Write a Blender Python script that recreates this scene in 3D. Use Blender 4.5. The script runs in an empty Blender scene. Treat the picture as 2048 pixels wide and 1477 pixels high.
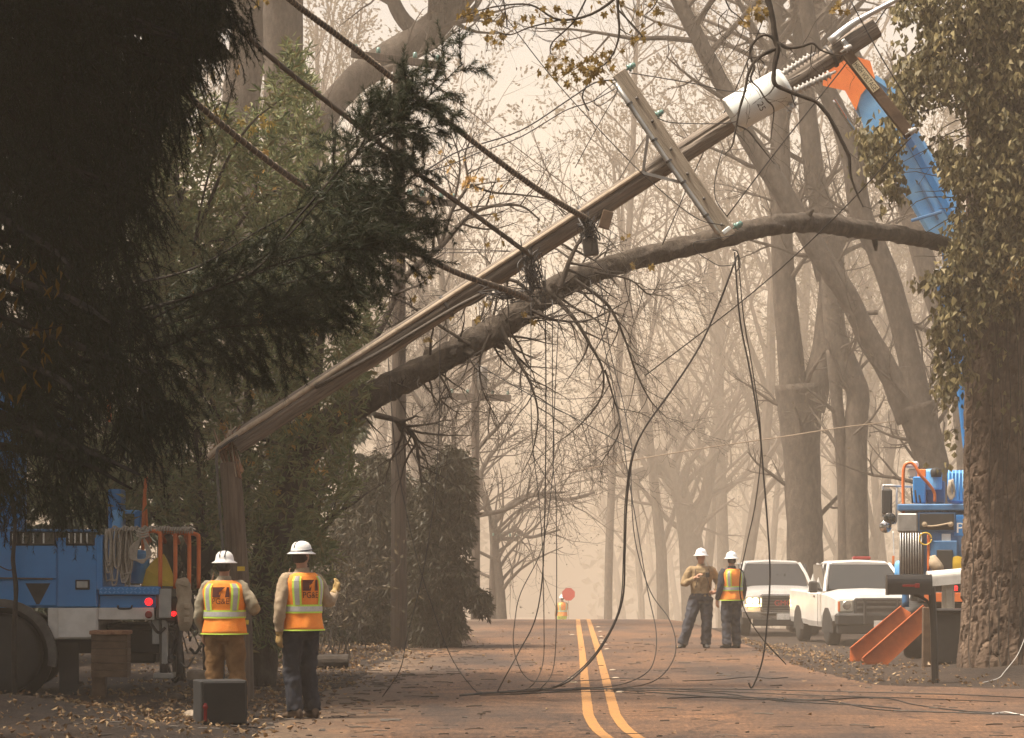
import bpy, bmesh, math, random
import numpy as np
from mathutils import Vector, Matrix, noise

# ------------------------------------------------------------------ camera, sky, sun, exposure
F, EYE, CX, HY = 6000.0, 1.69, 1024.0, 1115.0      # focal length in photo pixels, eye height, principal column, horizon row
sc = bpy.context.scene
col = sc.collection
cam = bpy.data.cameras.new('camera')
cam.sensor_width = 36.0
cam.lens = 36.0 * F / 2048.0
cam.shift_y = (HY - 738.5) / 2048.0
cam.clip_end = 3000.0
cam_ob = bpy.data.objects.new('camera', cam)
cam_ob.location = (0, 0, EYE)
cam_ob.rotation_euler = (math.radians(90), 0, 0)
col.objects.link(cam_ob)
sc.camera = cam_ob

SUN_EL, SUN_AZ = 65.0, -108.0                        # the veiled sun stands high over the left shoulder
world = bpy.data.worlds.new('World')
sc.world = world
world.use_nodes = True
wn, wl = world.node_tree.nodes, world.node_tree.links
wn.clear()
sky = wn.new('ShaderNodeTexSky')
sky.sky_type = 'NISHITA'
sky.sun_disc = False
sky.sun_elevation = math.radians(SUN_EL)
sky.sun_rotation = math.radians(SUN_AZ)
sky.air_density = 1.0
sky.dust_density = 5.0
sky.ozone_density = 0.5
tint = wn.new('ShaderNodeMix'); tint.data_type = 'RGBA'; tint.blend_type = 'MULTIPLY'
tint.inputs[0].default_value = 1.0
tint.inputs[7].default_value = (1.0, 0.895, 0.75, 1)   # smoke in the upper air warms the whole sky
bg = wn.new('ShaderNodeBackground'); bg.inputs[1].default_value = 0.10
wo = wn.new('ShaderNodeOutputWorld')
wl.new(sky.outputs[0], tint.inputs[6]); wl.new(tint.outputs[2], bg.inputs[0]); wl.new(bg.outputs[0], wo.inputs[0])

sun = bpy.data.lights.new('sun', 'SUN')
sun.energy = 4.2
sun.angle = math.radians(14)
sun.color = (1.0, 0.88, 0.74)
sun_ob = bpy.data.objects.new('sun', sun)
sun_ob.rotation_euler = (-math.radians(90 - SUN_EL), 0, -math.radians(SUN_AZ))
sun_ob.location = (0, 60, 60)
col.objects.link(sun_ob)

sc.view_settings.view_transform = 'Standard'
sc.view_settings.look = 'None'
sc.view_settings.gamma = 1.0
sc.view_settings.exposure = 1.36
sc.view_settings.use_curve_mapping = False
sc.cycles.max_bounces = 6
sc.cycles.diffuse_bounces = 3
sc.cycles.glossy_bounces = 2
sc.cycles.transmission_bounces = 4
sc.cycles.transparent_max_bounces = 8
sc.cycles.volume_bounces = 2
sc.cycles.use_denoising = True
sc.cycles.sample_clamp_indirect = 6.0

R = random.Random(7)
NR = np.random.RandomState(11)

# ------------------------------------------------------------------ places in the picture -> points in the world
def P(px, py, d):
    return Vector(((px - CX) / F * d, d, EYE + (HY - py) / F * d))

def gh(x, y):
    """height of the ground"""
    z = 0.0
    if y > 72:
        u = min(y, 140) - 72
        z = -0.00055 * u * u
        if y > 140:
            z -= min(y - 140, 90) * 0.06
    if x > 4.6:                                       # the right shoulder dips where the pickups stand
        z -= 0.27 * max(0, min(1, (x - 4.6) / 1.2)) * max(0, min(1, (y - 50) / 12))
    z += 0.30 * math.exp(-((x + 5.6) / 1.7) ** 2 - ((y - 30.2) / 1.9) ** 2)
    z += 0.10 * math.exp(-((x + 3.1) / 0.9) ** 2 - ((y - 28.2) / 1.5) ** 2)
    z += 0.22 * math.exp(-((x - 7.3) / 1.2) ** 2 - ((y - 43) / 2.0) ** 2)
    if x < -2.6:
        z += 0.05 * (noise.noise((x * .8, y * .5, 3.1)) + .5 * noise.noise((x * 2.2, y * 1.2, 7.7))) * min(1, (-2.6 - x) / .6)
        z += 0.9 * max(0, min(1, (-4.2 - x) / 8)) * max(0, min(1, (y - 44) / 12))
    if x > 5.2 and y > 38.5:
        z += 0.03 * noise.noise((x * .9, y * .6, 9.1))
    return z

def G(px, py, up=0.0):
    d = F * EYE / (py - HY)
    x = (px - CX) / F * d
    return Vector((x, d, gh(x, d) + up))

# ------------------------------------------------------------------ mesh building
class MB:
    def __init__(s):
        s.v, s.f, s.m, s.n = [], [], [], 0
    def add(s, V, Fs, mi=0):
        V = np.asarray(V, dtype=np.float64).reshape(-1, 3)
        if isinstance(Fs, np.ndarray):
            Fs = [Fs]
        else:
            d = {}
            for q in Fs:
                d.setdefault(len(q), []).append(q)
            Fs = [np.array(a) for a in d.values()]
        for a in Fs:
            s.f.append(a.astype(np.int64) + s.n)
            s.m.append(np.full(len(a), mi))
        s.v.append(V)
        s.n += len(V)
        return s
    def box(s, c, size, rot=None, mi=0, bev=0.0, taper=None):
        hx, hy, hz = size[0] / 2, size[1] / 2, size[2] / 2
        if bev > 0:
            b = min(bev, hx * .9, hy * .9, hz * .9)
            V = []; idx = {}
            for sx in (-1, 1):
                for sy in (-1, 1):
                    for sz in (-1, 1):
                        for k in range(3):
                            p = [sx * (hx - b), sy * (hy - b), sz * (hz - b)]
                            p[k] = (sx * hx, sy * hy, sz * hz)[k]
                            idx[sx, sy, sz, k] = len(V); V.append(p)
            Fs = []
            for k in range(3):
                o = [a for a in range(3) if a != k]
                for sg in (-1, 1):
                    q = []
                    for a, b2 in ((-1, -1), (1, -1), (1, 1), (-1, 1)):
                        t = [0, 0, 0]; t[k] = sg; t[o[0]] = a; t[o[1]] = b2
                        q.append(idx[t[0], t[1], t[2], k])
                    if (sg > 0) != (k != 1): q = q[::-1]
                    Fs.append(q)
            for k in range(3):
                o = [a for a in range(3) if a != k]
                for a in (-1, 1):
                    for b2 in (-1, 1):
                        t1 = [0, 0, 0]; t1[o[0]] = a; t1[o[1]] = b2
                        t2 = list(t1); t1[k] = -1; t2[k] = 1
                        Fs.append([idx[(*t1, o[0])], idx[(*t2, o[0])], idx[(*t2, o[1])], idx[(*t1, o[1])]])
            for sx in (-1, 1):
                for sy in (-1, 1):
                    for sz in (-1, 1):
                        Fs.append([idx[sx, sy, sz, 0], idx[sx, sy, sz, 1], idx[sx, sy, sz, 2]])
            V = np.array(V)
        else:
            V = np.array([(x, y, z) for x in (-hx, hx) for y in (-hy, hy) for z in (-hz, hz)], dtype=float)
            Fs = [(0, 1, 3, 2), (4, 6, 7, 5), (0, 4, 5, 1), (2, 3, 7, 6), (0, 2, 6, 4), (1, 5, 7, 3)]
        if taper:                                     # (sx, sy) scale of the top
            t = (V[:, 2] + hz) / (2 * hz)
            V[:, 0] *= 1 + (taper[0] - 1) * t
            V[:, 1] *= 1 + (taper[1] - 1) * t
        if rot is not None:
            V = V @ np.array(rot.to_3x3()).T
        return s.add(V + np.array(c), Fs, mi)
    def tube(s, pts, rad, sides=8, cap=True, mi=0, jit=0.0, jscale=3.0, flat=None):
        p = np.array([tuple(q) for q in pts], dtype=float)
        n = len(p)
        r = np.full(n, rad, dtype=float) if np.isscalar(rad) else np.array(rad, dtype=float)
        t = np.gradient(p, axis=0)
        t /= np.linalg.norm(t, axis=1)[:, None] + 1e-12
        a = np.array((0, 0, 1.)) if abs(t[0, 2]) < .9 else np.array((1., 0, 0))
        u = np.cross(t[0], a); u /= np.linalg.norm(u)
        U = np.empty((n, 3)); U[0] = u
        for i in range(1, n):
            u = u - t[i] * (u @ t[i]); u /= np.linalg.norm(u) + 1e-12
            U[i] = u
        W = np.cross(t, U)
        ang = np.arange(sides) * 2 * math.pi / sides
        ca, sa = np.cos(ang), np.sin(ang)
        rr = np.repeat(r[:, None], sides, 1)
        if flat is not None:
            ca = ca * flat[0]; sa = sa * flat[1]
        if jit:
            for i in range(n):
                for k in range(sides):
                    q = p[i] + (U[i] * ca[k] + W[i] * sa[k]) * r[i]
                    rr[i, k] *= 1 + jit * noise.fractal((q[0] * jscale, q[1] * jscale, q[2] * jscale), .8, 2.1, 3)
        V = p[:, None, :] + (U[:, None, :] * ca[None, :, None] + W[:, None, :] * sa[None, :, None]) * rr[:, :, None]
        i = np.arange(n - 1)[:, None] * sides
        k = np.arange(sides)[None, :]; k2 = (k + 1) % sides
        q = np.stack([i + k, i + k2, i + sides + k2, i + sides + k], -1).reshape(-1, 4)
        Fs = [q]
        if cap:
            Fs += [np.arange(sides)[::-1][None, :], (np.arange(sides) + (n - 1) * sides)[None, :]]
        s.add(V.reshape(-1, 3), q, mi)
        if cap:
            off = s.n - n * sides
            for c in Fs[1:]:
                s.f.append(c + off); s.m.append(np.full(1, mi))
        return s
    def lathe(s, prof, c=(0, 0, 0), sides=20, rot=None, mi=0, sx=1, sy=1):
        a = np.arange(sides) * 2 * math.pi / sides
        V = np.array([[(r * math.cos(t) * sx, r * math.sin(t) * sy, z) for t in a] for r, z in prof]).reshape(-1, 3)
        if rot is not None: V = V @ np.array(rot.to_3x3()).T
        n = len(prof)
        i = np.arange(n - 1)[:, None] * sides
        k = np.arange(sides)[None, :]; k2 = (k + 1) % sides
        q = np.stack([i + k, i + k2, i + sides + k2, i + sides + k], -1).reshape(-1, 4)
        s.add(V + np.array(c), q, mi)
        off = s.n - n * sides
        s.f.append((np.arange(sides)[::-1] + off)[None, :]); s.m.append(np.full(1, mi))
        s.f.append((np.arange(sides) + (n - 1) * sides + off)[None, :]); s.m.append(np.full(1, mi))
        return s
    def prism(s, outline, y0, y1, mi=0, axis='y', rot=None, c=(0, 0, 0)):
        """outline of (a, b) pairs swept between y0 and y1 along an axis"""
        n = len(outline)
        def pt(a, b, y):
            return {'y': (a, y, b), 'x': (y, a, b), 'z': (a, b, y)}[axis]
        V = np.array([pt(a, b, y0) for a, b in outline] + [pt(a, b, y1) for a, b in outline], dtype=float)
        if rot is not None: V = V @ np.array(rot.to_3x3()).T
        Fs = [tuple(range(n)), tuple(range(2 * n - 1, n - 1, -1))] + [(i, i + n, (i + 1) % n + n, (i + 1) % n) for i in range(n)]
        return s.add(V + np.array(c), Fs, mi)
    def build(s, name, mats, parent=None, smooth=False, world=False, origin=None):
        V = np.concatenate(s.v).astype(np.float64)
        if world and parent is not None:
            rt = parent
            while rt.parent: rt = rt.parent
            V = V - np.array(rt.location)
        if origin is not None:
            V = V - np.array(tuple(origin))
        me = bpy.data.meshes.new(name)
        loops = np.concatenate([a.ravel() for a in s.f]).astype(np.int32)
        tot = np.concatenate([np.full(len(a), a.shape[1]) for a in s.f])
        start = np.concatenate([[0], np.cumsum(tot)[:-1]]).astype(np.int32)
        me.vertices.add(len(V)); me.vertices.foreach_set('co', V.ravel().astype(np.float32))
        me.loops.add(len(loops)); me.loops.foreach_set('vertex_index', loops)
        me.polygons.add(len(tot)); me.polygons.foreach_set('loop_start', start)
        me.polygons.foreach_set('material_index', np.concatenate(s.m).astype(np.int32))
        me.polygons.foreach_set('use_smooth', np.full(len(tot), smooth))
        me.update(calc_edges=True)
        for m in (mats if isinstance(mats, (list, tuple)) else [mats]):
            me.materials.append(m)
        o = bpy.data.objects.new(name, me)
        col.objects.link(o)
        if origin is not None: o.location = origin
        if parent is not None: o.parent = parent
        return o

def tag(o, label=None, cat=None, group=None, kind=None):
    for k, v in (('label', label), ('category', cat), ('group', group), ('kind', kind)):
        if v: o[k] = v
    return o

def thing(name, label, cat, loc=(0, 0, 0), rotz=0.0, group=None):
    o = bpy.data.objects.new(name, None)
    o.empty_display_size = .2
    o.location = loc; o.rotation_euler = (0, 0, rotz)
    col.objects.link(o)
    return tag(o, label, cat, group)

def copy_tree(o, parent=None):
    c = o.copy(); col.objects.link(c); c.parent = parent
    for ch in list(o.children):
        copy_tree(ch, c)
    return c

def spl(pts, k=4):
    """Catmull-Rom through the given points"""
    p = np.array([tuple(q) for q in pts], dtype=float)
    if len(p) < 3: 
        t = np.linspace(0, 1, k + 1)[:, None]
        return p[0] * (1 - t) + p[-1] * t
    e = np.vstack([2 * p[0] - p[1], p, 2 * p[-1] - p[-2]])
    out = []
    for i in range(1, len(e) - 2):
        a, b, c, d = e[i - 1], e[i], e[i + 1], e[i + 2]
        for t in np.arange(k) / k:
            out.append(.5 * ((2 * b) + (c - a) * t + (2 * a - 5 * b + 4 * c - d) * t * t + (3 * b - a - 3 * c + d) * t ** 3))
    out.append(e[-2])
    return np.array(out)

def pl(px, d, w=None, k=4):
    """polyline of picture points at distance d (number or list) -> points [, radii from widths in picture pixels]"""
    n = len(px)
    ds = [d] * n if np.isscalar(d) else np.interp(np.linspace(0, 1, n), np.linspace(0, 1, len(d)), d)
    pts = spl([P(x, y, dd) for (x, y), dd in zip(px, ds)], k)
    if w is None: return pts
    ws = [w] * n if np.isscalar(w) else np.interp(np.linspace(0, 1, n), np.linspace(0, 1, len(w)), w)
    r = np.interp(np.linspace(0, 1, len(pts)), np.linspace(0, 1, n), [a * dd / F / 2 for a, dd in zip(ws, ds)])
    return pts, r

# ------------------------------------------------------------------ materials
def lin(c):
    return tuple(((x / 255) / 12.92 if x / 255 <= .04045 else ((x / 255 + .055) / 1.055) ** 2.4) for x in c)

def M(name, c1, c2=None, scale=4.0, rough=.7, bump=0.0, bscale=None, stretch=(1, 1, 1), metal=0.0, c3=None, detail=6, lo=.35, hi=.65, coord='Object', spec=.5, coat=0.0):
    m = bpy.data.materials.new(name); m.use_nodes = True
    N, L = m.node_tree.nodes, m.node_tree.links
    b = N['Principled BSDF']
    b.inputs['Roughness'].default_value = rough
    b.inputs['Metallic'].default_value = metal
    b.inputs['Specular IOR Level'].default_value = spec
    b.inputs['Coat Weight'].default_value = coat
    b.inputs['Base Color'].default_value = (*c1, 1)
    if c2 is None and not bump: return m
    tc = N.new('ShaderNodeTexCoord'); mp = N.new('ShaderNodeMapping'); mp.inputs['Scale'].default_value = stretch
    L.new(tc.outputs[coord], mp.inputs[0])
    if c2 is not None:
        nz = N.new('ShaderNodeTexNoise'); nz.inputs['Scale'].default_value = scale; nz.inputs['Detail'].default_value = detail
        nz.inputs['Roughness'].default_value = .65
        L.new(mp.outputs[0], nz.inputs['Vector'])
        cr = N.new('ShaderNodeValToRGB')
        cr.color_ramp.elements[0].position = lo; cr.color_ramp.elements[0].color = (*c1, 1)
        cr.color_ramp.elements[1].position = hi; cr.color_ramp.elements[1].color = (*c2, 1)
        if c3:
            e = cr.color_ramp.elements.new((lo + hi) / 2); e.color = (*c3, 1)
        L.new(nz.outputs['Fac'], cr.inputs[0]); L.new(cr.outputs[0], b.inputs['Base Color'])
    if bump:
        nb = N.new('ShaderNodeTexNoise'); nb.inputs['Scale'].default_value = bscale or scale * 3; nb.inputs['Detail'].default_value = 8
        nb.inputs['Roughness'].default_value = .7
        L.new(mp.outputs[0], nb.inputs['Vector'])
        bp = N.new('ShaderNodeBump'); bp.inputs['Strength'].default_value = 1.0; bp.inputs['Distance'].default_value = bump
        L.new(nb.outputs['Fac'], bp.inputs['Height']); L.new(bp.outputs[0], b.inputs['Normal'])
    return m

def leafmat(name, cols, trans=.3, rough=.55):
    """leaves: each island takes its own colour; some light passes through"""
    m = bpy.data.materials.new(name); m.use_nodes = True
    N, L = m.node_tree.nodes, m.node_tree.links
    b = N['Principled BSDF']; b.inputs['Roughness'].default_value = rough; b.inputs['Specular IOR Level'].default_value = .3
    g = N.new('ShaderNodeNewGeometry'); cr = N.new('ShaderNodeValToRGB')
    cr.color_ramp.interpolation = 'LINEAR'
    n = len(cols)
    cr.color_ramp.elements[0].color = (*cols[0], 1); cr.color_ramp.elements[1].color = (*cols[-1], 1)
    for i in range(1, n - 1):
        e = cr.color_ramp.elements.new(i / (n - 1)); e.color = (*cols[i], 1)
    L.new(g.outputs['Random Per Island'], cr.inputs[0])
    t = N.new('ShaderNodeBsdfTranslucent'); mx = N.new('ShaderNodeMixShader'); mx.inputs[0].default_value = trans
    L.new(cr.outputs[0], b.inputs['Base Color']); L.new(cr.outputs[0], t.inputs[0])
    L.new(b.outputs[0], mx.inputs[1]); L.new(t.outputs[0], mx.inputs[2])
    L.new(mx.outputs[0], N['Material Output'].inputs[0])
    return m

def emis(name, c, strength):
    m = M(name, c, rough=.3)
    b = m.node_tree.nodes['Principled BSDF']
    b.inputs['Emission Color'].default_value = (*c, 1); b.inputs['Emission Strength'].default_value = strength
    return m

def glassmat(name, c=(.02, .025, .025), rough=.06):
    return M(name, (.012, .015, .014), rough=.015, spec=.8, coat=.25)

MAT = dict(
    wood_pole=M('weathered pole wood', (.10, .066, .042), (.26, .19, .13), 5, .85, .02, 14, (1, 1, 1), c3=(.17, .12, .08)),
    wood_arm=M('grey crossarm wood', (.16, .125, .09), (.27, .22, .165), 9, .85, .006, 30),
    wood_pale=M('pale split wood', (.30, .24, .17), (.45, .37, .28), 12, .8, .004, 40),
    wood_red=M('fresh broken wood', (.16, .07, .035), (.32, .17, .09), 14, .85, .006, 40),
    bark_grey=M('grey oak bark', (.035, .027, .020), (.10, .08, .06), 7, .95, .05, 16, (1, 1, .5), c3=(.062, .048, .036)),
    bark_dark=M('dark twig bark', (.022, .017, .013), (.05, .038, .028), 12, .95),
    bark_char=M('charred bark', (.012, .010, .009), (.04, .03, .022), 6, .95, .02, 14),
    bark_pine=M('pine bark plates', (.035, .022, .014), (.20, .145, .10), 7, .95, .015, 26, (1, 1, .55), c3=(.095, .062, .041), lo=.3, hi=.72),
    black=M('black rubber', (.012, .012, .012), (.02, .019, .018), 8, .7),
    black_gloss=M('black paint', (.012, .011, .011), (.022, .02, .018), 5, .35),
    wire=M('black wire', (.013, .011, .010), rough=.6),
    cable=M('weathered cable jacket', (.03, .023, .017), (.07, .055, .04), 9, .7),
    lash=M('lashing wire', (.22, .17, .12), rough=.5, metal=.4),
    steel=M('galvanised steel', (.33, .33, .32), (.45, .45, .43), 6, .45, metal=.7),
    steel_dark=M('dark steel', (.06, .058, .055), (.12, .11, .1), 7, .5, metal=.5),
    chrome=M('chrome', (.6, .6, .6), rough=.12, metal=1.0),
    alu=M('aluminium', (.45, .45, .45), (.56, .56, .55), 8, .4, metal=.6),
    white=M('white paint', (.50, .49, .465), (.62, .61, .585), 2, .35, coat=.3),
    white_dirty=M('dusty white paint', (.50, .47, .42), (.72, .69, .64), 2.2, .45),
    hat=M('white hard hat', (.74, .74, .73), (.80, .80, .79), 5, .3, coat=.3),
    blue=M('utility blue paint', (.010, .17, .46), (.016, .21, .53), 2.0, .4, coat=.2),
    blue_pale=M('dusty light blue', (.09, .33, .68), (.20, .48, .78), 2.5, .5),
    blue_dark=M('shabby blue steel', (.02, .10, .24), (.05, .17, .35), 4, .5),
    orange=M('orange paint', (.75, .17, .03), (.86, .22, .04), 3, .5),
    orange_rail=M('orange rail', (.55, .12, .025), (.68, .17, .035), 6, .5),
    orange_steel=M('worn orange steel', (.55, .13, .035), (.72, .19, .05), 3.5, .6, c3=(.62, .15, .04)),
    vest=M('orange vest', (.92, .26, .03), (.98, .33, .05), 9, .8, .004, 22),
    lime=M('lime trim', (.62, .85, .10), rough=.7),
    silver=M('reflective silver', (.42, .42, .40), (.52, .52, .50), 30, .35, metal=.2),
    logo=M('dark print', (.075, .012, .006), rough=.8),
    print_black=M('black print', (.012, .012, .012), rough=.8),
    print_white=M('white print', (.82, .82, .80), rough=.7),
    shirt=M('tan work shirt', (.30, .23, .15), (.38, .30, .21), 14, .9, .006, 18),
    shirt_grey=M('grey green shirt', (.27, .24, .17), (.35, .31, .23), 14, .9, .006, 18),
    jacket=M('khaki jacket', (.20, .145, .075), (.28, .20, .11), 12, .9, .006, 18),
    navy=M('navy cloth', (.010, .012, .020), (.022, .025, .036), 12, .9, .006, 18),
    jeans=M('dark jeans', (.025, .030, .042), (.045, .05, .066), 12, .9, .006, 18),
    brown_pants=M('brown canvas trousers', (.16, .085, .03), (.25, .14, .055), 8, .9, .008, 14),
    boots=M('brown boots', (.05, .03, .016), (.10, .062, .036), 14, .7),
    glove=M('tan leather gloves', (.26, .17, .06), (.40, .27, .10), 16, .8),
    skin=M('skin', (.36, .19, .12), (.42, .23, .15), 12, .55),
    hair=M('dark hair', (.02, .013, .009), rough=.7),
    glass=glassmat('glass'),
    lens=M('headlight lens', (.45, .43, .36), rough=.1, spec=.8),
    lamp_on=emis('lit headlight', (1.0, .62, .22), 16.0),
    tail_on=emis('lit tail lamp', (1.0, .008, .01), 1.6),
    tail_off=M('unlit tail lamp', (.20, .008, .008), rough=.25, coat=.5),
    red=M('stop red', (.50, .03, .02), rough=.5),
    rope=M('rope', (.30, .26, .21), (.44, .39, .32), 30, .9),
    canvas=M('canvas bag', (.32, .25, .17), (.42, .34, .24), 10, .9, .006, 20),
    yellow=M('yellow plastic', (.55, .36, .02), (.62, .42, .04), 5, .5),
    porcelain=M('grey porcelain', (.34, .33, .31), (.44, .43, .41), 10, .3),
    insul=M('green glass insulator', (.10, .20, .17), rough=.2, spec=.8),
    tank=M('transformer tank grey', (.62, .66, .64), (.70, .73, .71), 4, .45),
    sign=M('yellow warning plate', (.50, .42, .26), (.58, .50, .33), 10, .6),
    mail_white=M('old white mailbox', (.46, .46, .42), (.66, .65, .61), 4, .5, c3=(.6, .59, .55)),
    post_white=M('peeling white post', (.38, .34, .27), (.55, .51, .43), 5, .8),
    post_brown=M('brown timber', (.06, .036, .020), (.12, .075, .045), 7, .9, .006, 20),
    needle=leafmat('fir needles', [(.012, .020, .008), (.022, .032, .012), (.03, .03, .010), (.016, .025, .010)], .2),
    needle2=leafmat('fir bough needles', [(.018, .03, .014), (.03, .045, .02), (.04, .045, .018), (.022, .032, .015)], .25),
    laurel=leafmat('laurel leaves', [(.07, .10, .04), (.15, .185, .075), (.25, .265, .125), (.11, .13, .06), (.22, .18, .08), (.09, .13, .05)], .35),
    ivy=leafmat('dry ivy leaves', [(.05, .046, .018), (.12, .105, .042), (.32, .265, .125), (.08, .07, .03), (.19, .155, .065), (.065, .06, .023)], .35),
    oak_leaf=leafmat('yellow brown oak leaves', [(.24, .12, .025), (.30, .20, .04), (.17, .11, .025), (.36, .24, .06), (.12, .09, .02)], .45),
    maple=leafmat('orange maple leaves', [(.34, .11, .03), (.42, .22, .05), (.50, .32, .10), (.30, .09, .03)], .4),
    maple_y=leafmat('pale yellow maple leaves', [(.40, .36, .12), (.50, .42, .14), (.36, .24, .05), (.5, .45, .2)], .4),
    shrub_dark=leafmat('scorched evergreen leaves', [(.028, .026, .014), (.045, .04, .02), (.035, .034, .018), (.05, .038, .02)], .2),
    far_leaf=leafmat('far leaves', [(.07, .055, .03), (.11, .085, .05), (.06, .055, .03)], .3),
    litter=leafmat('leaf litter', [(.10, .055, .025), (.18, .10, .045), (.26, .16, .075), (.13, .075, .035), (.40, .29, .16), (.07, .04, .02)], .1),
    chips=leafmat('black debris', [(.02, .015, .011), (.04, .03, .022), (.06, .045, .03)], .0),
)
# ------------------------------------------------------------------ lettering (flat print), made while the scene is empty
def text_mesh(s):
    cu = bpy.data.curves.new('lettering', 'FONT'); cu.body = s; cu.align_x = 'CENTER'; cu.align_y = 'CENTER'; cu.resolution_u = 3
    o = bpy.data.objects.new('lettering', cu); col.objects.link(o)
    dg = bpy.context.evaluated_depsgraph_get()
    me = bpy.data.meshes.new_from_object(o.evaluated_get(dg))
    V = np.array([tuple(v.co) for v in me.vertices]); Fs = [tuple(p.vertices) for p in me.polygons]
    bpy.data.objects.remove(o); bpy.data.curves.remove(cu); bpy.data.meshes.remove(me)
    V -= (V.max(0) + V.min(0)) / 2
    return V, Fs
TXT = {s: text_mesh(s) for s in ('PG&E', 'HIGH VOLTAGE', '25', 'GMC')}

def put_text(mb, s, width, height, fn, mi=0):
    V, Fs = TXT[s]
    ex = V.max(0) - V.min(0)
    W = np.array([tuple(fn(x / ex[0] * width, y / ex[1] * height)) for x, y, _ in V])
    mb.add(W, Fs, mi)

# ------------------------------------------------------------------ ground and road
def node_mat(name):
    m = bpy.data.materials.new(name); m.use_nodes = True
    return m, m.node_tree.nodes, m.node_tree.links, m.node_tree.nodes['Principled BSDF']

def ground_material():
    m, N, L, b = node_mat('dirt and forest floor')
    b.inputs['Roughness'].default_value = .95
    g = N.new('ShaderNodeNewGeometry')
    def nz(scale, detail=7, rough=.65):
        n = N.new('ShaderNodeTexNoise'); n.inputs['Scale'].default_value = scale; n.inputs['Detail'].default_value = detail; n.inputs['Roughness'].default_value = rough
        L.new(g.outputs['Position'], n.inputs['Vector']); return n
    a, f = nz(.8), nz(14)
    r1 = N.new('ShaderNodeValToRGB'); r1.color_ramp.elements[0].position = .35; r1.color_ramp.elements[1].position = .7
    r1.color_ramp.elements[0].color = (.022, .013, .008, 1); r1.color_ramp.elements[1].color = (.085, .054, .032, 1)
    r2 = N.new('ShaderNodeValToRGB'); r2.color_ramp.elements[0].position = .3; r2.color_ramp.elements[1].position = .75
    r2.color_ramp.elements[0].color = (.35, .32, .3, 1); r2.color_ramp.elements[1].color = (1.25, 1.2, 1.1, 1)
    mx = N.new('ShaderNodeMix'); mx.data_type = 'RGBA'; mx.blend_type = 'MULTIPLY'; mx.inputs[0].default_value = 1
    L.new(a.outputs[0], r1.inputs[0]); L.new(f.outputs[0], r2.inputs[0]); L.new(r1.outputs[0], mx.inputs[6]); L.new(r2.outputs[0], mx.inputs[7])
    L.new(mx.outputs[2], b.inputs['Base Color'])
    bp = N.new('ShaderNodeBump'); bp.inputs['Distance'].default_value = .14; L.new(f.outputs[0], bp.inputs['Height']); L.new(bp.outputs[0], b.inputs['Normal'])
    return m

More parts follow.
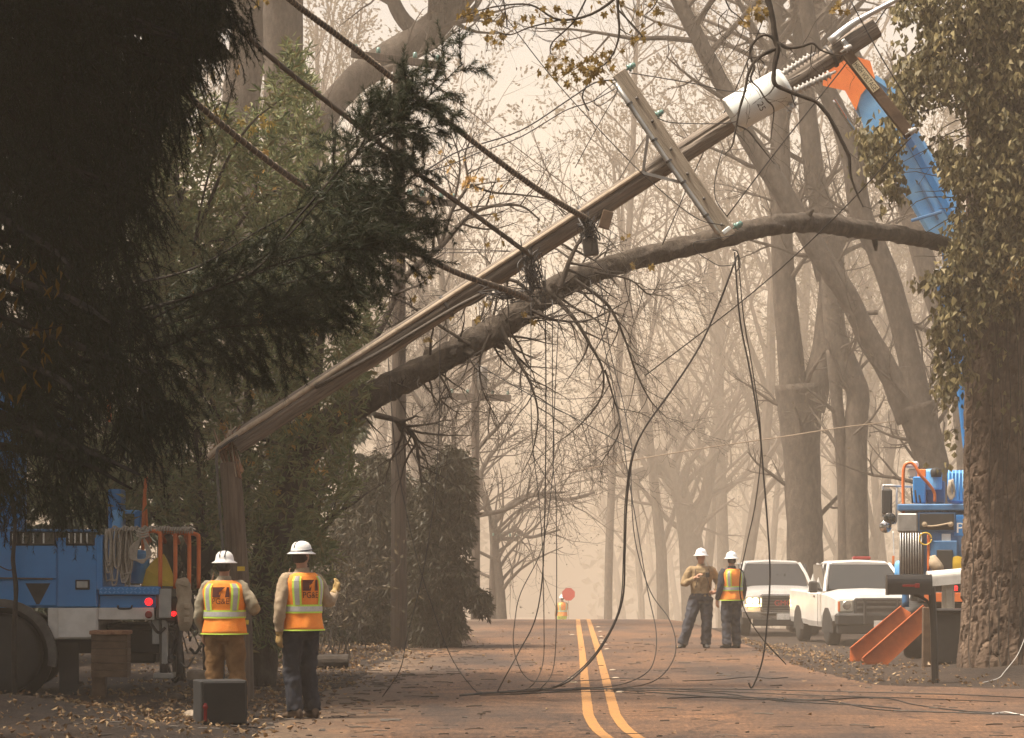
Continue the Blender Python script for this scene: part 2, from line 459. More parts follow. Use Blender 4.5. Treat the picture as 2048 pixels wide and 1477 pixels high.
def road_material():
    m, N, L, b = node_mat('worn asphalt')
    g = N.new('ShaderNodeNewGeometry')
    def nz(scale, detail=6, rough=.6, st=(1, 1, 1)):
        mp = N.new('ShaderNodeMapping'); mp.inputs['Scale'].default_value = st; L.new(g.outputs['Position'], mp.inputs[0])
        n = N.new('ShaderNodeTexNoise'); n.inputs['Scale'].default_value = scale; n.inputs['Detail'].default_value = detail; n.inputs['Roughness'].default_value = rough
        L.new(mp.outputs[0], n.inputs['Vector']); return n
    def ramp(c0, c1, p0, p1):
        r = N.new('ShaderNodeValToRGB'); r.color_ramp.elements[0].position = p0; r.color_ramp.elements[1].position = p1
        r.color_ramp.elements[0].color = (*c0, 1); r.color_ramp.elements[1].color = (*c1, 1); return r
    def mul(a, c, f=1.0):
        x = N.new('ShaderNodeMix'); x.data_type = 'RGBA'; x.blend_type = 'MULTIPLY'; x.inputs[0].default_value = f
        L.new(a, x.inputs[6]); L.new(c, x.inputs[7]); return x.outputs[2]
    base = ramp((.052, .034, .024), (.170, .088, .042), .36, .64)
    L.new(nz(.5, 5, .6, (1, .35, 1)).outputs[0], base.inputs[0])
    grain = ramp((.25, .25, .26), (1.55, 1.53, 1.5), .33, .67); L.new(nz(30, 5, .8, (1, .14, 1)).outputs[0], grain.inputs[0])
    streak = ramp((.45, .46, .48), (1.2, 1.2, 1.2), .34, .62); L.new(nz(2.5, 6, .7, (.35, 1.6, 1)).outputs[0], streak.inputs[0])
    c = mul(mul(base.outputs[0], grain.outputs[0]), streak.outputs[0], .8)
    # cracks
    v = N.new('ShaderNodeTexVoronoi'); v.feature = 'DISTANCE_TO_EDGE'; v.inputs['Scale'].default_value = .42
    w = nz(1.6, 5, .6); ad = N.new('ShaderNodeMix'); ad.data_type = 'RGBA'; ad.blend_type = 'LINEAR_LIGHT'; ad.inputs[0].default_value = .35
    L.new(g.outputs['Position'], ad.inputs[6]); L.new(w.outputs['Color'], ad.inputs[7]); L.new(ad.outputs[2], v.inputs['Vector'])
    ck = ramp((.35, .33, .31), (1, 1, 1), .006, .018); L.new(v.outputs[0], ck.inputs[0])
    c = mul(c, ck.outputs[0], .8)
    # dirt blown over the edges: a noisy mask from the distance to the centre line
    sp = N.new('ShaderNodeSeparateXYZ'); L.new(g.outputs['Position'], sp.inputs[0])
    cl = N.new('ShaderNodeMath'); cl.operation = 'MULTIPLY_ADD'; cl.inputs[1].default_value = -.0195; cl.inputs[2].default_value = -.35; L.new(sp.outputs['Y'], cl.inputs[0])
    dx = N.new('ShaderNodeMath'); dx.operation = 'ADD'; L.new(sp.outputs['X'], dx.inputs[0]); L.new(cl.outputs[0], dx.inputs[1])
    ab = N.new('ShaderNodeMath'); ab.operation = 'MULTIPLY'; ab.inputs[1].default_value = -1.0; L.new(dx.outputs[0], ab.inputs[0])
    n2 = nz(1.1, 7, .7, (1, .5, 1)); s2 = N.new('ShaderNodeMath'); s2.operation = 'MULTIPLY_ADD'; s2.inputs[1].default_value = 3.2; L.new(n2.outputs[0], s2.inputs[0]); L.new(ab.outputs[0], s2.inputs[2])
    mr = N.new('ShaderNodeMapRange'); mr.inputs[1].default_value = 3.7; mr.inputs[2].default_value = 4.9; L.new(s2.outputs[0], mr.inputs[0])
    dm = N.new('ShaderNodeMix'); dm.data_type = 'RGBA'; L.new(mr.outputs[0], dm.inputs[0]); L.new(c, dm.inputs[6])
    dc = ramp((.06, .04, .025), (.16, .11, .07), .35, .65); L.new(nz(9).outputs[0], dc.inputs[0]); L.new(dc.outputs[0], dm.inputs[7])
    L.new(dm.outputs[2], b.inputs['Base Color'])
    b.inputs['Roughness'].default_value = .72; b.inputs['Specular IOR Level'].default_value = .4
    bp = N.new('ShaderNodeBump'); bp.inputs['Distance'].default_value = .012; L.new(nz(45, 6, .7).outputs[0], bp.inputs['Height']); L.new(bp.outputs[0], b.inputs['Normal'])
    return m

MAT['ground'] = ground_material(); MAT['road'] = road_material()

def sheet(name, xs, ys, fn, mat):
    xs, ys = np.array(xs), np.array(ys)
    V = np.array([(x, y, fn(x, y)) for y in ys for x in xs])
    nx = len(xs); i = np.arange(len(ys) - 1)[:, None] * nx; k = np.arange(nx - 1)[None, :]
    q = np.stack([i + k, i + k + 1, i + nx + k + 1, i + nx + k], -1).reshape(-1, 4)
    return MB().add(V, q).build(name, mat, smooth=True)

xs = np.concatenate([np.linspace(-145, -14, 14), np.linspace(-13, 13, 131), np.linspace(14, 145, 14)])
ys = np.concatenate([np.linspace(-28, 18, 12), np.linspace(18.4, 60, 170), np.linspace(60.6, 140, 100), np.linspace(145, 480, 40)])
tag(sheet('ground', xs, ys, lambda x, y: gh(x, y) - .004, MAT['ground']), kind='structure')

CL = [(-28, 22.0), (0, 9.0), (12, 4.2), (20, 1.95), (24, 1.35), (28, 1.03), (31.2, .96), (35.6, 1.03), (54.8, 1.42), (78, 1.87), (100, 2.35), (140, 3.2), (200, 4.2), (480, 14)]
CLS = spl([(b, a, 0) for a, b in CL], 12)
def cl(y): return float(np.interp(y, CLS[:, 1], CLS[:, 0]))
REDGE = [(-28, 30), (0, 20), (20, 16), (26, 14), (36.5, 12.5), (37.9, 9.0), (38.4, 6.5), (39.5, 4.98), (41, 4.74), (46, 4.5), (54, 4.6), (78, 5.1), (140, 6.6), (200, 7.6), (480, 17.4)]
def redge(y): return float(np.interp(y, [a for a, _ in REDGE], [b for _, b in REDGE]))
def ledge(y): return cl(y) - 3.4 + .18 * noise.noise((0.3, y * .45, 1.7)) + .08 * noise.noise((0.3, y * 1.9, 4.7))
ys = np.concatenate([np.linspace(-26, 18, 12), np.linspace(18.4, 60, 170), np.linspace(60.6, 140, 100), np.linspace(145, 440, 40)])
V = []; K = 26
for y in ys:
    a, b = ledge(y), redge(y) + .07 * noise.noise((7.3, y * 1.7, 2.2))
    for k in range(K):
        x = a + (b - a) * k / (K - 1)
        V.append((x, y, (gh(x, y) if k not in (0, K - 1) else gh(x, y) - .012) + .006))
i = np.arange(len(ys) - 1)[:, None] * K; k = np.arange(K - 1)[None, :]
road = MB().add(V, np.stack([i + k, i + k + 1, i + K + k + 1, i + K + k], -1).reshape(-1, 4)).build('road', MAT['road'], smooth=True)
tag(road, kind='structure')

ym, N_, L_, b_ = node_mat('worn yellow road paint')
g_ = N_.new('ShaderNodeNewGeometry'); n_ = N_.new('ShaderNodeTexNoise'); n_.inputs['Scale'].default_value = 9; n_.inputs['Detail'].default_value = 8; n_.inputs['Roughness'].default_value = .75
r_ = N_.new('ShaderNodeValToRGB'); r_.color_ramp.elements[0].position = .36; r_.color_ramp.elements[1].position = .50
r_.color_ramp.elements[0].color = (.15, .095, .055, 1); r_.color_ramp.elements[1].color = (.36, .17, .04, 1)
L_.new(g_.outputs['Position'], n_.inputs['Vector']); L_.new(n_.outputs[0], r_.inputs[0]); L_.new(r_.outputs[0], b_.inputs['Base Color']); b_.inputs['Roughness'].default_value = .6
for off in (-.145, .145):
    V = []
    yy = np.concatenate([np.linspace(15, 60, 160), np.linspace(61, 130, 80)])
    for y in yy:
        j = .008 * noise.noise((y * 3, off, 0))
        for e in (-.057, .057):
            x = cl(y) + off + e + j
            V.append((x, y, gh(x, y) + .011))
    i = np.arange(len(yy) - 1)[:, None] * 2
    MBq = MB().add(V, np.concatenate([i, i + 1, i + 3, i + 2], 1))
    MBq.build('painted_line', ym, parent=road)
# raised ceramic markers beside the yellow lines
mk = MB().lathe([(.055, 0), (.052, .012), (.03, .02), (0.001, .021)], sides=10)
mk_ob = None
for y in np.arange(28.6, 76, 1.45):
    for s in (-1, 1):
        if R.random() < .72: continue
        x = cl(y) + s * .30 + R.uniform(-.03, .03)
        if mk_ob is None:
            mk_ob = mk.build('pavement_marker', MAT['wood_pale'], parent=road, smooth=True); o = mk_ob
        else:
            o = mk_ob.copy(); col.objects.link(o)
        o.location = (x, y, gh(x, y) + .007)
# ------------------------------------------------------------------ vegetation helpers
def rdir(rng):
    while True:
        v = Vector((rng.uniform(-1, 1), rng.uniform(-1, 1), rng.uniform(-1, 1)))
        if .05 < v.length < 1: return v.normalized()

def grow(out, p, d, L, r, lvl, maxl, rng, nch=(5, 5, 4), ratio=.55, wander=.22, up=.06, ang=(.5, 1.1), seg=5):
    p = Vector(p); d = Vector(d).normalized()
    n = seg if lvl < maxl else max(3, seg - 1)
    pts, rad = [p.copy()], [r]
    for i in range(n):
        d = (d + rdir(rng) * wander + Vector((0, 0, up))).normalized()
        p = p + d * (L / n)
        pts.append(p.copy()); rad.append(max(r * (1 - .8 * (i + 1) / n), .0016))
    out.append((lvl, pts, rad))
    if lvl < maxl:
        k = nch[min(lvl, len(nch) - 1)]
        for j in range(k):
            t = .25 + .75 * (j + rng.random()) / k
            i = min(int(t * n), n - 1); f = t * n - i
            q = pts[i].lerp(pts[i + 1], min(f, 1)); dd = (pts[i + 1] - pts[i]).normalized()
            a = rng.uniform(*ang)
            side = dd.cross(rdir(rng)).normalized()
            nd = dd * math.cos(a) + side * math.sin(a)
            grow(out, q, nd, L * ratio * rng.uniform(.6, 1.15) * (1.15 - .5 * t), max(rad[i] * .55, .002), lvl + 1, maxl, rng, nch, ratio, wander, up, ang, seg)

def sprout(out, pts, rad, n, L, rng, lvl=1, maxl=3, t0=.15, t1=1.0, bias=(0, 0, .3), rr=.4, **kw):
    """side branches off a given polyline"""
    m = len(pts) - 1
    for j in range(n):
        t = t0 + (t1 - t0) * (j + rng.random()) / n
        i = min(int(t * m), m - 1)
        q = Vector(pts[i]).lerp(Vector(pts[i + 1]), t * m - i); dd = (Vector(pts[i + 1]) - Vector(pts[i])).normalized()
        nd = (dd * .45 + dd.cross(rdir(rng)).normalized() + Vector(bias)).normalized()
        grow(out, q, nd, L * rng.uniform(.5, 1.2), min(rad[i] * rr, L * .03), lvl, maxl, rng, **kw)

def wood(mb, out, thick=1.0, sides=(10, 6, 4, 3, 3), mi=0):
    for lvl, pts, rad in out:
        mb.tube(pts, [a * thick for a in rad], sides[min(lvl, len(sides) - 1)], cap=False, mi=mi)
    return mb

def tips(out, lvl):
    c, d = [], []
    for l, pts, rad in out:
        if l >= lvl:
            for i in range(1, len(pts)):
                c.append(tuple(pts[i])); d.append(tuple((Vector(pts[i]) - Vector(pts[i - 1])).normalized()))
    return np.array(c), np.array(d)

def leaf_cloud(mb, C, D, L, W, rng, droop=0.0, fold=.25, lvar=.4, mi=0):
    """one four-cornered folded leaf per centre, pointing roughly along D"""
    n = len(C)
    if n == 0: return mb
    C, D = np.asarray(C, float), np.asarray(D, float)
    D = D + np.array((0, 0, -droop)); D /= np.linalg.norm(D, axis=1)[:, None] + 1e-9
    A = rng.normal(size=(n, 3)); S = np.cross(D, A); S /= np.linalg.norm(S, axis=1)[:, None] + 1e-9
    Nn = np.cross(S, D)
    l = L * (1 + lvar * (rng.rand(n) - .5) * 2)[:, None]; w = W * (1 + lvar * (rng.rand(n) - .5) * 2)[:, None]
    b = C
    m1 = C + D * l * .45 + S * w * .5 + Nn * w * fold
    m2 = C + D * l * .45 - S * w * .5 + Nn * w * fold
    t = C + D * l - Nn * l * .08
    V = np.stack([b, m1, t, m2], 1).reshape(-1, 3)
    i = np.arange(n)[:, None] * 4
    q = np.concatenate([np.concatenate([i, i + 1, i + 2], 1), np.concatenate([i, i + 2, i + 3], 1)], 0)
    return mb.add(V, q, mi)

def blades(mb, C, D, L, W, rng, mi=0, lvar=.35):
    """thin three-cornered needles"""
    n = len(C); C, D = np.asarray(C, float), np.asarray(D, float)
    A = rng.normal(size=(n, 3)); S = np.cross(D, A); S /= np.linalg.norm(S, axis=1)[:, None] + 1e-9
    l = L * (1 + lvar * (rng.rand(n) - .5) * 2)[:, None]
    V = np.stack([C + S * W / 2, C - S * W / 2, C + D * l], 1).reshape(-1, 3)
    i = np.arange(n)[:, None] * 3
    return mb.add(V, np.concatenate([i, i + 1, i + 2], 1), mi)

def in_poly(poly, x, y):
    c = False; n = len(poly); j = n - 1
    for i in range(n):
        xi, yi = poly[i]; xj, yj = poly[j]
        if (yi > y) != (yj > y) and x < (xj - xi) * (y - yi) / (yj - yi) + xi: c = not c
        j = i
    return c

def sample_poly(poly, n, rng):
    x0, x1 = min(p[0] for p in poly), max(p[0] for p in poly); y0, y1 = min(p[1] for p in poly), max(p[1] for p in poly)
    o = []
    while len(o) < n:
        x, y = rng.uniform(x0, x1), rng.uniform(y0, y1)
        if in_poly(poly, x, y): o.append((x, y))
    return o

def lobed_leaf(name, mat, size, lobes=5, depth=.45):
    """a lobed oak or maple leaf with a raised midrib, about 40 triangles; used again and again"""
    V = [(0, 0, 0)]; n = lobes * 4
    for i in range(n + 1):
        a = -2.5 + 5.0 * i / n
        r = 1.0 - depth * (.5 - .5 * math.cos(2 * math.pi * i / 4 + math.pi)) * (1 if i not in (0, n) else 1)
        r *= .75 + .25 * math.cos(a)
        V.append((math.sin(a) * r * .55, math.cos(a) * r * .6, -.10 * abs(math.sin(a)) + .05 * math.sin(3 * a)))
    V = np.array(V) * size + np.array((0, size * .35, 0))
    Fs = [(0, i, i + 1) for i in range(1, n + 1)]
    mb = MB().add(V, Fs)
    st = MB(); mb.tube([(0, size * .35, 0), (0, 0, -.02 * size), (.02 * size, -size * .35, .04 * size)], size * .014, 3, cap=False)
    me_ob = mb.build(name, mat)
    me = me_ob.data; bpy.data.objects.remove(me_ob)
    return me

def put_leaf(me, name, parent, loc, rng, hang=True, s=1.0):
    o = bpy.data.objects.new(name, me); col.objects.link(o)
    o.parent = parent
    rt = parent
    while rt.parent: rt = rt.parent
    o.location = Vector(loc) - rt.location
    o.rotation_euler = (rng.uniform(-2.4, -1.0) if hang else rng.uniform(0, 6.3), rng.uniform(-.8, .8), rng.uniform(0, 6.3))
    k = s * rng.uniform(.7, 1.2); o.scale = (k, k, k)
    return o

# ------------------------------------------------------------------ standing trees told apart in the smoke
def limb_tree(name, label, limbs, d, twigs=0, tw_len=3.0, leaves=0, mat='bark_grey', group=None, seed=1, maxl=3, jit=.08, cat='tree', twig_t0=.3, leaf_mat='far_leaf', nch=(5, 5, 4), base=None):
    """limbs: list of (picture points, widths[, distances]); the first one is the trunk and starts on the ground"""
    rng = random.Random(seed)
    x0, y0 = limbs[0][0][0]
    dd = d if base is None else base
    b = P(x0, y0, dd)
    root = thing(name, label, cat, (b.x, b.y, gh(b.x, b.y)), 0, group)
    out = []
    mains = []
    for i, lb in enumerate(limbs):
        pts, rad = pl(lb[0], lb[2] if len(lb) > 2 else d, lb[1], 5)
        if i == 0: pts[0][2] = gh(pts[0][0], pts[0][1]) - .15
        mains.append((pts, rad))
        mb = MB().tube(pts, rad, 14, jit=jit, jscale=2.2)
        mb.build('trunk' if i == 0 else 'limb', MAT[mat], root, smooth=True, world=True)
    for pts, rad in mains:
        if pts[-1][2] > EYE + HY / F * pts[-1][1]:          # limbs that leave the picture go on into a crown
            sprout(out, pts, rad, 9, 6.5, rng, 1, 4, .80, 1.0, (.2, -.5, .2), nch=(6, 5, 4, 3))
        if twigs: sprout(out, pts, rad, twigs, tw_len, rng, 1, maxl, twig_t0, 1.0, nch=nch)
    if out:
        wood(MB(), out).build('twigs', MAT[mat], root, world=True)['kind'] = 'stuff'
    if leaves and out:
        c, dr = tips(out, maxl)
        pick = NR.choice(len(c), min(leaves, len(c)), replace=False)
        mb = leaf_cloud(MB(), c[pick], dr[pick], .10, .06, NR, .4)
        mb.build('crown', MAT[leaf_mat], root, world=True)['kind'] = 'stuff'
    return root

# the three forked trees behind the pickups
limb_tree('oak_tree', 'forked grey tree behind the white pickups, its two trunks joining above the left cab', [
    ([(1612, 1262), (1610, 1110), (1605, 950), (1600, 840), (1596, 770)], [80, 72, 74, 84, 96]),
    ([(1588, 800), (1578, 680), (1568, 560), (1562, 430), (1560, 250), (1555, 100), (1548, -60)], [58, 50, 46, 44, 38, 34, 30]),
    ([(1620, 820), (1648, 700), (1660, 580), (1662, 500), (1634, 380), (1618, 250), (1606, 120), (1588, -40)], [60, 50, 46, 46, 44, 38, 32, 26]),
    ([(1648, 560), (1622, 480), (1592, 430), (1560, 380)], [30, 24, 18, 12]),
    ([(1662, 520), (1690, 470), (1702, 430)], [24, 18, 14]),
], 86, twigs=7, tw_len=3.0, leaves=300, seed=3)
limb_tree('oak_tree', 'grey tree with a kinked right stem behind the right-hand pickup', [
    ([(1712, 1262), (1712, 1120), (1710, 960), (1712, 850), (1716, 790), (1700, 745), (1676, 690), (1664, 600), (1655, 520)], [54, 52, 50, 46, 46, 48, 46, 40, 30]),
    ([(1690, 1150), (1688, 1000), (1680, 870), (1672, 780), (1668, 700)], [30, 26, 24, 26, 30]),
], 84, twigs=5, tw_len=2.5, leaves=150, seed=4)
limb_tree('oak_tree', 'dark V-forked tree rising behind the blue truck on the right', [
    ([(1895, 1290), (1880, 1040), (1864, 930), (1846, 860), (1832, 810)], [76, 66, 66, 72, 84]),
    ([(1822, 840), (1785, 760), (1735, 670), (1690, 585), (1640, 510), (1600, 440), (1545, 352), (1490, 265), (1455, 190), (1405, 95), (1345, -20), (1300, -100)], [60, 46, 42, 42, 44, 44, 42, 36, 34, 32, 28, 24]),
    ([(1840, 830), (1820, 720), (1790, 600), (1755, 500), (1722, 430), (1706, 320), (1680, 240), (1645, 160), (1620, 60), (1600, -60), (1575, -180), (1550, -300)], [60, 48, 46, 44, 46, 46, 42, 36, 32, 28, 24, 16]),
    ([(1800, 640), (1840, 655), (1890, 675)], [14, 12, 10]),
    ([(1755, 625), (1722, 628), (1700, 632)], [10, 10, 8]),
], 74, twigs=8, tw_len=2.4, leaves=260, mat='bark_grey', seed=5)
limb_tree('oak_tree', 'leaning limb crossing behind the top of the fallen pole, upper right', [
    ([(1960, 1300), (1930, 800), (1860, 560), (1790, 330), (1740, 180), (1690, 90), (1640, 20), (1600, -60)], [60, 54, 46, 40, 38, 36, 34, 30]),
], 92, twigs=12, tw_len=4, leaves=300, seed=6)
limb_tree('oak_tree', 'straight grey trunk at the upper left, left of its twin', [
    ([(462, 1262), (462, 700), (474, 300), (487, 160), (500, 60), (515, -60)], [88, 82, 76, 74, 76, 80]),
], 78, seed=8, jit=.05, mat='bark_grey')
limb_tree('oak_tree', 'straight grey trunk at the upper left, right of its twin', [
    ([(566, 1262), (566, 700), (567, 300), (567, 150), (566, 0), (566, -80)], [88, 82, 80, 80, 80, 84]),
], 76, seed=9, jit=.05)
limb_tree('oak_tree', 'great trunk arching up to the right through grey smoke', [
    ([(580, 1262), (578, 900), (590, 480), (612, 330), (645, 240), (700, 170), (770, 118), (840, 78), (900, 20), (960, -50)], [80, 70, 60, 54, 52, 54, 60, 64, 54, 46]),
    ([(830, 95), (870, 62), (910, 38), (960, 34)], [40, 30, 22, 12]),
    ([(846, 80), (800, 30), (770, -40)], [36, 30, 26]),
], 74, twigs=6, tw_len=3, leaves=500, seed=10, twig_t0=.6, jit=.05)
# bare oaks down the road, grey in the smoke
limb_tree('oak_tree', 'pale forked tree behind the road pole with the long crossarm', [
    ([(868, 1262), (862, 1000), (852, 900), (862, 840), (880, 790)], [40, 34, 32, 34, 34]),
    ([(872, 815), (905, 770), (950, 725), (985, 670), (1030, 600)], [24, 20, 18, 14, 10]),
    ([(866, 840), (878, 740), (890, 640), (880, 520)], [24, 20, 16, 10]),
], 118, twigs=6, tw_len=5, seed=12, leaves=200)
limb_tree('oak_tree', 'bare spreading oak in the smoke beside the road pole', [
    ([(905, 1262), (902, 1140), (905, 1060), (915, 990)], [24, 20, 19, 18]),
    ([(910, 1020), (930, 960), (955, 900), (1000, 850), (1022, 820)], [13, 11, 9, 7, 4]),
    ([(906, 1050), (890, 960), (880, 880), (870, 830)], [14, 11, 9, 6]),
    ([(908, 1040), (960, 1030), (1010, 1020), (1070, 990), (1130, 985)], [13, 11, 9, 7, 4]),
    ([(908, 1000), (915, 930), (905, 860), (925, 800)], [11, 9, 7, 4]),
], 96, twigs=9, tw_len=2.6, seed=13, leaves=300, nch=(6, 5, 4))
limb_tree('oak_tree', 'bare oak with level boughs in the smoke at the middle', [
    ([(1003, 1262), (1000, 1180), (990, 1100), (985, 1030)], [26, 20, 18, 18]),
    ([(985, 1050), (1020, 1010), (1070, 990), (1130, 1000), (1190, 985)], [13, 12, 10, 8, 5]),
    ([(985, 1040), (960, 960), (990, 900), (1040, 860)], [13, 11, 8, 4]),
    ([(988, 1080), (1030, 1060), (1060, 1075), (1120, 1060)], [11, 9, 7, 4]),
], 112, twigs=14, tw_len=3.4, seed=14, leaves=300, nch=(6, 5, 4))
limb_tree('oak_tree', 'faint leaning tree in the brown smoke left of the far workers', [
    ([(1395, 1262), (1385, 1120), (1370, 1020), (1345, 950), (1310, 900)], [60, 54, 40, 32, 22]),
    ([(1380, 1090), (1410, 1000), (1430, 900), (1480, 780)], [34, 26, 20, 12]),
    ([(1350, 960), (1300, 940), (1240, 950), (1180, 920)], [20, 16, 12, 8]),
], 185, twigs=16, tw_len=7, seed=15, leaves=800, nch=(6, 5, 4))
limb_tree('oak_tree', 'faint straight trunk in the brown smoke above the far workers', [
    ([(1448, 1262), (1446, 1100), (1440, 900), (1436, 700), (1420, 500), (1400, 300)], [26, 24, 22, 18, 14, 8]),
], 200, twigs=26, tw_len=8, seed=16, leaves=900, nch=(6, 5, 4))
limb_tree('oak_tree', 'faint tall bare tree behind the crossarm, twigs against the glow', [
    ([(1215, 1262), (1222, 1000), (1240, 700), (1262, 400), (1270, 150), (1280, -60)], [17, 16, 14, 12, 10, 6]),
], 165, twigs=34, tw_len=7.5, seed=17, leaves=1500, twig_t0=.35, nch=(6, 5, 4))

# bare trees fading out, told apart by nothing
def proto_tree(seed, Hh, lf):
    rng = random.Random(seed); out = []
    grow(out, (0, 0, -.3), (rng.uniform(-.08, .08), 0, 1), Hh * .8, Hh * .011, 0, 4, rng, (9, 6, 5, 4), .55, .10, .05, (.4, 1.0), 8)
    wd = wood(MB(), out, 1.0, (8, 5, 4, 3, 3))
    c, d = tips(out, 4); k = NR.choice(len(c), min(lf, len(c)), replace=False)
    lf_ = leaf_cloud(MB(), c[k], d[k], .17, .11, NR, .4)
    root = thing('bare_tree', 'bare tree fading into the smoke at the back', 'tree', (0, 0, 0), 0, 'bare trees fading into the smoke')
    wd.build('trunk', MAT['bark_grey'], root)
    lf_.build('crown', MAT['far_leaf'], root)['kind'] = 'stuff'
    return root
protos = [proto_tree(40 + i, h, n) for i, (h, n) in enumerate([(27, 3800), (30, 4200), (24, 3400), (33, 5200), (29, 3000)])]
spots = [(880, 120), (640, 112), (735, 128), (820, 142), (700, 150), (880, 165), (560, 122), (480, 135), (380, 120), (780, 178), (610, 165), (930, 180), (850, 182), (690, 183),
         (1330, 128), (1400, 146), (1470, 120), (1530, 158), (1590, 132), (1650, 150), (1720, 118), (1780, 140), (1850, 128), (1930, 138), (2030, 124), (1290, 162), (1360, 178), (1440, 180), (1500, 183),
         (1570, 180), (1630, 182), (1700, 172), (1770, 184), (1840, 170), (1910, 178), (1250, 180), (1320, 185), (2000, 175)]
for i, (px, d) in enumerate(spots):
    o = protos[i] if i < len(protos) else copy_tree(protos[i % len(protos)])
    d *= 1.45
    if d > 225: d = 225 + (d - 225) * 3
    x = (px - CX) / F * d
    o.location = (x, d, gh(x, d)); o.rotation_euler = (0, 0, R.uniform(0, 6.28))
    s = R.uniform(.85, 1.15) * 1.45; o.scale = (s, s, s)

# the wood far down the valley, one mass with an opening over the road
mb = MB(); C = []
for _ in range(30000):
    y = R.uniform(340, 440); x = R.uniform(-95, 95)
    z0 = gh(x, y)
    top = 40 + 14 * noise.noise((x * .09, y * .05, 2.2)) + 5 * noise.noise((x * .35, y * .2, 5.1))
    c = x - 3.6
    gap = max(0.0, 1 - abs(c) / 10.0)
    top -= 26 * gap
    top += .12 * abs(c)
    if gap > .30: continue
    z = z0 + R.random() ** .8 * max(2, top)
    if noise.noise((x * .25, y * .12, z * .25)) < -.15: continue
    C.append((x, y, z))
C = np.array(C); D = NR.normal(size=C.shape); D /= np.linalg.norm(D, axis=1)[:, None]
leaf_cloud(mb, C, D, 1.5, .95, NR, .3)
tag(mb.build('far_woods', MAT['far_leaf']), 'far-off wood fading into bright smoke down the valley', 'wood', kind='stuff')
# ------------------------------------------------------------------ dark trees of the left side
def needle_spray(nd, wd, pts, rad, rng, dens, L, W, spread=1.0, mi=0, tuft=True):
    """needles all along a twig, leaning forward"""
    p = np.array([tuple(q) for q in pts]); seg = np.linalg.norm(np.diff(p, axis=0), axis=1); tot = seg.sum()
    n = max(4, int(tot * dens)); t = np.sort(rng.rand(n)) * (len(p) - 1); i = np.minimum(t.astype(int), len(p) - 2); f = (t - i)[:, None]
    C = p[i] * (1 - f) + p[i + 1] * f
    D = p[i + 1] - p[i]; D /= np.linalg.norm(D, axis=1)[:, None] + 1e-9
    A = rng.normal(size=(n, 3)); A -= D * (A * D).sum(1)[:, None]; A /= np.linalg.norm(A, axis=1)[:, None] + 1e-9
    D = D * .75 + A * spread * .8; D /= np.linalg.norm(D, axis=1)[:, None]
    blades(nd, C, D, L, W, rng, mi)
    if wd is not None: wd.tube(pts, rad, 3, cap=False)

def wander_line(p, d, L, n, rng, wander, grav):
    p = Vector(p); d = Vector(d).normalized(); o = [p.copy()]
    for _ in range(n):
        d = (d + rdir(rng) * wander + Vector((0, 0, -grav))).normalized(); p = p + d * (L / n); o.append(p.copy())
    return o

# fir in the near left corner: a mass of drooping sprays hanging from boughs that reach in from a trunk beyond the frame
rng = random.Random(21); nrs = np.random.RandomState(5)
fir = thing('fir_tree', 'near-black fir with drooping sprays filling the upper left corner', 'tree', (-5.2, 20.5, gh(-5.2, 20.5)))
tp = spl([(-5.2, 20.5, -.2), (-5.15, 20.5, 4), (-5.1, 20.6, 9), (-5.2, 20.6, 13)], 6)
MB().tube(tp, np.linspace(.34, .16, len(tp)), 14, jit=.1).build('trunk', MAT['bark_char'], fir, smooth=True, world=True)
nd, wd = MB(), MB()
poly = [(-60, -60), (470, -60), (468, 60), (480, 110), (440, 140), (395, 170), (360, 230), (340, 300), (300, 400), (290, 480), (250, 520), (280, 600), (300, 700), (330, 800), (360, 880), (330, 930), (230, 960), (200, 1040), (130, 1060), (-60, 1050)]
boughs = []
for k in range(44):
    py = -80 + 1080 * (k + .5) / 44 + rng.uniform(-20, 20)
    reach = 470 if py < 130 else (340 if py < 420 else (270 if py < 650 else 330))
    ex = reach * rng.uniform(.45, .95); d0 = rng.uniform(17.5, 24)
    a = P(-230, py - rng.uniform(120, 260), 20.5); b = P(ex * .5, py - 60, (20.5 + d0) / 2); c = P(ex, py, d0)
    pts = spl([a, b, c], 6); boughs.append(pts)
    wd.tube(pts, np.linspace(.035, .008, len(pts)), 5, cap=False)
dens_pts = sample_poly(poly, 2300, rng)
for (x, y) in dens_pts:
    d0 = rng.uniform(17.5, 24.5)
    right = max(0, (x - 120) / 350)
    edge_hole = noise.noise((x * .012, y * .012, 4.4))
    if edge_hole < -.28 and y > 420: continue
    L = rng.uniform(.22, .5)
    top = P(x, y - L * .5 * F / d0, d0)
    pts = wander_line(top, (rng.uniform(-.3, .9), rng.uniform(-.6, .6), rng.uniform(-.6, .3)), L, 5, rng, .18, .42)
    needle_spray(nd, wd, pts, .003, nrs, 330, .034, .0035, .8)
    for _ in range(2):
        i = rng.randrange(1, 4)
        q = wander_line(pts[i], (rng.uniform(-1, 1), rng.uniform(-.7, .7), rng.uniform(-.9, -.1)), L * .55, 4, rng, .2, .3)
        needle_spray(nd, None, q, .002, nrs, 330, .032, .0035, .8)
C, D = [], []
for (x, y) in sample_poly([(-80, -80), (440, -80), (430, 60), (380, 150), (330, 220), (290, 320), (250, 420), (200, 480), (190, 600), (250, 720), (300, 820), (290, 890), (180, 930), (100, 980), (-80, 980)], 15000, rng):
    if noise.noise((x * .011, y * .009, 1.4)) < -.2 and y > 500: continue
    C.append(tuple(P(x, y, rng.uniform(20, 25)))); D.append((rng.uniform(-.4, .8), rng.uniform(-.5, .5), rng.uniform(-1.2, -.1)))
leaf_cloud(nd, C, D, .15, .022, nrs, .2, .2)
wd.build('branches', MAT['bark_char'], fir, world=True)['kind'] = 'stuff'
nd.build('needles', MAT['needle'], fir, world=True)['kind'] = 'stuff'

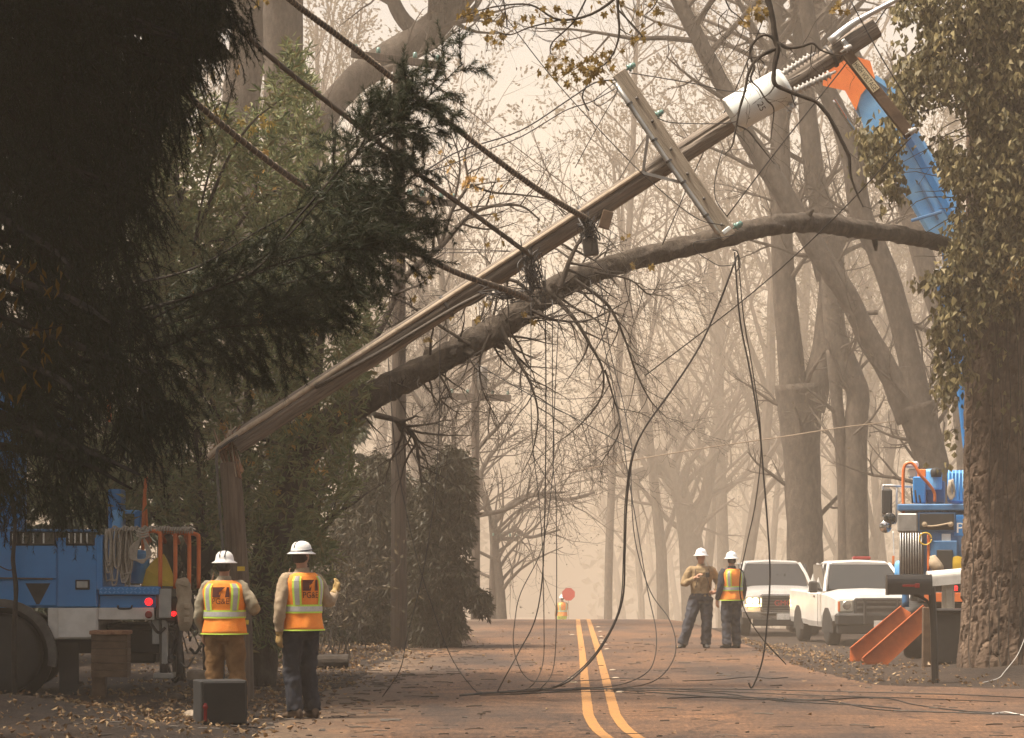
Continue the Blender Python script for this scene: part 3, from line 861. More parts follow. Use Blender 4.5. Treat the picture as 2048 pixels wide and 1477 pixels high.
# second fir: the bough that reaches out to the middle of the picture
fir2 = thing('fir_tree', 'fir whose spiky bough juts up to the right in front of the cables', 'tree', (-5.9, 27.0, gh(-5.9, 27.0)))
tp = spl([(-5.9, 27, -.2), (-5.9, 27, 4), (-5.8, 27, 9)], 6)
MB().tube(tp, np.linspace(.3, .14, len(tp)), 14, jit=.1).build('trunk', MAT['bark_char'], fir2, smooth=True, world=True)
nd, wd = MB(), MB()
def bough(px, d, w, nside, Ls, t0=.2, side_bias=(0, 0, 0)):
    pts, rad = pl(px, d, [v * .5 for v in w], 6)
    wd.tube(pts, rad, 6, cap=False)
    needle_spray(nd, None, pts[int(len(pts) * .35):], .003, nrs, 520, .05, .0052, 1.0)
    m = len(pts) - 1
    for j in range(nside):
        t = t0 + (1 - t0) * (j + rng.random()) / nside; i = min(int(t * m), m - 1)
        q = Vector(pts[i]).lerp(Vector(pts[i + 1]), t * m - i); dd = (Vector(pts[i + 1]) - Vector(pts[i])).normalized()
        s = dd.cross(Vector((0, 1, 0))).normalized() * (1 if j % 2 else -1)
        nd_ = dd * .75 + s * rng.uniform(.5, 1.0) + Vector((0, rng.uniform(-.5, .5), 0)) + Vector(side_bias)
        L = Ls * rng.uniform(.6, 1.2) * (1.1 - .5 * t)
        sub = wander_line(q, nd_, L, 5, rng, .12, .05)
        needle_spray(nd, wd, sub, .004, nrs, 470, .05, .0052, 1.0)
        for u in range(7):
            k = rng.randrange(1, 5)
            d3 = (sub[k] - sub[k - 1]).normalized() + rdir(rng) * .9 + Vector((0, 0, -.15))
            s3 = wander_line(sub[k], d3, L * rng.uniform(.35, .6), 4, rng, .15, .05)
            needle_spray(nd, None, s3, .003, nrs, 470, .05, .0052, 1.0)
bough([(-300, 760), (200, 640), (480, 560), (600, 430), (690, 330), (760, 280), (840, 210), (925, 128)], 26.5, [26, 20, 14, 12, 10, 8, 6, 3], 22, .62, .5)
bough([(300, 640), (520, 520), (640, 400), (720, 300), (790, 235), (830, 190)], 26.0, [12, 10, 8, 6, 4, 3], 18, .5, .5)
bough([(480, 560), (640, 500), (740, 430), (800, 380), (850, 330)], 26.8, [10, 8, 6, 5, 3], 20, .5, .3, (0, 0, -.3))
bough([(420, 600), (600, 560), (720, 520), (790, 470), (815, 430)], 26.3, [12, 10, 8, 5, 3], 24, .6, .2, (0, 0, -.3))
bough([(300, 620), (450, 570), (580, 520), (690, 500), (760, 500)], 25.6, [12, 10, 8, 5, 3], 26, .6, .1, (0, 0, -.2))
bough([(200, 580), (380, 540), (520, 460), (620, 410), (700, 400), (780, 440)], 26.9, [14, 10, 8, 6, 5, 3], 20, .5, .5, (0, 0, -.3))
bough([(200, 700), (360, 640), (500, 610), (620, 590), (700, 600)], 26.1, [12, 10, 8, 5, 3], 24, .6, .15, (0, 0, -.4))
bough([(150, 700), (300, 700), (420, 660), (520, 650), (600, 650)], 25.2, [12, 10, 8, 5, 3], 22, .7, .1, (0, 0, -.5))
bough([(700, 330), (740, 260), (760, 230), (772, 205)], 26.4, [8, 6, 4, 3], 8, .3, .1)
bough([(740, 280), (790, 260), (860, 255), (905, 240)], 26.2, [8, 6, 4, 3], 10, .32, .1)
bough([(760, 270), (800, 200), (815, 165), (820, 145)], 26.6, [8, 6, 4, 3], 8, .25, .1)
C, D = [], []
for (x, y) in sample_poly([(330, 560), (440, 520), (530, 450), (600, 390), (680, 340), (760, 360), (800, 400), (815, 450), (780, 500), (740, 540), (700, 590), (640, 640), (520, 660), (400, 680), (320, 640)], 5600, rng):
    if noise.noise((x * .014, y * .014, 6.4)) < -.18: continue
    C.append(tuple(P(x, y, rng.uniform(25.5, 28)))); D.append((rng.uniform(-.3, .9), rng.uniform(-.5, .5), rng.uniform(-.6, .6)))
leaf_cloud(nd, C, D, .11, .012, nrs, .1, .2)
wd.build('branches', MAT['bark_char'], fir2, world=True)['kind'] = 'stuff'
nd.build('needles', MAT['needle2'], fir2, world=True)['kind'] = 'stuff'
cone = MB().lathe([(.004, -.04), (.014, -.03), (.018, -.01), (.016, .01), (.01, .03), (.003, .04)], sides=8)
for k, (x, y) in enumerate([(822, 172), (812, 268)]):
    c = P(x, y, 26.2)
    cone.build('cone', MAT['bark_char'], fir2, smooth=True).location = c - fir2.location

# long-leaved evergreen behind the broken pole
lau = thing('bay_tree', 'tall dark evergreen with long narrow leaves behind the broken pole', 'tree', (-3.3, 41.5, gh(-3.3, 41.5)))
lp = [(330, 160), (420, 200), (480, 250), (540, 170), (570, 100), (600, 95), (625, 180), (640, 280), (680, 330), (700, 420), (720, 540), (760, 600), (760, 640), (745, 700), (740, 760), (725, 830), (700, 880), (705, 940), (720, 985), (690, 1010), (650, 1060), (665, 1110), (640, 1180), (620, 1260), (590, 1335), (520, 1345), (440, 1310), (412, 1180), (400, 1050), (200, 1050), (60, 1020), (0, 900), (60, 500), (200, 250)]
rng = random.Random(31)
tb = MB(); out = []
for k, (x, dx) in enumerate([(420, -60), (480, 30), (540, 70), (360, -120), (600, 60)]):
    pts, rad = pl([(x, 1360), (x + dx * .3, 1000), (x + dx * .8, 600), (x + dx * 1.2, 250)], 41.5 + (k % 3) * .9, [26, 20, 14, 5], 6)
    pts[0][2] = -.1
    tb.tube(pts, rad, 8, cap=False)
    sprout(out, pts, rad, 26, 1.5, rng, 1, 2, .1, 1.0, (0, 0, .4), nch=(5, 4))
wood(tb, out, 1.0, (8, 4, 3, 3))
tb.build('trunk', MAT['bark_dark'], lau, world=True)
C, D = [], []
for (x, y) in sample_poly(lp, 8200, rng):
    d0 = 37.2 + 5.6 * rng.random()
    h = noise.noise((x * .011, y * .011, d0 * .35))
    if h < -.22 and x > 330: continue
    c = P(x, y, d0)
    n = rng.randrange(5, 10)
    ax = Vector((rng.uniform(-.6, .7), rng.uniform(-.7, .5), rng.uniform(-.2, 1.0))).normalized()
    for j in range(n):
        C.append(tuple(c + ax * (j * .025) + rdir(rng) * .02)); D.append(tuple((ax * .8 + rdir(rng) * .8).normalized()))
leaf_cloud(MB(), C, D, .15, .034, NR, .15).build('crown', MAT['laurel'], lau, world=True)['kind'] = 'stuff'

# scattered yellow and orange leaves caught on twigs of a young maple in front of the evergreen
map_mesh = lobed_leaf('leaf', MAT['maple'], .15, 5, .5)
map_y = lobed_leaf('leaf', MAT['maple_y'], .16, 5, .5)
mp = thing('maple_sapling', 'thin maple sapling with orange and pale yellow leaves in front of the evergreen', 'tree', (-3.9, 38.8, gh(-3.9, 38.8)))
rng = random.Random(33); tb = MB()
tw = [[(425, 1400), (410, 1100), (380, 700), (390, 480), (430, 300), (470, 160)],
      [(390, 480), (450, 330), (500, 250), (560, 200)], [(400, 560), (500, 420), (560, 380), (640, 390)], [(395, 640), (500, 700), (560, 800), (620, 840)],
      [(400, 700), (430, 820), (500, 900), (590, 930)], [(470, 870), (530, 880), (600, 900), (640, 895)], [(600, 770), (560, 840), (500, 860), (450, 850)], [(395, 500), (440, 480), (500, 490), (560, 470)]]
for t in tw:
    pts, rad = pl(t, 38.8, [9, 3], 6)
    tb.tube(pts, rad, 5, cap=False)
tb.build('stems', MAT['bark_dark'], mp, world=True)
for (x, y, n, sp, me) in [(455, 245, 9, 38, map_y), (430, 225, 6, 34, map_y), (500, 250, 7, 40, map_y), (535, 240, 5, 25, map_y), (425, 150, 3, 20, map_y), (470, 135, 2, 12, map_mesh), (520, 350, 6, 35, map_mesh), (390, 275, 3, 22, map_mesh),
                          (468, 855, 10, 28, map_mesh), (485, 870, 5, 22, map_mesh), (590, 845, 8, 24, map_y), (600, 830, 6, 24, map_mesh), (505, 920, 4, 14, map_mesh), (545, 895, 2, 8, map_mesh), (640, 925, 4, 14, map_mesh), (586, 885, 3, 10, map_mesh),
                          (524, 640, 3, 14, map_mesh), (508, 775, 2, 10, map_mesh), (330, 780, 3, 16, map_y), (540, 630, 3, 16, map_mesh), (630, 655, 2, 10, map_mesh), (555, 985, 2, 8, map_y), (380, 590, 2, 9, map_mesh), (690, 835, 4, 20, map_mesh)]:
    for _ in range(n):
        put_leaf(me, 'leaf', mp, P(x + rng.gauss(0, sp * .5), y + rng.gauss(0, sp * .5), 38.6 + rng.uniform(-.3, .3)), rng)

# yellow-green leaves lit at the far left edge
yl = thing('hanging_branch', 'twig of yellowing leaves hanging at the left edge in front of the dark fir', 'branch', P(10, 640, 16.8))
rng = random.Random(35)
pts, rad = pl([(-60, 610), (20, 640), (70, 660), (130, 650)], 16.8, [8, 3], 5)
MB().tube(pts, rad, 5).build('stem', MAT['bark_dark'], yl, world=True)
ylm = leaf_cloud(MB(), [(0, 0, 0)], [(0, 1, 0)], .09, .03, np.random.RandomState(2)).build('leaf', leafmat('yellow green leaves', [(.22, .2, .03), (.16, .09, .02), (.12, .11, .02)], .5))
ylme = ylm.data; bpy.data.objects.remove(ylm)
for _ in range(44):
    put_leaf(ylme, 'leaf', yl, P(rng.uniform(-5, 125), rng.choice([rng.uniform(640, 790), rng.uniform(500, 600)]), 16.8 + rng.uniform(-.1, .1)), rng)

# undergrowth behind, grey twigs and dead brush on the left bank
brush = MB(); out = []
rng = random.Random(37)
for k in range(210):
    d0 = rng.uniform(46, 66); x = (rng.uniform(-250, 800) - CX) / F * d0
    if x > ledge(d0) - .5: continue
    h = rng.uniform(.6, 2.3)
    grow(out, (x, d0, gh(x, d0)), (rng.uniform(-.4, .4), rng.uniform(-.3, .3), 1), h, .014, 1, 3, rng, (5, 5, 4), .6, .25, .03)
wood(brush, out, 1.0)
c, dd = tips(out, 3); k = NR.choice(len(c), 9000, replace=False)
leaf_cloud(brush, c[k], dd[k], .10, .05, NR, .3, mi=1)
tag(brush.build('undergrowth', [MAT['bark_dark'], MAT['far_leaf']]), 'tangle of dead brush on the left bank', 'brush', kind='stuff')

# dark evergreens standing behind the left bank
def dark_conifer(px, d, h, w, seed, label, mat='needle2', leafL=.22, leafW=.05, n=5200, droop=.9, trunk_w=.16, base_up=.05, name='conifer', lean=0):
    rng = random.Random(seed)
    x = (px - CX) / F * d; z = gh(x, d)
    t = thing(name, label, 'tree', (x, d, z))
    tp = spl([(0, 0, -.2), (lean * .4, 0, h * .5), (lean, 0, h)], 6)
    MB().tube(tp, np.linspace(trunk_w, .02, len(tp)), 10, jit=.1).build('trunk', MAT['bark_char'], t, smooth=True)
    C, D, br = [], [], MB()
    for k in range(int(h * 13)):
        u = base_up + (1 - base_up) * (k + rng.random()) / (h * 13); zz = h * u
        a = rng.uniform(0, 6.28); L = w * (1 - u * .82) * rng.uniform(.45, 1.15) * (1 + .35 * noise.noise((px * .01, zz * 1.2, a)))
        q = wander_line((lean * u, 0, zz), (math.cos(a), math.sin(a), .15), L, 5, rng, .12, .1 * droop)
        br.tube(q, np.linspace(.02, .004, len(q)), 3, cap=False)
        m = max(6, int(n / (h * 13)))
        for j in range(m):
            f = rng.random() * 5; i = min(int(f), 4)
            C.append(tuple(q[i].lerp(q[i + 1], f - i) + rdir(rng) * .06)); D.append(tuple((rdir(rng) * .7 + Vector((math.cos(a), math.sin(a), -droop))).normalized()))
    br.build('branches', MAT['bark_char'], t)['kind'] = 'stuff'
    leaf_cloud(MB(), C, D, leafL, leafW, nrs, .2).build('crown', MAT[mat], t)['kind'] = 'stuff'
    return t
def leafy_mass(name, label, poly, d0, d1, n, mat, L, W, seed, hole=-.25, down=.5, cat='tree', stem=None, sc_=.02):
    rng = random.Random(seed); xs_ = [p[0] for p in poly]; xm = sum(xs_) / len(xs_); dm = (d0 + d1) / 2; x = (xm - CX) / F * dm
    t = thing(name, label, cat, (x, dm, gh(x, dm)))
    tb = MB()
    for k in range(stem or 3):
        yt_ = min(p[1] for p in poly) + 20
        tb.tube(spl([(x + rng.uniform(-.1, .1), dm, gh(x, dm) - .1), P(xm + rng.uniform(-20, 20), (yt_ + 1290) / 2, dm), P(xm + rng.uniform(-30, 30), yt_, dm)], 5), np.linspace(.07, .01, 11), 6, cap=False)
    tb.build('trunk', MAT['bark_char'], t, world=True)
    C, D = [], []
    for (px, py) in sample_poly(poly, n, rng):
        dd = rng.uniform(d0, d1)
        if noise.noise((px * sc_, py * sc_, dd)) < hole: continue
        c = P(px, py, dd); ax = Vector((rng.uniform(-.7, .7), rng.uniform(-.7, .7), rng.uniform(-1, .5) - down)).normalized()
        for j in range(5): C.append(tuple(c + ax * (.03 * j) + rdir(rng) * .03)); D.append(tuple((ax + rdir(rng) * .7).normalized()))
    leaf_cloud(MB(), C, D, L, W, nrs, .2).build('crown', MAT[mat], t, world=True)['kind'] = 'stuff'
    return t
leafy_mass('evergreen_shrub', 'shaggy dark evergreen right of the far utility pole on the left', [(828, 1292), (824, 1180), (834, 1080), (838, 980), (852, 930), (872, 950), (880, 905), (905, 888), (930, 896), (944, 940), (940, 1010), (946, 1060), (930, 1100), (944, 1150), (972, 1180), (976, 1222), (956, 1226), (944, 1200), (920, 1210), (925, 1250), (906, 1290)], 55.5, 57.5, 4200, 'shrub_dark', .15, .05, 41)
leafy_mass('evergreen_shrub', 'grey-brown thicket filling the bank left of the far utility pole', [(640, 1310), (650, 1120), (690, 1000), (720, 930), (760, 900), (800, 930), (835, 980), (840, 1100), (835, 1290), (760, 1320)], 57.5, 63, 5200, 'shrub_dark', .16, .055, 48, -.3)
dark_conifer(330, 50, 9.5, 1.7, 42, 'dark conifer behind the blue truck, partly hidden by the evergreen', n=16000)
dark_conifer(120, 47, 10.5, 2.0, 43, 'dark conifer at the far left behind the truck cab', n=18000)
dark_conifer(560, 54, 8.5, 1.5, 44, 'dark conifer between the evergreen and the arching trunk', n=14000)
dark_conifer(700, 66, 6.2, 1.2, 47, 'half hidden grey-green conifer left of the far utility pole', n=9000)
# ------------------------------------------------------------------ the snapped utility pole
PD = 35.0                                             # distance of the pole
def mtr(px, d=PD): return px * d / F
pb = P(487, 1405, PD)
pole = thing('utility_pole', 'snapped wooden utility pole leaning across the road, transformer near its top', 'utility pole', (pb.x, PD, gh(pb.x, PD)))

def pole_wood(mb, pts, rad, sides=26, seed=0, groove=.05):
    """a round pole with drying cracks running along it"""
    p = np.array(pts); n = len(p); rng = random.Random(seed)
    gr = [1 - groove * abs(rng.gauss(0, 1)) for _ in range(sides)]
    t = np.gradient(p, axis=0); t /= np.linalg.norm(t, axis=1)[:, None]
    u = np.cross(t[0], (0, 1, 0)); u /= np.linalg.norm(u)
    V = []
    for i in range(n):
        uu = u - t[i] * (u @ t[i]); uu /= np.linalg.norm(uu); w = np.cross(t[i], uu)
        for k in range(sides):
            a = 2 * math.pi * k / sides
            f = gr[k] + .03 * noise.noise((k * 1.7, i * .21, seed)) 
            if noise.noise((k * 3.1, i * .12, seed + 5)) > .28: f -= .06
            V.append(p[i] + (uu * math.cos(a) + w * math.sin(a)) * rad[i] * f)
    i = np.arange(n - 1)[:, None] * sides; k = np.arange(sides)[None, :]; k2 = (k + 1) % sides
    mb.add(V, np.stack([i + k, i + k2, i + sides + k2, i + sides + k], -1).reshape(-1, 4))
    off = mb.n - n * sides
    for c in (np.arange(sides)[::-1], np.arange(sides) + (n - 1) * sides):
        mb.f.append((c + off)[None, :]); mb.m.append(np.zeros(1, int))
    return mb

# grain runs along each piece: wood material stretched along the local axis of the mesh
def grain(name, ax, c1, c2, c3, scale=1.0):
    m, N, L, b = node_mat(name); b.inputs['Roughness'].default_value = .88
    tc = N.new('ShaderNodeTexCoord'); vm = N.new('ShaderNodeVectorRotate'); vm.rotation_type = 'Y_AXIS'
    vm.inputs['Angle'].default_value = ax
    L.new(tc.outputs['Object'], vm.inputs['Vector'])
    mp_ = N.new('ShaderNodeMapping'); mp_.inputs['Scale'].default_value = (.9 * scale, 16 * scale, 16 * scale); L.new(vm.outputs[0], mp_.inputs[0])
    n1 = N.new('ShaderNodeTexNoise'); n1.inputs['Scale'].default_value = 1.6; n1.inputs['Detail'].default_value = 9; n1.inputs['Roughness'].default_value = .72; L.new(mp_.outputs[0], n1.inputs['Vector'])
    r = N.new('ShaderNodeValToRGB'); r.color_ramp.elements[0].position = .34; r.color_ramp.elements[1].position = .66
    r.color_ramp.elements[0].color = (*c1, 1); r.color_ramp.elements[1].color = (*c2, 1); e = r.color_ramp.elements.new(.48); e.color = (*c3, 1)
    L.new(n1.outputs[0], r.inputs[0]); L.new(r.outputs[0], b.inputs['Base Color'])
    bp = N.new('ShaderNodeBump'); bp.inputs['Distance'].default_value = .02; L.new(n1.outputs[0], bp.inputs['Height']); L.new(bp.outputs[0], b.inputs['Normal'])
    return m
# the lean: from the break (432,915) to the top (1752,55)
LA = math.atan2(860, 1320)
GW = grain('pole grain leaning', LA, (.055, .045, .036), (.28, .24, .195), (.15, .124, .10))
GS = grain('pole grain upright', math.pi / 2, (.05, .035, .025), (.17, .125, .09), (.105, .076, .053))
GA = grain('crossarm grain', -math.atan2(330, 225), (.17, .14, .105), (.36, .31, .24), (.27, .225, .17))

pts = np.array([P(470 + 1282 * t, 888 - 833 * t, PD) for t in np.linspace(0, 1, 60)])
rad = np.linspace(mtr(47) / 2, mtr(43) / 2, 60)
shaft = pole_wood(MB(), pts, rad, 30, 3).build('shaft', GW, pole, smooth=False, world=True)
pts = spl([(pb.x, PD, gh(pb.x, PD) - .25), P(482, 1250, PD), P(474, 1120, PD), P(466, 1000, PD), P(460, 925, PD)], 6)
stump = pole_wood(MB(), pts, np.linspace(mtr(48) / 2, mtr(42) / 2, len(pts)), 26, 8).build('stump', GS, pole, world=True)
# torn fibres at the break
rng = random.Random(51)
for k in range(46):
    a = P(rng.uniform(442, 486), rng.uniform(905, 950), PD + rng.uniform(-.1, .1))
    if k % 2:
        b = P(rng.uniform(425, 470), rng.uniform(845, 890), PD + rng.uniform(-.12, .12)); a = P(rng.uniform(452, 486), rng.uniform(925, 965), PD + rng.uniform(-.1, .1))
    else:
        a = P(rng.uniform(455, 510), rng.uniform(850, 895), PD + rng.uniform(-.1, .1)); b = P(rng.uniform(405, 450), rng.uniform(890, 925), PD + rng.uniform(-.12, .12))
    m = (a + b) / 2 + rdir(rng) * .02
    MB().tube(spl([a, m, b], 3), [.016, .015, .012, .012, .008, .006, .002], 4, flat=(1.4, .6)).build('splinter', MAT['wood_red' if k % 3 else 'wood_pale'], pole, world=True)
# pale moulding along the upper edge, its lower end split
pts = pl([(412, 918), (452, 884), (560, 815), (700, 722), (850, 625), (1000, 528), (1150, 430), (1290, 338)], PD - .13, None, 4)
MB().tube(pts, np.linspace(mtr(9) / 2, mtr(7) / 2, len(pts)), 8, flat=(1, 1.2)).build('moulding', MAT['wood_pale'], pole, world=True)
pts = pl([(630, 775), (760, 705), (900, 622), (960, 590)], PD - .16, None, 5)
MB().tube(pts, mtr(8) / 2, 8).build('riser_cable', MAT['cable'], pole, smooth=True, world=True)
pts = pl([(447, 1400), (447, 1200), (447, 1115), (441, 1040), (435, 960), (434, 905), (446, 892), (476, 872)], PD - .2, None, 5)
MB().tube(pts, mtr(6) / 2, 8).build('conduit', MAT['steel_dark'], pole, smooth=True, world=True)
for (x, y) in ((482, 1138), (490, 1245)):
    c = P(x, y, PD - .155)
    MB().box(c, (mtr(15), .012, mtr(9)), bev=.002).build('marker_tag', MAT['yellow'], pole, world=True)
pts = pl([(1660, 84), (1700, 52), (1740, 28), (1800, -4), (1860, -40)], PD - .12, [18, 16, 11, 10, 10], 4)
MB().tube(pts[0], pts[1], 10).build('top_pipe', MAT['alu'], pole, smooth=True, world=True)

def frame(a, b, nrm=(0, -1, 0)):
    """rotation with x along a->b, y away from the viewer"""
    x = (Vector(b) - Vector(a)).normalized(); y = -Vector(nrm); y = (y - x * y.dot(x)).normalized(); z = x.cross(y)
    return Matrix((x, y, z)).transposed()

def arm(a, b, w, name, mat, parent, thick=.10, bev=.006):
    m = (Vector(a) + Vector(b)) / 2
    return MB().box(m, ((Vector(b) - Vector(a)).length, thick, w), frame(a, b), bev=bev).build(name, mat, parent, world=True)

# grey crossarm with its pipe, braces and insulators
a, b = P(1238, 146, PD - .19), P(1458, 474, PD - .19)
xarm = arm(a, b, mtr(29), 'crossarm', GA, pole, .10)
ax = (b - a).normalized(); pr = Vector((ax.z, 0, -ax.x))
pts = [P(1230, 166, PD - .28), P(1340, 330, PD - .28), P(1437, 468, PD - .28)]
MB().tube(spl(pts, 4), mtr(10) / 2, 10).build('arm_conduit', MAT['steel'], xarm, smooth=True, world=True)
for t in (.14, .38, .52, .66, .88):
    c = Vector(pts[0]).lerp(Vector(pts[2]), t)
    MB().tube([c - ax * .014, c + ax * .014], mtr(14) / 2, 10).build('clamp', MAT['steel_dark'], xarm, world=True)
for (p0, p1) in (((1296, 270), (1286, 346)), ((1286, 346), (1388, 372))):
    arm(P(*p0, PD - .30), P(*p1, PD - .22), .035, 'brace', MAT['steel'], xarm, .008, .001)
for t in (.16, .3, .47, .62, .77, .93):
    c = a.lerp(b, t) + Vector((0, -.052, 0))
    MB().lathe([(.018, 0), (.018, .012), (.01, .02), (.001, .021)], c, 8, Matrix.Rotation(math.radians(90), 3, 'X')).build('bolt', MAT['steel_dark'], xarm, world=True)
def pin_insulator(c, ax_, parent, mat='insul', s=1.0):
    q = Vector((0, 0, 1)).rotation_difference(Vector(ax_)).to_matrix()
    return MB().lathe([(.012 * s, -.06 * s), (.012 * s, 0), (.045 * s, 0), (.05 * s, .02 * s), (.03 * s, .03 * s), (.045 * s, .05 * s), (.03 * s, .065 * s), (.032 * s, .085 * s), (.02 * s, .1 * s), (.002, .102 * s)], c, 14, q).build('insulator', MAT[mat], parent, smooth=True, world=True)
for (x, y) in ((1256, 138), (1312, 232), (1470, 455)):
    pin_insulator(P(x, y, PD - .2), pr if pr.x > 0 else -pr, xarm)
MB().box(P(1453, 461, PD - .33), (.11, .06, .05), frame(P(1440, 470, PD), P(1468, 448, PD)), bev=.008).build('cutout', MAT['tank'], xarm, world=True)

# warning arm near the top
a, b = P(1686, 98, PD - .2), P(1822, 272, PD - .2)
warm = arm(a, b, mtr(22), 'warning_arm', MAT['post_brown'], pole, .09)
ax = (b - a).normalized()
a2, b2 = a.lerp(b, .165) + Vector((0, -.048, 0)), a.lerp(b, .485) + Vector((0, -.048, 0))
plate = arm(a2, b2, mtr(16), 'warning_plate', MAT['sign'], warm, .004, .001)
fr = frame(a2, b2); cc = (a2 + b2) / 2 + Vector((0, -.004, 0))
up = Vector((fr[0][2], fr[1][2], fr[2][2]))
mb = MB(); put_text(mb, 'HIGH VOLTAGE', (b2 - a2).length * .94, mtr(11), lambda u, v: cc + ax * u + up * v)
mb.build('lettering', MAT['print_black'], plate, world=True)
for t in (.02, .97): pin_insulator(a.lerp(b, t) + Vector((0, -.05, 0)), (.85, -.1, .5), warm, 'porcelain', .9)
c = P(1690, 88, PD - .2); MB().box(c, (.10, .10, .05), frame(a, b), bev=.006).build('bracket', MAT['steel'], warm, world=True)

# transformer can
ta, tb_ = P(1462, 232, PD - .34), P(1568, 172, PD - .34)
tax = (tb_ - ta); tl = tax.length; q = Vector((0, 0, 1)).rotation_difference(tax.normalized()).to_matrix()
tr = mtr(74) / 2
can = MB().lathe([(tr * .96, 0), (tr, .012), (tr, tl * .5), (tr, tl - .03), (tr * 1.04, tl - .028), (tr * 1.04, tl), (tr * .9, tl + .035), (.01, tl + .05)], ta, 40, q).build('transformer', MAT['tank'], pole, smooth=False, world=True)
for p_ in can.data.polygons: p_.use_smooth = len(p_.vertices) == 4
tn = tax.normalized(); tu = Vector((-tn.z, 0, tn.x))
def on_can(u, v):                                     # u along the axis, v round the barrel
    th = v / tr
    return ta + tn * (tl * .60 + u) + tu * (math.sin(th) * tr * 1.012) + Vector((0, -math.cos(th) * tr * 1.012, 0))
mb = MB(); put_text(mb, '25', .10, .075, lambda u, v: on_can(v - .09, -u - .10)); mb.build('lettering', MAT['print_black'], can, world=True)
for v in (-.2, .2):
    MB().box(ta + tn * (tl * .5) + Vector((0, .28, 0)) + tu * v * .3, (.3, .12, .05), frame(ta, tb_)).build('hanger', MAT['steel_dark'], can, world=True)
def bushing(a, b, w, n=9):
    a, b = Vector(a), Vector(b); L = (b - a).length; q = Vector((0, 0, 1)).rotation_difference((b - a).normalized()).to_matrix(); pf = []
    for i in range(n):
        z = L * (i + .2) / n; pf += [(w * .55, z), (w, z + L * .25 / n), (w * .95, z + L * .4 / n), (w * .55, z + L * .55 / n)]
    pf += [(w * .3, L), (w * .28, L + .06), (.002, L + .062)]
    return MB().lathe(pf, a, 16, q).build('bushing', MAT['porcelain'], can, smooth=True, world=True)
bushing(P(1553, 156, PD - .46), P(1622, 112, PD - .46), .052)
bushing(P(1588, 184, PD - .50), P(1662, 148, PD - .50), .055)
bushing(P(1592, 214, PD - .38), P(1574, 206, PD - .38), .035, 3)
bushing(P(1575, 226, PD - .42), P(1586, 212, PD - .44), .035, 3)
# block and splice box under the pole
MB().box(P(1212, 440, PD - .1), (mtr(22), .10, mtr(36)), Matrix.Rotation(.28, 3, 'Y'), bev=.008).build('step_block', MAT['post_brown'], pole, world=True)
MB().box(P(1181, 494, PD - .18), (mtr(30), .13, mtr(36)), Matrix.Rotation(-.12, 3, 'Y'), bev=.012).build('splice_box', MAT['steel_dark'], pole, world=True)
# bands round the shaft where the cables are tied
for t in (.33, .452, .545, .93):
    c = P(470 + 1282 * t, 888 - 833 * t, PD); dx = Vector((1282, 0, 833)).normalized()
    MB().tube([c - dx * .02, c + dx * .02], mtr(49) / 2, 20).build('band', MAT['steel_dark'], pole, smooth=True, world=True)

# ------------------------------------------------------------------ fallen tree resting under the pole
FD = 39.0
ft = thing('fallen_tree', 'bare tree toppled under the snapped pole, its trunk arching right into the ivy', 'fallen tree', (P(560, 1330, FD).x, FD, 0))
pts, rad = pl([(520, 1372), (540, 1100), (600, 930), (660, 850), (740, 795), (850, 738), (935, 690), (1000, 655), (1060, 612), (1120, 572), (1200, 540), (1310, 508), (1450, 474), (1540, 452), (1620, 446), (1700, 456), (1800, 470), (1900, 492), (1990, 520)], [FD, FD, FD, FD, FD, FD, FD, 39.4, 40.4, 42.2, 43.6], [62, 60, 60, 58, 56, 54, 54, 52, 50, 48, 44, 41, 40, 40, 39, 37, 34, 31, 28], 12)
MB().tube(pts, rad, 36, jit=.20, jscale=11).build('trunk', MAT['bark_grey'], ft, smooth=True, world=True)
ftp, ftr = pts[::2], rad[::2]
rng = random.Random(61); out = []
for k in range(17):                                   # snapped stubs and knots along the trunk
    i = rng.randrange(60, len(pts) - 20); c = Vector(pts[i]); dd = (Vector(pts[i + 1]) - c).normalized()
    s = (dd.cross(rdir(rng)).normalized() + dd * .4 + Vector((0, -.3, 0))).normalized(); L = rng.uniform(.04, .16)
    MB().tube([c + s * rad[i] * .6, c + s * (rad[i] + L * .5), c + s * (rad[i] + L)], [rad[i] * .45, rad[i] * .28, rad[i] * rng.uniform(.1, .22)], 8, jit=.3, jscale=20).build('stub', MAT['bark_grey'], ft, world=True)
br = [([(1000, 655), (1035, 720), (1062, 770), (1076, 830), (1066, 900), (1045, 945)], [11, 8, 6, 4, 3, 2]),
      ([(1105, 590), (1150, 640), (1180, 690), (1206, 742), (1200, 800), (1160, 850), (1110, 890), (1060, 930)], [12, 9, 7, 5, 4, 3, 2, 2]),
      ([(1150, 560), (1215, 610), (1250, 680), (1270, 740), (1300, 800), (1335, 838)], [9, 7, 5, 4, 3, 2]),
      ([(1190, 545), (1260, 560), (1300, 590), (1320, 560)], [6, 4, 3, 2]),
      ([(980, 670), (960, 720), (965, 780), (1000, 850)], [7, 5, 3, 2]),
      ([(1080, 610), (1020, 560), (940, 610), (850, 620), (770, 660)], [10, 8, 6, 4, 3]),
      ([(1120, 575), (1140, 520), (1160, 480), (1185, 440)], [14, 10, 7, 4]),
      ([(940, 690), (860, 640), (800, 600), (740, 590)], [8, 6, 4, 2]),
      ([(1060, 620), (1110, 640), (1180, 640), (1260, 600)], [8, 6, 4, 2]),
      ([(750, 830), (800, 845), (830, 880), (842, 960)], [14, 12, 9, 4]),
      ([(1210, 740), (1225, 790), (1240, 860), (1200, 930)], [5, 4, 3, 2]),
      ([(870, 735), (900, 790), (880, 800), (920, 830)], [6, 4, 3, 2])]
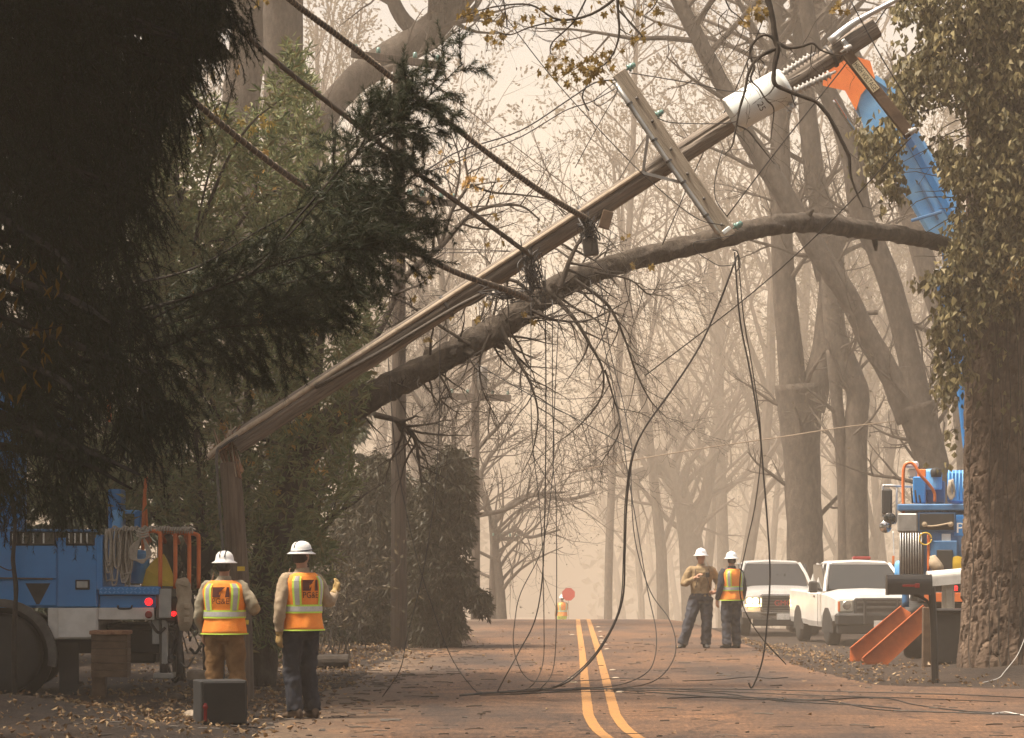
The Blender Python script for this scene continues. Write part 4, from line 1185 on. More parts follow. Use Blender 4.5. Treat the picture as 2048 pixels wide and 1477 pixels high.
for px, w in br:
    p_, r_ = pl(px, FD - .35 + rng.uniform(-.4, .3), w, 5)
    MB().tube(p_, r_, 6, cap=False).build('branch', MAT['bark_grey' if w[0] > 9 else 'bark_dark'], ft, smooth=True, world=True)
    sprout(out, p_, r_, 15, .85, rng, 2, 4, .2, 1.0, (.2, 0, -.35), .5, nch=(4, 4, 4), ratio=.62, up=-.03, wander=.25)
sprout(out, ftp[26:62], ftr[26:62], 26, .9, rng, 2, 4, 0, 1, (.2, -.1, -.4), .12, nch=(4, 4, 4), ratio=.6, up=-.02, wander=.25)
sprout(out, ftp[38:56], ftr[38:56], 14, .8, rng, 2, 4, 0, 1, (.3, -.1, .3), .12, nch=(4, 4, 3), ratio=.6, up=.02, wander=.25)
sprout(out, ftp[20:34], ftr[20:34], 10, .7, rng, 2, 4, 0, 1, (0, -.1, -.5), .1, nch=(4, 4, 3), ratio=.6, up=-.02, wander=.25)
wood(MB(), out, 1.1, (6, 5, 4, 3, 3)).build('twigs', MAT['bark_dark'], ft, world=True)['kind'] = 'stuff'
oak_mesh = lobed_leaf('leaf', MAT['oak_leaf'], .13, 6, .4)
for (x, y, n, sp) in [(850, 560, 5, 26), (930, 610, 5, 20), (965, 590, 4, 18), (1020, 520, 3, 14), (985, 420, 2, 10), (1055, 625, 2, 8), (840, 680, 4, 18), (1000, 480, 3, 16), (1260, 475, 2, 8), (1290, 520, 2, 10)]:
    for _ in range(n): put_leaf(oak_mesh, 'leaf', ft, P(x + rng.gauss(0, sp), y + rng.gauss(0, sp), FD - .5), rng)

# young bare tree between cables and pole
yt = thing('bare_sapling', 'slender bare tree with a few orange leaves, seen between the cables', 'tree', (P(600, 1330, 44).x, 44, 0))
out = []; mains = []
for px, w in [([(600, 1345), (622, 1100), (664, 900), (722, 740), (770, 640), (815, 550), (880, 495), (930, 440), (975, 415), (1040, 412), (1080, 440)], [14, 13, 13, 13, 13, 12, 11, 9, 7, 5, 3]),
              ([(880, 495), (905, 420), (935, 370), (930, 310), (950, 265)], [9, 7, 6, 4, 2]), ([(940, 370), (985, 385), (1040, 390), (1100, 400), (1150, 430)], [6, 5, 4, 3, 2]),
              ([(880, 490), (868, 455), (835, 435), (800, 445)], [7, 6, 4, 3]), ([(840, 530), (780, 500), (740, 520)], [5, 4, 2]), ([(905, 420), (920, 330), (900, 260)], [5, 4, 2])]:
    p_, r_ = pl(px, 44, w, 5); mains.append((p_, r_))
    MB().tube(p_, r_, 7, cap=False).build('trunk' if len(mains) == 1 else 'limb', MAT['bark_grey'], yt, smooth=True, world=True)
for j, (p_, r_) in enumerate(mains): sprout(out, p_, r_, 12 if j else 14, .9, rng, 2, 4, .45 if j == 0 else .2, 1, (.1, 0, .2), .4, nch=(4, 3, 3), ratio=.6, wander=.25)
wood(MB(), out, 1.4, (6, 5, 4, 3, 3)).build('twigs', MAT['bark_dark'], yt, world=True)['kind'] = 'stuff'
for (x, y, n, sp) in [(950, 365, 7, 16), (935, 380, 5, 14), (915, 325, 3, 14), (990, 370, 4, 18), (945, 345, 4, 12), (820, 415, 2, 10), (905, 320, 2, 10), (1002, 425, 1, 2), (860, 400, 2, 10), (1075, 462, 1, 3)]:
    for _ in range(n): put_leaf(map_mesh if n > 2 else oak_mesh, 'leaf', yt, P(x + rng.gauss(0, sp), y + rng.gauss(0, sp), 43.7), rng, s=.9)

# ------------------------------------------------------------------ dark branch hanging in at the upper right, oak twigs at the top
def z7(x, y): return (1400 + x / 2.954, y / 2.954)
hb = thing('hanging_branch', 'crooked dark bare branch hanging in front of the transformer', 'branch', P(1530, -60, 30))
rng = random.Random(71); out = []
for px, w in [([(380, -140), (400, 0), (430, 120), (445, 230), (460, 300), (440, 400), (438, 490), (490, 525), (600, 570), (680, 600), (740, 660), (790, 740), (850, 860), (880, 930), (890, 1040), (930, 1150), (965, 1225)], [40, 38, 34, 36, 34, 26, 28, 26, 24, 24, 24, 22, 22, 24, 14, 12, 8]),
              ([(455, 285), (380, 320), (320, 370), (285, 440), (265, 540), (235, 640), (215, 740), (190, 860), (145, 915)], [26, 24, 20, 18, 16, 14, 12, 10, 6]),
              ([(445, 235), (400, 210), (350, 220), (300, 280), (300, 340), (320, 400), (300, 470), (345, 520)], [20, 18, 16, 16, 14, 14, 12, 10]),
              ([(460, 255), (520, 285), (600, 275), (665, 258), (720, 300), (820, 330), (860, 320)], [22, 20, 18, 16, 12, 8, 5]),
              ([(345, 520), (390, 590), (435, 640), (428, 740), (418, 830)], [10, 10, 9, 8, 5]),
              ([(215, 740), (280, 770), (330, 830), (385, 900), (440, 970)], [12, 10, 9, 7, 4]),
              ([(660, 270), (655, 380), (700, 430)], [8, 6, 3]), ([(290, 440), (280, 360), (330, 340), (380, 380), (350, 430)], [9, 8, 7, 6, 4]),
              ([(150, 0), (180, 60), (230, 100), (260, 150), (220, 260), (110, 420)], [10, 8, 7, 6, 5, 3]), ([(160, 60), (110, 120), (120, 200), (150, 240), (110, 350)], [6, 6, 5, 4, 3]), ([(90, 0), (50, 60), (10, 140)], [6, 5, 3])]:
    p_, r_ = pl([z7(*q) for q in px], 30, [v / 2.954 for v in w], 5)
    MB().tube(p_, r_, 8, jit=.25, jscale=14).build('branch', MAT['bark_dark'], hb, smooth=True, world=True)
    sprout(out, p_, r_, 6, .34, rng, 2, 3, .15, 1, (0, 0, -.35), .4, nch=(3, 2), ratio=.6, up=-.05, wander=.3)
wood(MB(), out, 1.0, (6, 5, 4, 3, 3)).build('twigs', MAT['bark_dark'], hb, world=True)['kind'] = 'stuff'
for (x, y, n, sp) in [(250, 110, 3, 16), (300, 60, 5, 22), (340, 30, 4, 20), (370, 80, 3, 14), (800, 20, 6, 26), (850, 40, 3, 18)]:
    for _ in range(n):
        u, v = z7(x + rng.gauss(0, sp), y + rng.gauss(0, sp)); put_leaf(oak_mesh, 'leaf', hb, P(u, v, 29.8), rng, s=.8)

ob_ = thing('hanging_branch', 'oak twigs with yellow-brown leaves hanging in at the top middle', 'branch', P(1200, -60, 31))
out = []
for px, w in [([(1232, -60), (1236, 20), (1238, 70), (1225, 110), (1200, 135), (1160, 140)], [8, 6, 5, 4, 3, 2]), ([(1290, -60), (1200, 20), (1120, 40), (1060, 10), (985, 15), (920, 35)], [8, 6, 5, 4, 3, 2]),
              ([(1120, 40), (1060, 55), (1020, 70), (990, 62)], [4, 3, 3, 2]), ([(1190, -40), (1150, 40), (1105, 85), (1100, 110)], [4, 4, 3, 2]), ([(1236, 20), (1270, 55), (1290, 80)], [4, 3, 2]), ([(1340, -60), (1310, 10), (1290, 30)], [5, 3, 2]), ([(1000, -40), (1010, 20), (1015, 55)], [4, 3, 2])]:
    p_, r_ = pl(px, 31, w, 5)
    MB().tube(p_, r_, 6).build('twig', MAT['bark_dark'], ob_, smooth=True, world=True)
    sprout(out, p_, r_, 7, .28, rng, 2, 3, .2, 1, (0, 0, -.2), .5, nch=(3, 2), ratio=.6, wander=.3)
wood(MB(), out, 1.0).build('twigs', MAT['bark_dark'], ob_, world=True)['kind'] = 'stuff'
n_leaf = 0
for (x, y, n, sp) in [(938, 28, 14, 20), (965, 20, 10, 22), (1000, 72, 12, 18), (1012, 40, 8, 18), (1100, 40, 6, 30), (1085, 18, 6, 18), (1112, 85, 5, 12), (1120, 135, 14, 20), (1160, 128, 20, 22), (1190, 140, 12, 18), (1170, 150, 8, 18), (1215, 105, 6, 14), (1270, 70, 8, 12), (1285, 20, 8, 18), (1225, 20, 6, 22), (1170, 25, 5, 26), (1195, 115, 8, 16), (525, 0, 6, 8), (1310, 5, 6, 14)]:
    for _ in range(n):
        put_leaf(oak_mesh, 'leaf', ob_, P(x + rng.gauss(0, sp), y + rng.gauss(0, sp * .6), 31 + rng.uniform(-.15, .15)), rng, s=.78)

# ------------------------------------------------------------------ the big pine on the right with its ivy
TX, TY = (2028 - CX) / F * 43, 43.0
pine = thing('pine_tree', 'massive pine trunk with plated bark at the right edge', 'tree', (TX, TY, gh(TX, TY)))
nr = np.random.RandomState(9)
SA, SZ = 150, 420; Rt, Ht = .73, 11.5
cells = np.stack([nr.rand(1050) * 2 * math.pi * Rt, nr.rand(1050) * Ht], 1)
th = np.arange(SA) / SA * 2 * math.pi; zz = np.linspace(-.3, Ht, SZ)
A_, Z_ = np.meshgrid(th, zz)
U_ = np.stack([(A_ * Rt).ravel(), Z_.ravel()], 1)
U_[:, 0] += .04 * np.sin(U_[:, 1] * 5.1 + U_[:, 0] * 3); U_[:, 1] += .08 * np.sin(U_[:, 0] * 6.7)
F1 = np.full(len(U_), 9.); F2 = np.full(len(U_), 9.); ID = np.zeros(len(U_), int)
per = 2 * math.pi * Rt
for k0 in range(0, len(U_), 6000):
    q = U_[k0:k0 + 6000]
    near = np.abs(cells[:, 1][None] - q[:, 1].mean()) < 99
    dx = np.abs(q[:, 0][:, None] - cells[:, 0][None]); dx = np.minimum(dx, per - dx)
    dz = (q[:, 1][:, None] - cells[:, 1][None]) * .30
    D2 = np.sqrt(dx ** 2 + dz ** 2)
    part_ = np.partition(D2, 1, axis=1); F1[k0:k0 + 6000] = part_[:, 0]; F2[k0:k0 + 6000] = part_[:, 1]; ID[k0:k0 + 6000] = D2.argmin(1)
edge = F2 - F1
hgt = nr.rand(1050) * .03
disp = np.clip(edge / .034, 0, 1) ** .45 * (.046 + hgt[ID])
disp += .012 * nr.rand(len(U_)) * (edge > .02)
z1 = Z_.ravel(); base_r = Rt * (1 + .10 * np.exp(-np.maximum(z1, 0) / .35) + .05 * np.sin(A_.ravel() * 3 + .8) * np.exp(-np.maximum(z1, 0) / 1.2)) - .012 * z1
rr_ = base_r + disp - .04
V = np.stack([np.cos(A_.ravel()) * rr_, np.sin(A_.ravel()) * rr_, z1], 1)
i = np.arange(SZ - 1)[:, None] * SA; k = np.arange(SA)[None, :]; k2 = (k + 1) % SA
MB().add(V, np.stack([i + k, i + k2, i + SA + k2, i + SA + k], -1).reshape(-1, 4)).build('trunk', MAT['bark_pine'], pine, smooth=False)

ivy = thing('ivy', 'ivy with dry olive-brown leaves wrapping the upper pine trunk', 'ivy', (TX - .7, TY - .5, gh(TX, TY)))
rng = random.Random(81)
ip = [(1800, -40), (1792, 60), (1800, 130), (1790, 190), (1740, 235), (1715, 280), (1738, 330), (1772, 385), (1798, 405), (1812, 350), (1850, 262), (1884, 330), (1900, 400), (1908, 470), (1890, 530), (1850, 560), (1880, 600), (1862, 650), (1875, 700), (1880, 780), (1900, 800), (1930, 740), (1960, 640), (2000, 620), (2070, 600), (2070, -40)]
st = MB()
for k in range(7):
    x = rng.uniform(1915, 2040); y = rng.uniform(820, 1250); pts = [P(x, 1340, TY - .9)]
    px_ = x
    for yy in range(1300, -80, -90):
        px_ += rng.uniform(-9, 10); pts.append(P(px_, yy, TY - .66 - .14 * math.cos((px_ - 2008) / 100)))
    st.tube(spl(pts, 3), .008, 5, cap=False)
for k in range(26):
    y = rng.uniform(-20, 640); st.tube(wander_line(P(1940, y, TY - .6), (-1, -.3, rng.uniform(-.5, .2)), rng.uniform(.5, 1.4), 6, rng, .3, .05), np.linspace(.01, .003, 7), 4, cap=False)
st.build('stems', MAT['bark_dark'], ivy, world=True)
IL = lobed_leaf('leaf', MAT['ivy'], .12, 3, .35)
C, D = [], []
cl_pts = sample_poly(ip, 2400, rng)
for (x, y) in cl_pts:
    h = noise.noise((x * .014, y * .014, 8.8))
    if h < -.30: continue
    dep = TY - .75 - rng.random() * .5 - .25 * max(0, h) + (.5 if x < 1880 else 0) * rng.random()
    for _ in range(rng.randrange(4, 9)):
        c = P(x + rng.gauss(0, 9), y + rng.gauss(0, 11), dep + rng.uniform(-.12, .12))
        C.append(tuple(c)); D.append((rng.uniform(-.7, .5), rng.uniform(-.8, .3), rng.uniform(-1, -.1)))
for (x, y, n, sx, sy) in [(1895, 790, 22, 16, 18), (1890, 775, 14, 10, 8), (1905, 870, 16, 8, 18), (1890, 690, 14, 12, 26), (1880, 930, 5, 20, 6), (1990, 700, 24, 24, 26), (1960, 770, 8, 12, 14), (1930, 760, 8, 12, 22), (2025, 800, 10, 12, 20), (2035, 840, 4, 4, 14), (1850, 560, 20, 20, 10), (1750, 260, 36, 26, 22), (1755, 330, 40, 20, 26), (1785, 385, 20, 10, 14), (1800, 395, 10, 12, 10)]:
    for _ in range(n):
        C.append(tuple(P(x + rng.gauss(0, sx), y + rng.gauss(0, sy), TY - .8 + rng.uniform(-.15, .15)))); D.append((rng.uniform(-.7, .5), rng.uniform(-.8, .3), rng.uniform(-1, -.1)))
leaf_cloud(MB(), C, D, .115, .075, NR, .4, .3).build('foliage', MAT['ivy'], ivy, world=True)['kind'] = 'stuff'
for _ in range(280):
    x, y = rng.choice(cl_pts)
    put_leaf(IL, 'leaf', ivy, P(x, y, TY - 1.3 + rng.uniform(-.1, .1)), rng, s=rng.choice([.45, .6, .75, .9]))

# small yellow fern-like tuft at the right edge, seedling at the lower right
tf = thing('yellow_sprig', 'sprig of yellow-green leaves growing from the ivy at the right edge', 'sprig', P(2040, 560, TY - 1.4))
MB().tube(pl([(2070, 600), (2040, 560), (2020, 520)], TY - 1.45), .006, 5).build('stem', MAT['bark_dark'], tf, world=True)
for _ in range(34): put_leaf(ylme, 'leaf', tf, P(rng.uniform(2008, 2052), rng.uniform(515, 580), TY - 1.5), rng, s=1.1)
# ------------------------------------------------------------------ cables and wires
def wire(px, d, w, label, mat='wire', name='wire', k=6, sides=5, group=None, cat='wire', lash=None):
    """px: picture points (x, y) at distance d, or (x, y, 'g') lying on the ground"""
    n = len(px); ds = [d] * n if np.isscalar(d) else np.interp(np.linspace(0, 1, n), np.linspace(0, 1, len(d)), d)
    pts = [(G(q[0], q[1], .012) if len(q) > 2 else P(q[0], q[1], dd)) for q, dd in zip(px, ds)]
    c = spl(pts, k)
    dm = float(np.mean(c[:, 1])); r = w * dm / F / 2 * (.68 if lash is None else .95)
    for q in c: q[2] = max(q[2], gh(q[0], q[1]) + .012)
    if lash:
        t = thing(name, label, cat, tuple(c[len(c) // 2]), 0, group)
        MB().tube(c, r, 10).build('jacket', MAT[mat], t, smooth=True, world=True)
        fine = spl(c, 40); T = np.gradient(fine, axis=0); T /= np.linalg.norm(T, axis=1)[:, None]
        s = np.concatenate([[0], np.cumsum(np.linalg.norm(np.diff(fine, axis=0), axis=1))])
        U = np.cross(T, (0, 1, 0)); U /= np.linalg.norm(U, axis=1)[:, None]; W = np.cross(T, U)
        keep = np.arange(0, len(fine))
        ph = s / lash * 2 * math.pi
        hx = fine + (U * np.cos(ph)[:, None] + W * np.sin(ph)[:, None]) * (r * 1.02)
        MB().tube(hx, r * .17, 4, cap=False).build('lashing', MAT['lash'], t, world=True)
        return t
    o = MB().tube(c, r, sides).build(name, MAT[mat], smooth=True, origin=c[len(c) // 2])
    return tag(o, label, cat, group)

CB = 'lashed cables running down to the pole'
wire([(470, -95), (580, 0), (700, 90), (830, 192), (1000, 325), (1100, 395), (1180, 442)], [29, 34.7], 12.5, 'uppermost of three thick lashed cables slanting down to the pole', 'cable', 'lashed_cable', group=CB, cat='cable', lash=.06)
wire([(360, -60), (440, 22), (550, 122), (700, 240), (850, 358), (950, 430), (1062, 512)], [29, 34.7], 11, 'middle one of three thick lashed cables slanting down to the pole', 'cable', 'lashed_cable', group=CB, cat='cable', lash=.30)
wire([(250, 80), (345, 165), (450, 255), (560, 340), (620, 380), (770, 468), (900, 540), (1012, 580), (1060, 600)], [29, 34.7], 13, 'lowest of three thick lashed cables slanting down to the pole', 'cable', 'lashed_cable', group=CB, cat='cable', lash=.09)
wire([(985, 0), (1100, 150), (1210, 272), (1300, 362), (1390, 435), (1450, 452)], 34.6, 3, 'thin dark wire sagging from the top middle to the crossarm foot')
wire([(1232, 160), (1190, 166), (1140, 198), (1040, 262), (920, 302), (850, 342), (780, 372)], [34.7, 34.0], 4.5, 'upper of two wires dropping left from the crossarm head')
wire([(1230, 178), (1180, 205), (1130, 222), (1040, 275), (960, 305), (900, 330), (840, 350), (790, 390)], [34.6, 34.2], 3.5, 'lower of two wires dropping left from the crossarm head')
wire([(1230, 165), (1190, 200), (1200, 212), (1230, 190), (1236, 170)], 34.6, 2.6, 'small loop of wire hanging under the crossarm head')
wire([(1180, 160), (1165, 190), (1172, 212), (1178, 222)], 34.6, 5, 'short stub of wire with a clamp left of the crossarm')
wire([(1258, 146), (1320, 156), (1400, 170), (1460, 183), (1540, 176), (1600, 150)], 34.5, 3.5, 'wire from the crossarm head to the transformer top')
wire([(1314, 236), (1340, 245), (1400, 248), (1460, 246), (1500, 236)], 34.5, 3.2, 'wire from the crossarm middle to the side of the transformer')
wire([(1822, 275), (1660, 445), (1500, 590), (1290, 752)], [34.7, 40], 4, 'straight line running down left from the end of the warning arm')
wire([(1700, 0), (1760, 110), (1830, 225)], 34.5, 4, 'dark line crossing just above the warning arm')
wire([(1785, 0), (1700, 118), (1562, 291), (1454, 433)], [34.9, 36], 4, 'line slanting behind the pole top down to the crossarm foot')
wire([(1530, 30), (1470, 182), (1400, 320), (1325, 490)], [35.5, 37], 3.5, 'line slanting behind the transformer down to the fallen trunk')
wire([(1236, 182), (1190, 262), (1150, 336)], 35.2, 2.6, 'thin line slanting left from the crossarm, upper one')
wire([(1290, 275), (1262, 320), (1238, 360)], 35.2, 2.4, 'thin line slanting left from the crossarm, lower short one')
wire([(1445, 300), (1430, 360), (1432, 400), (1455, 435)], 34.6, 3, 'loose wire bowing beside the crossarm foot')
wire([(1470, 470), (1420, 480), (1388, 486), (1395, 505), (1420, 522), (1440, 532), (1470, 530)], 34.5, 3, 'loop of wire hanging below the fallen trunk at the crossarm foot')
wire([(1465, 500), (1475, 505), (1480, 530), (1472, 545)], 34.5, 4, 'knot of wire under the crossarm foot')
wire([(1471, 520), (1440, 602), (1400, 692), (1345, 778), (1290, 856), (1266, 912), (1254, 1000), (1250, 1100), (1245, 1200), (1215, 1275), (1170, 1335), (1110, 1375), (1000, 1388, 'g'), (920, 1393, 'g')], [34.6, 35], 6, 'thickest dangling wire, bent left at midheight and sweeping onto the road', sides=6)
wire([(1475, 510), (1440, 605), (1398, 695), (1342, 784), (1286, 862), (1262, 920), (1250, 1010), (1247, 1110), (1240, 1210), (1208, 1282), (1160, 1340), (1100, 1378), (1040, 1386, 'g')], [34.7, 35], 3.5, 'thin wire twisted along the thickest dangling wire')
wire([(1469, 505), (1480, 640), (1500, 742), (1519, 860), (1527, 950), (1535, 1050), (1540, 1150), (1535, 1235), (1525, 1320), (1505, 1374), (1497, 1366)], 34.7, 5.5, 'long wire hanging at the right with its hooked end just off the road', sides=6)
wire([(1476, 512), (1488, 640), (1507, 752), (1522, 880), (1512, 1000), (1492, 1095), (1480, 1160), (1486, 1212), (1520, 1272), (1572, 1329)], [34.7, 37], 3.4, 'thin wire swinging in front of the left pickup, loose end at right')
wire([(1200, 560), (1220, 700), (1245, 800), (1258, 870), (1264, 900), (1262, 960), (1270, 1080), (1300, 1182), (1338, 1238), (1352, 1290), (1340, 1332), (1300, 1366), (1220, 1381, 'g')], [38.5, 35], 3.2, 'looping wire at the middle, outer one of a pair bulging right')
wire([(1180, 560), (1210, 700), (1240, 840), (1256, 950), (1275, 1060), (1295, 1180), (1312, 1262), (1309, 1318), (1288, 1350), (1230, 1372), (1150, 1378, 'g')], [38.5, 35], 3.2, 'looping wire at the middle, inner one of a pair bulging right')
wire([(946, 724), (1060, 790), (1160, 842), (1264, 899)], [38.6, 37], 3, 'thin straight wire from the fallen trunk to the bent wire')
wire([(1062, 590), (1063, 850), (1078, 1000), (1085, 1100), (1088, 1250), (1085, 1330), (1060, 1375), (1020, 1386, 'g')], [36, 35], 2.8, 'leftmost of the wires dropping straight from the tangle')
wire([(1090, 540), (1092, 800), (1090, 1000), (1085, 1150), (1070, 1240), (1040, 1300), (1010, 1355), (995, 1385, 'g')], [35, 35], 3.8, 'dark wire dropping from the tangle and drifting left to the road')
wire([(1105, 600), (1105, 800), (1108, 900), (1100, 1000), (1083, 1100), (1042, 1185), (1030, 1240), (1028, 1300), (1052, 1355), (1100, 1364), (1200, 1362, 'g'), (1300, 1361, 'g')], [36, 35], 2.8, 'wire from the tangle that swings out left before reaching the road')
wire([(1118, 620), (1106, 900), (1112, 1000), (1113, 1200), (1108, 1330), (1085, 1374), (1060, 1384, 'g')], [36, 35], 2.8, 'rightmost of the wires dropping straight from the tangle')
wire([(880, 660), (878, 850), (868, 1000), (845, 1150), (815, 1270), (800, 1340), (765, 1396, 'g')], [36, 35], 3, 'lone wire hanging left of the road and bending to the verge')
wire([(775, 700), (790, 900), (812, 1020), (835, 1120), (860, 1200), (900, 1310), (945, 1376), (965, 1387, 'g')], [36, 35], 3, 'lone wire slanting right down to the end of the ground cables')
wire([(745, 500), (880, 498), (1035, 503)], 37, 2.6, 'upper of two level wires behind the pole')
wire([(745, 503), (880, 506), (1035, 503)], 37.2, 2.4, 'lower of two level wires behind the pole')
wire([(1140, 945), (1270, 920), (1420, 895), (1560, 875), (1680, 856), (1790, 843)], 66, 3.6, 'white pull rope stretched low behind the forked trees', 'lash', 'rope', cat='rope')
wire([(820, 130), (1000, 270), (1180, 410), (1400, 590)], [56, 62], 3, 'pale thin line slanting through the smoke behind the crossarm', 'lash')
wire([(960, 745), (1100, 795), (1195, 795), (1290, 790)], [98, 100], 2.4, 'faint line running right from the distant crossarm', 'wire')
wire([(2052, 1270), (2035, 1310), (2008, 1345), (1990, 1366), (1960, 1378)], [42, 40], 2, 'pale cable running down beside the pine root', 'mail_white')

# what lies on the road
GL = 'cables lying on the road'
gw = [('lowest dark cable lying across the road to the right edge', [(920, 1394), (1000, 1388), (1100, 1383), (1200, 1381), (1300, 1387), (1420, 1396), (1500, 1401), (1650, 1404), (1750, 1421), (1850, 1426), (2070, 1433)], 4.5),
      ('topmost straight cable lying across the road to the right edge', [(1000, 1386), (1200, 1379), (1350, 1380), (1500, 1381), (1700, 1386), (1900, 1391), (2070, 1399)], 3.6),
      ('wavy cable on the road right of the yellow lines, humped near its end', [(1335, 1399), (1450, 1396), (1560, 1400), (1640, 1402), (1720, 1398), (1780, 1400), (1830, 1412), (1920, 1424), (2000, 1429)], 4.2),
      ('cable lying between the topmost and lowest ones', [(940, 1392), (1060, 1384), (1180, 1379), (1300, 1383), (1430, 1388), (1560, 1404), (1700, 1412), (1800, 1420)], 4),
      ('short cable bit lying on the road below the right pickup', [(1365, 1364), (1430, 1362), (1500, 1356), (1540, 1359), (1576, 1357)], 3),
      ('thin cable lying nearly straight below the topmost one', [(1010, 1391), (1150, 1383), (1280, 1378), (1420, 1384), (1600, 1392), (1800, 1398), (2000, 1406)], 2.6),
      ('loose cable strand curling back on the left lane', [(930, 1391), (1020, 1384), (1090, 1379), (1060, 1387), (1160, 1386), (1250, 1384)], 3.4),
      ('flat cable strand ending on the yellow lines', [(960, 1393), (1070, 1389), (1150, 1381), (1205, 1379), (1220, 1385), (1290, 1390)], 3),
      ('pale bit of bare wire on the driveway at the right edge', [(1985, 1431), (2010, 1427), (2030, 1430), (2060, 1436)], 4)]
for lb, px, w in gw:
    wire([(x, y, 'g') for x, y in px], 35, w, lb, 'wire' if 'pale' not in lb else 'mail_white', 'ground_cable', group=GL, cat='cable', k=8)

# tangles of torn wire where the cables are tied to the pole
def tangle(px, py, d, sx, sy, n, seed, label):
    rng = random.Random(seed); mb = MB(); c0 = P(px, py, d)
    for _ in range(n):
        pts = [P(px + rng.gauss(0, sx), py + rng.gauss(0, sy), d + rng.uniform(-.15, .15)) for _ in range(5)]
        mb.tube(spl(pts, 5), rng.choice([.004, .006, .008]), 4, cap=False)
    return tag(mb.build('wire_tangle', MAT['wire'], origin=c0), label, 'wire tangle', 'tangles of torn wire')
tangle(1066, 552, 34.7, 13, 26, 34, 91, 'dense tangle of torn wire hanging under the middle of the pole')
tangle(1178, 462, 34.6, 10, 18, 18, 92, 'smaller tangle of torn wire by the splice box')
tangle(1010, 590, 34.6, 26, 10, 14, 93, 'loose tangle of wire strands left of the dense one')

# ------------------------------------------------------------------ other utility poles in the smoke
GD = grain('dark pole grain', math.pi / 2, (.025, .018, .013), (.085, .062, .045), (.05, .036, .026))
def far_pole(px, d, top_py, label, arms, w=.26, lean=0, extra=None, group='distant utility poles'):
    x = (px - CX) / F * d; z = gh(x, d)
    t = thing('utility_pole', label, 'utility pole', (x, d, z), 0, group)
    zt = EYE + (HY - top_py) / F * d - z
    pts = np.array([(lean * u * zt, 0, -.2 + (zt + .2) * u) for u in np.linspace(0, 1, 24)])
    pole_wood(MB(), pts, np.linspace(w / 2 * 1.1, w / 2 * .8, 24), 18, int(px)).build('shaft', GD, t)
    for (x0, x1, y0, y1, th) in arms:
        a, b = P(x0, y0, d - .18) - Vector(t.location), P(x1, y1, d - .18) - Vector(t.location)
        m = (a + b) / 2
        A = MB().box(m, ((b - a).length, .1, th), frame(a, b), bev=.005).build('crossarm', GD, t)
        for f in (.05, .3, .7, .95):
            c = a.lerp(b, f) + Vector((0, 0, th / 2))
            MB().lathe([(.02, 0), (.05, .03), (.035, .06), (.045, .09), (.02, .12), (.002, .121)], c, 10).build('insulator', MAT['insul'], A, smooth=True)
    return t
far_pole(798, 55, 122, 'tall utility pole left of the road, its foot dark against the bank', [(702, 885, 108, 132, .13), (815, 912, 398, 408, .12)], .29, 0)
fp = far_pole(951, 90, 640, 'faint utility pole with a long low crossarm in front of the glow', [(898, 1022, 793, 797, .2)], .27)
c = P(965, 758, 89.7) - Vector(fp.location); MB().lathe([(.14, -.34), (.15, -.33), (.15, .32), (.1, .36), (.01, .37)], c, 14).build('transformer', MAT['steel_dark'], fp, smooth=True)
far_pole(984, 112, 1030, 'faintest short utility pole with one arm, behind the bare oaks', [(984, 1036, 1077, 1079, .16)], .30, .02)
# ------------------------------------------------------------------ vehicles
def B(parent, name, mat, x0, x1, y0, y1, z0, z1, bev=.01, rot=None):
    return MB().box(((x0 + x1) / 2, (y0 + y1) / 2, (z0 + z1) / 2), (abs(x1 - x0), abs(y1 - y0), abs(z1 - z0)), rot, bev=bev).build(name, MAT[mat] if isinstance(mat, str) else mat, parent)
def T(parent, name, mat, pts, r, sides=10, k=5, smooth=True):
    return MB().tube(spl(pts, k), r, sides).build(name, MAT[mat], parent, smooth=smooth)
RX90 = Matrix.Rotation(math.radians(90), 3, 'X'); RY90 = Matrix.Rotation(math.radians(90), 3, 'Y')

def wheel(parent, c, r, w, axis='x', rim='alu'):
    q = RY90 if axis == 'x' else RX90
    ty = MB().lathe([(r * .62, -w / 2), (r * .9, -w / 2), (r * .98, -w * .38), (r, -w * .2), (r, w * .2), (r * .98, w * .38), (r * .9, w / 2), (r * .62, w / 2)], c, 32, q).build('wheel', MAT['black'], parent, smooth=True)
    for s in (-1, 1):
        MB().lathe([(r * .63, s * w * .42), (r * .6, s * w * .47), (r * .5, s * w * .30), (r * .3, s * w * .28), (r * .22, s * w * .44), (.005, s * w * .45)], c, 24, q).build('rim', MAT[rim], ty, smooth=True)
    return ty

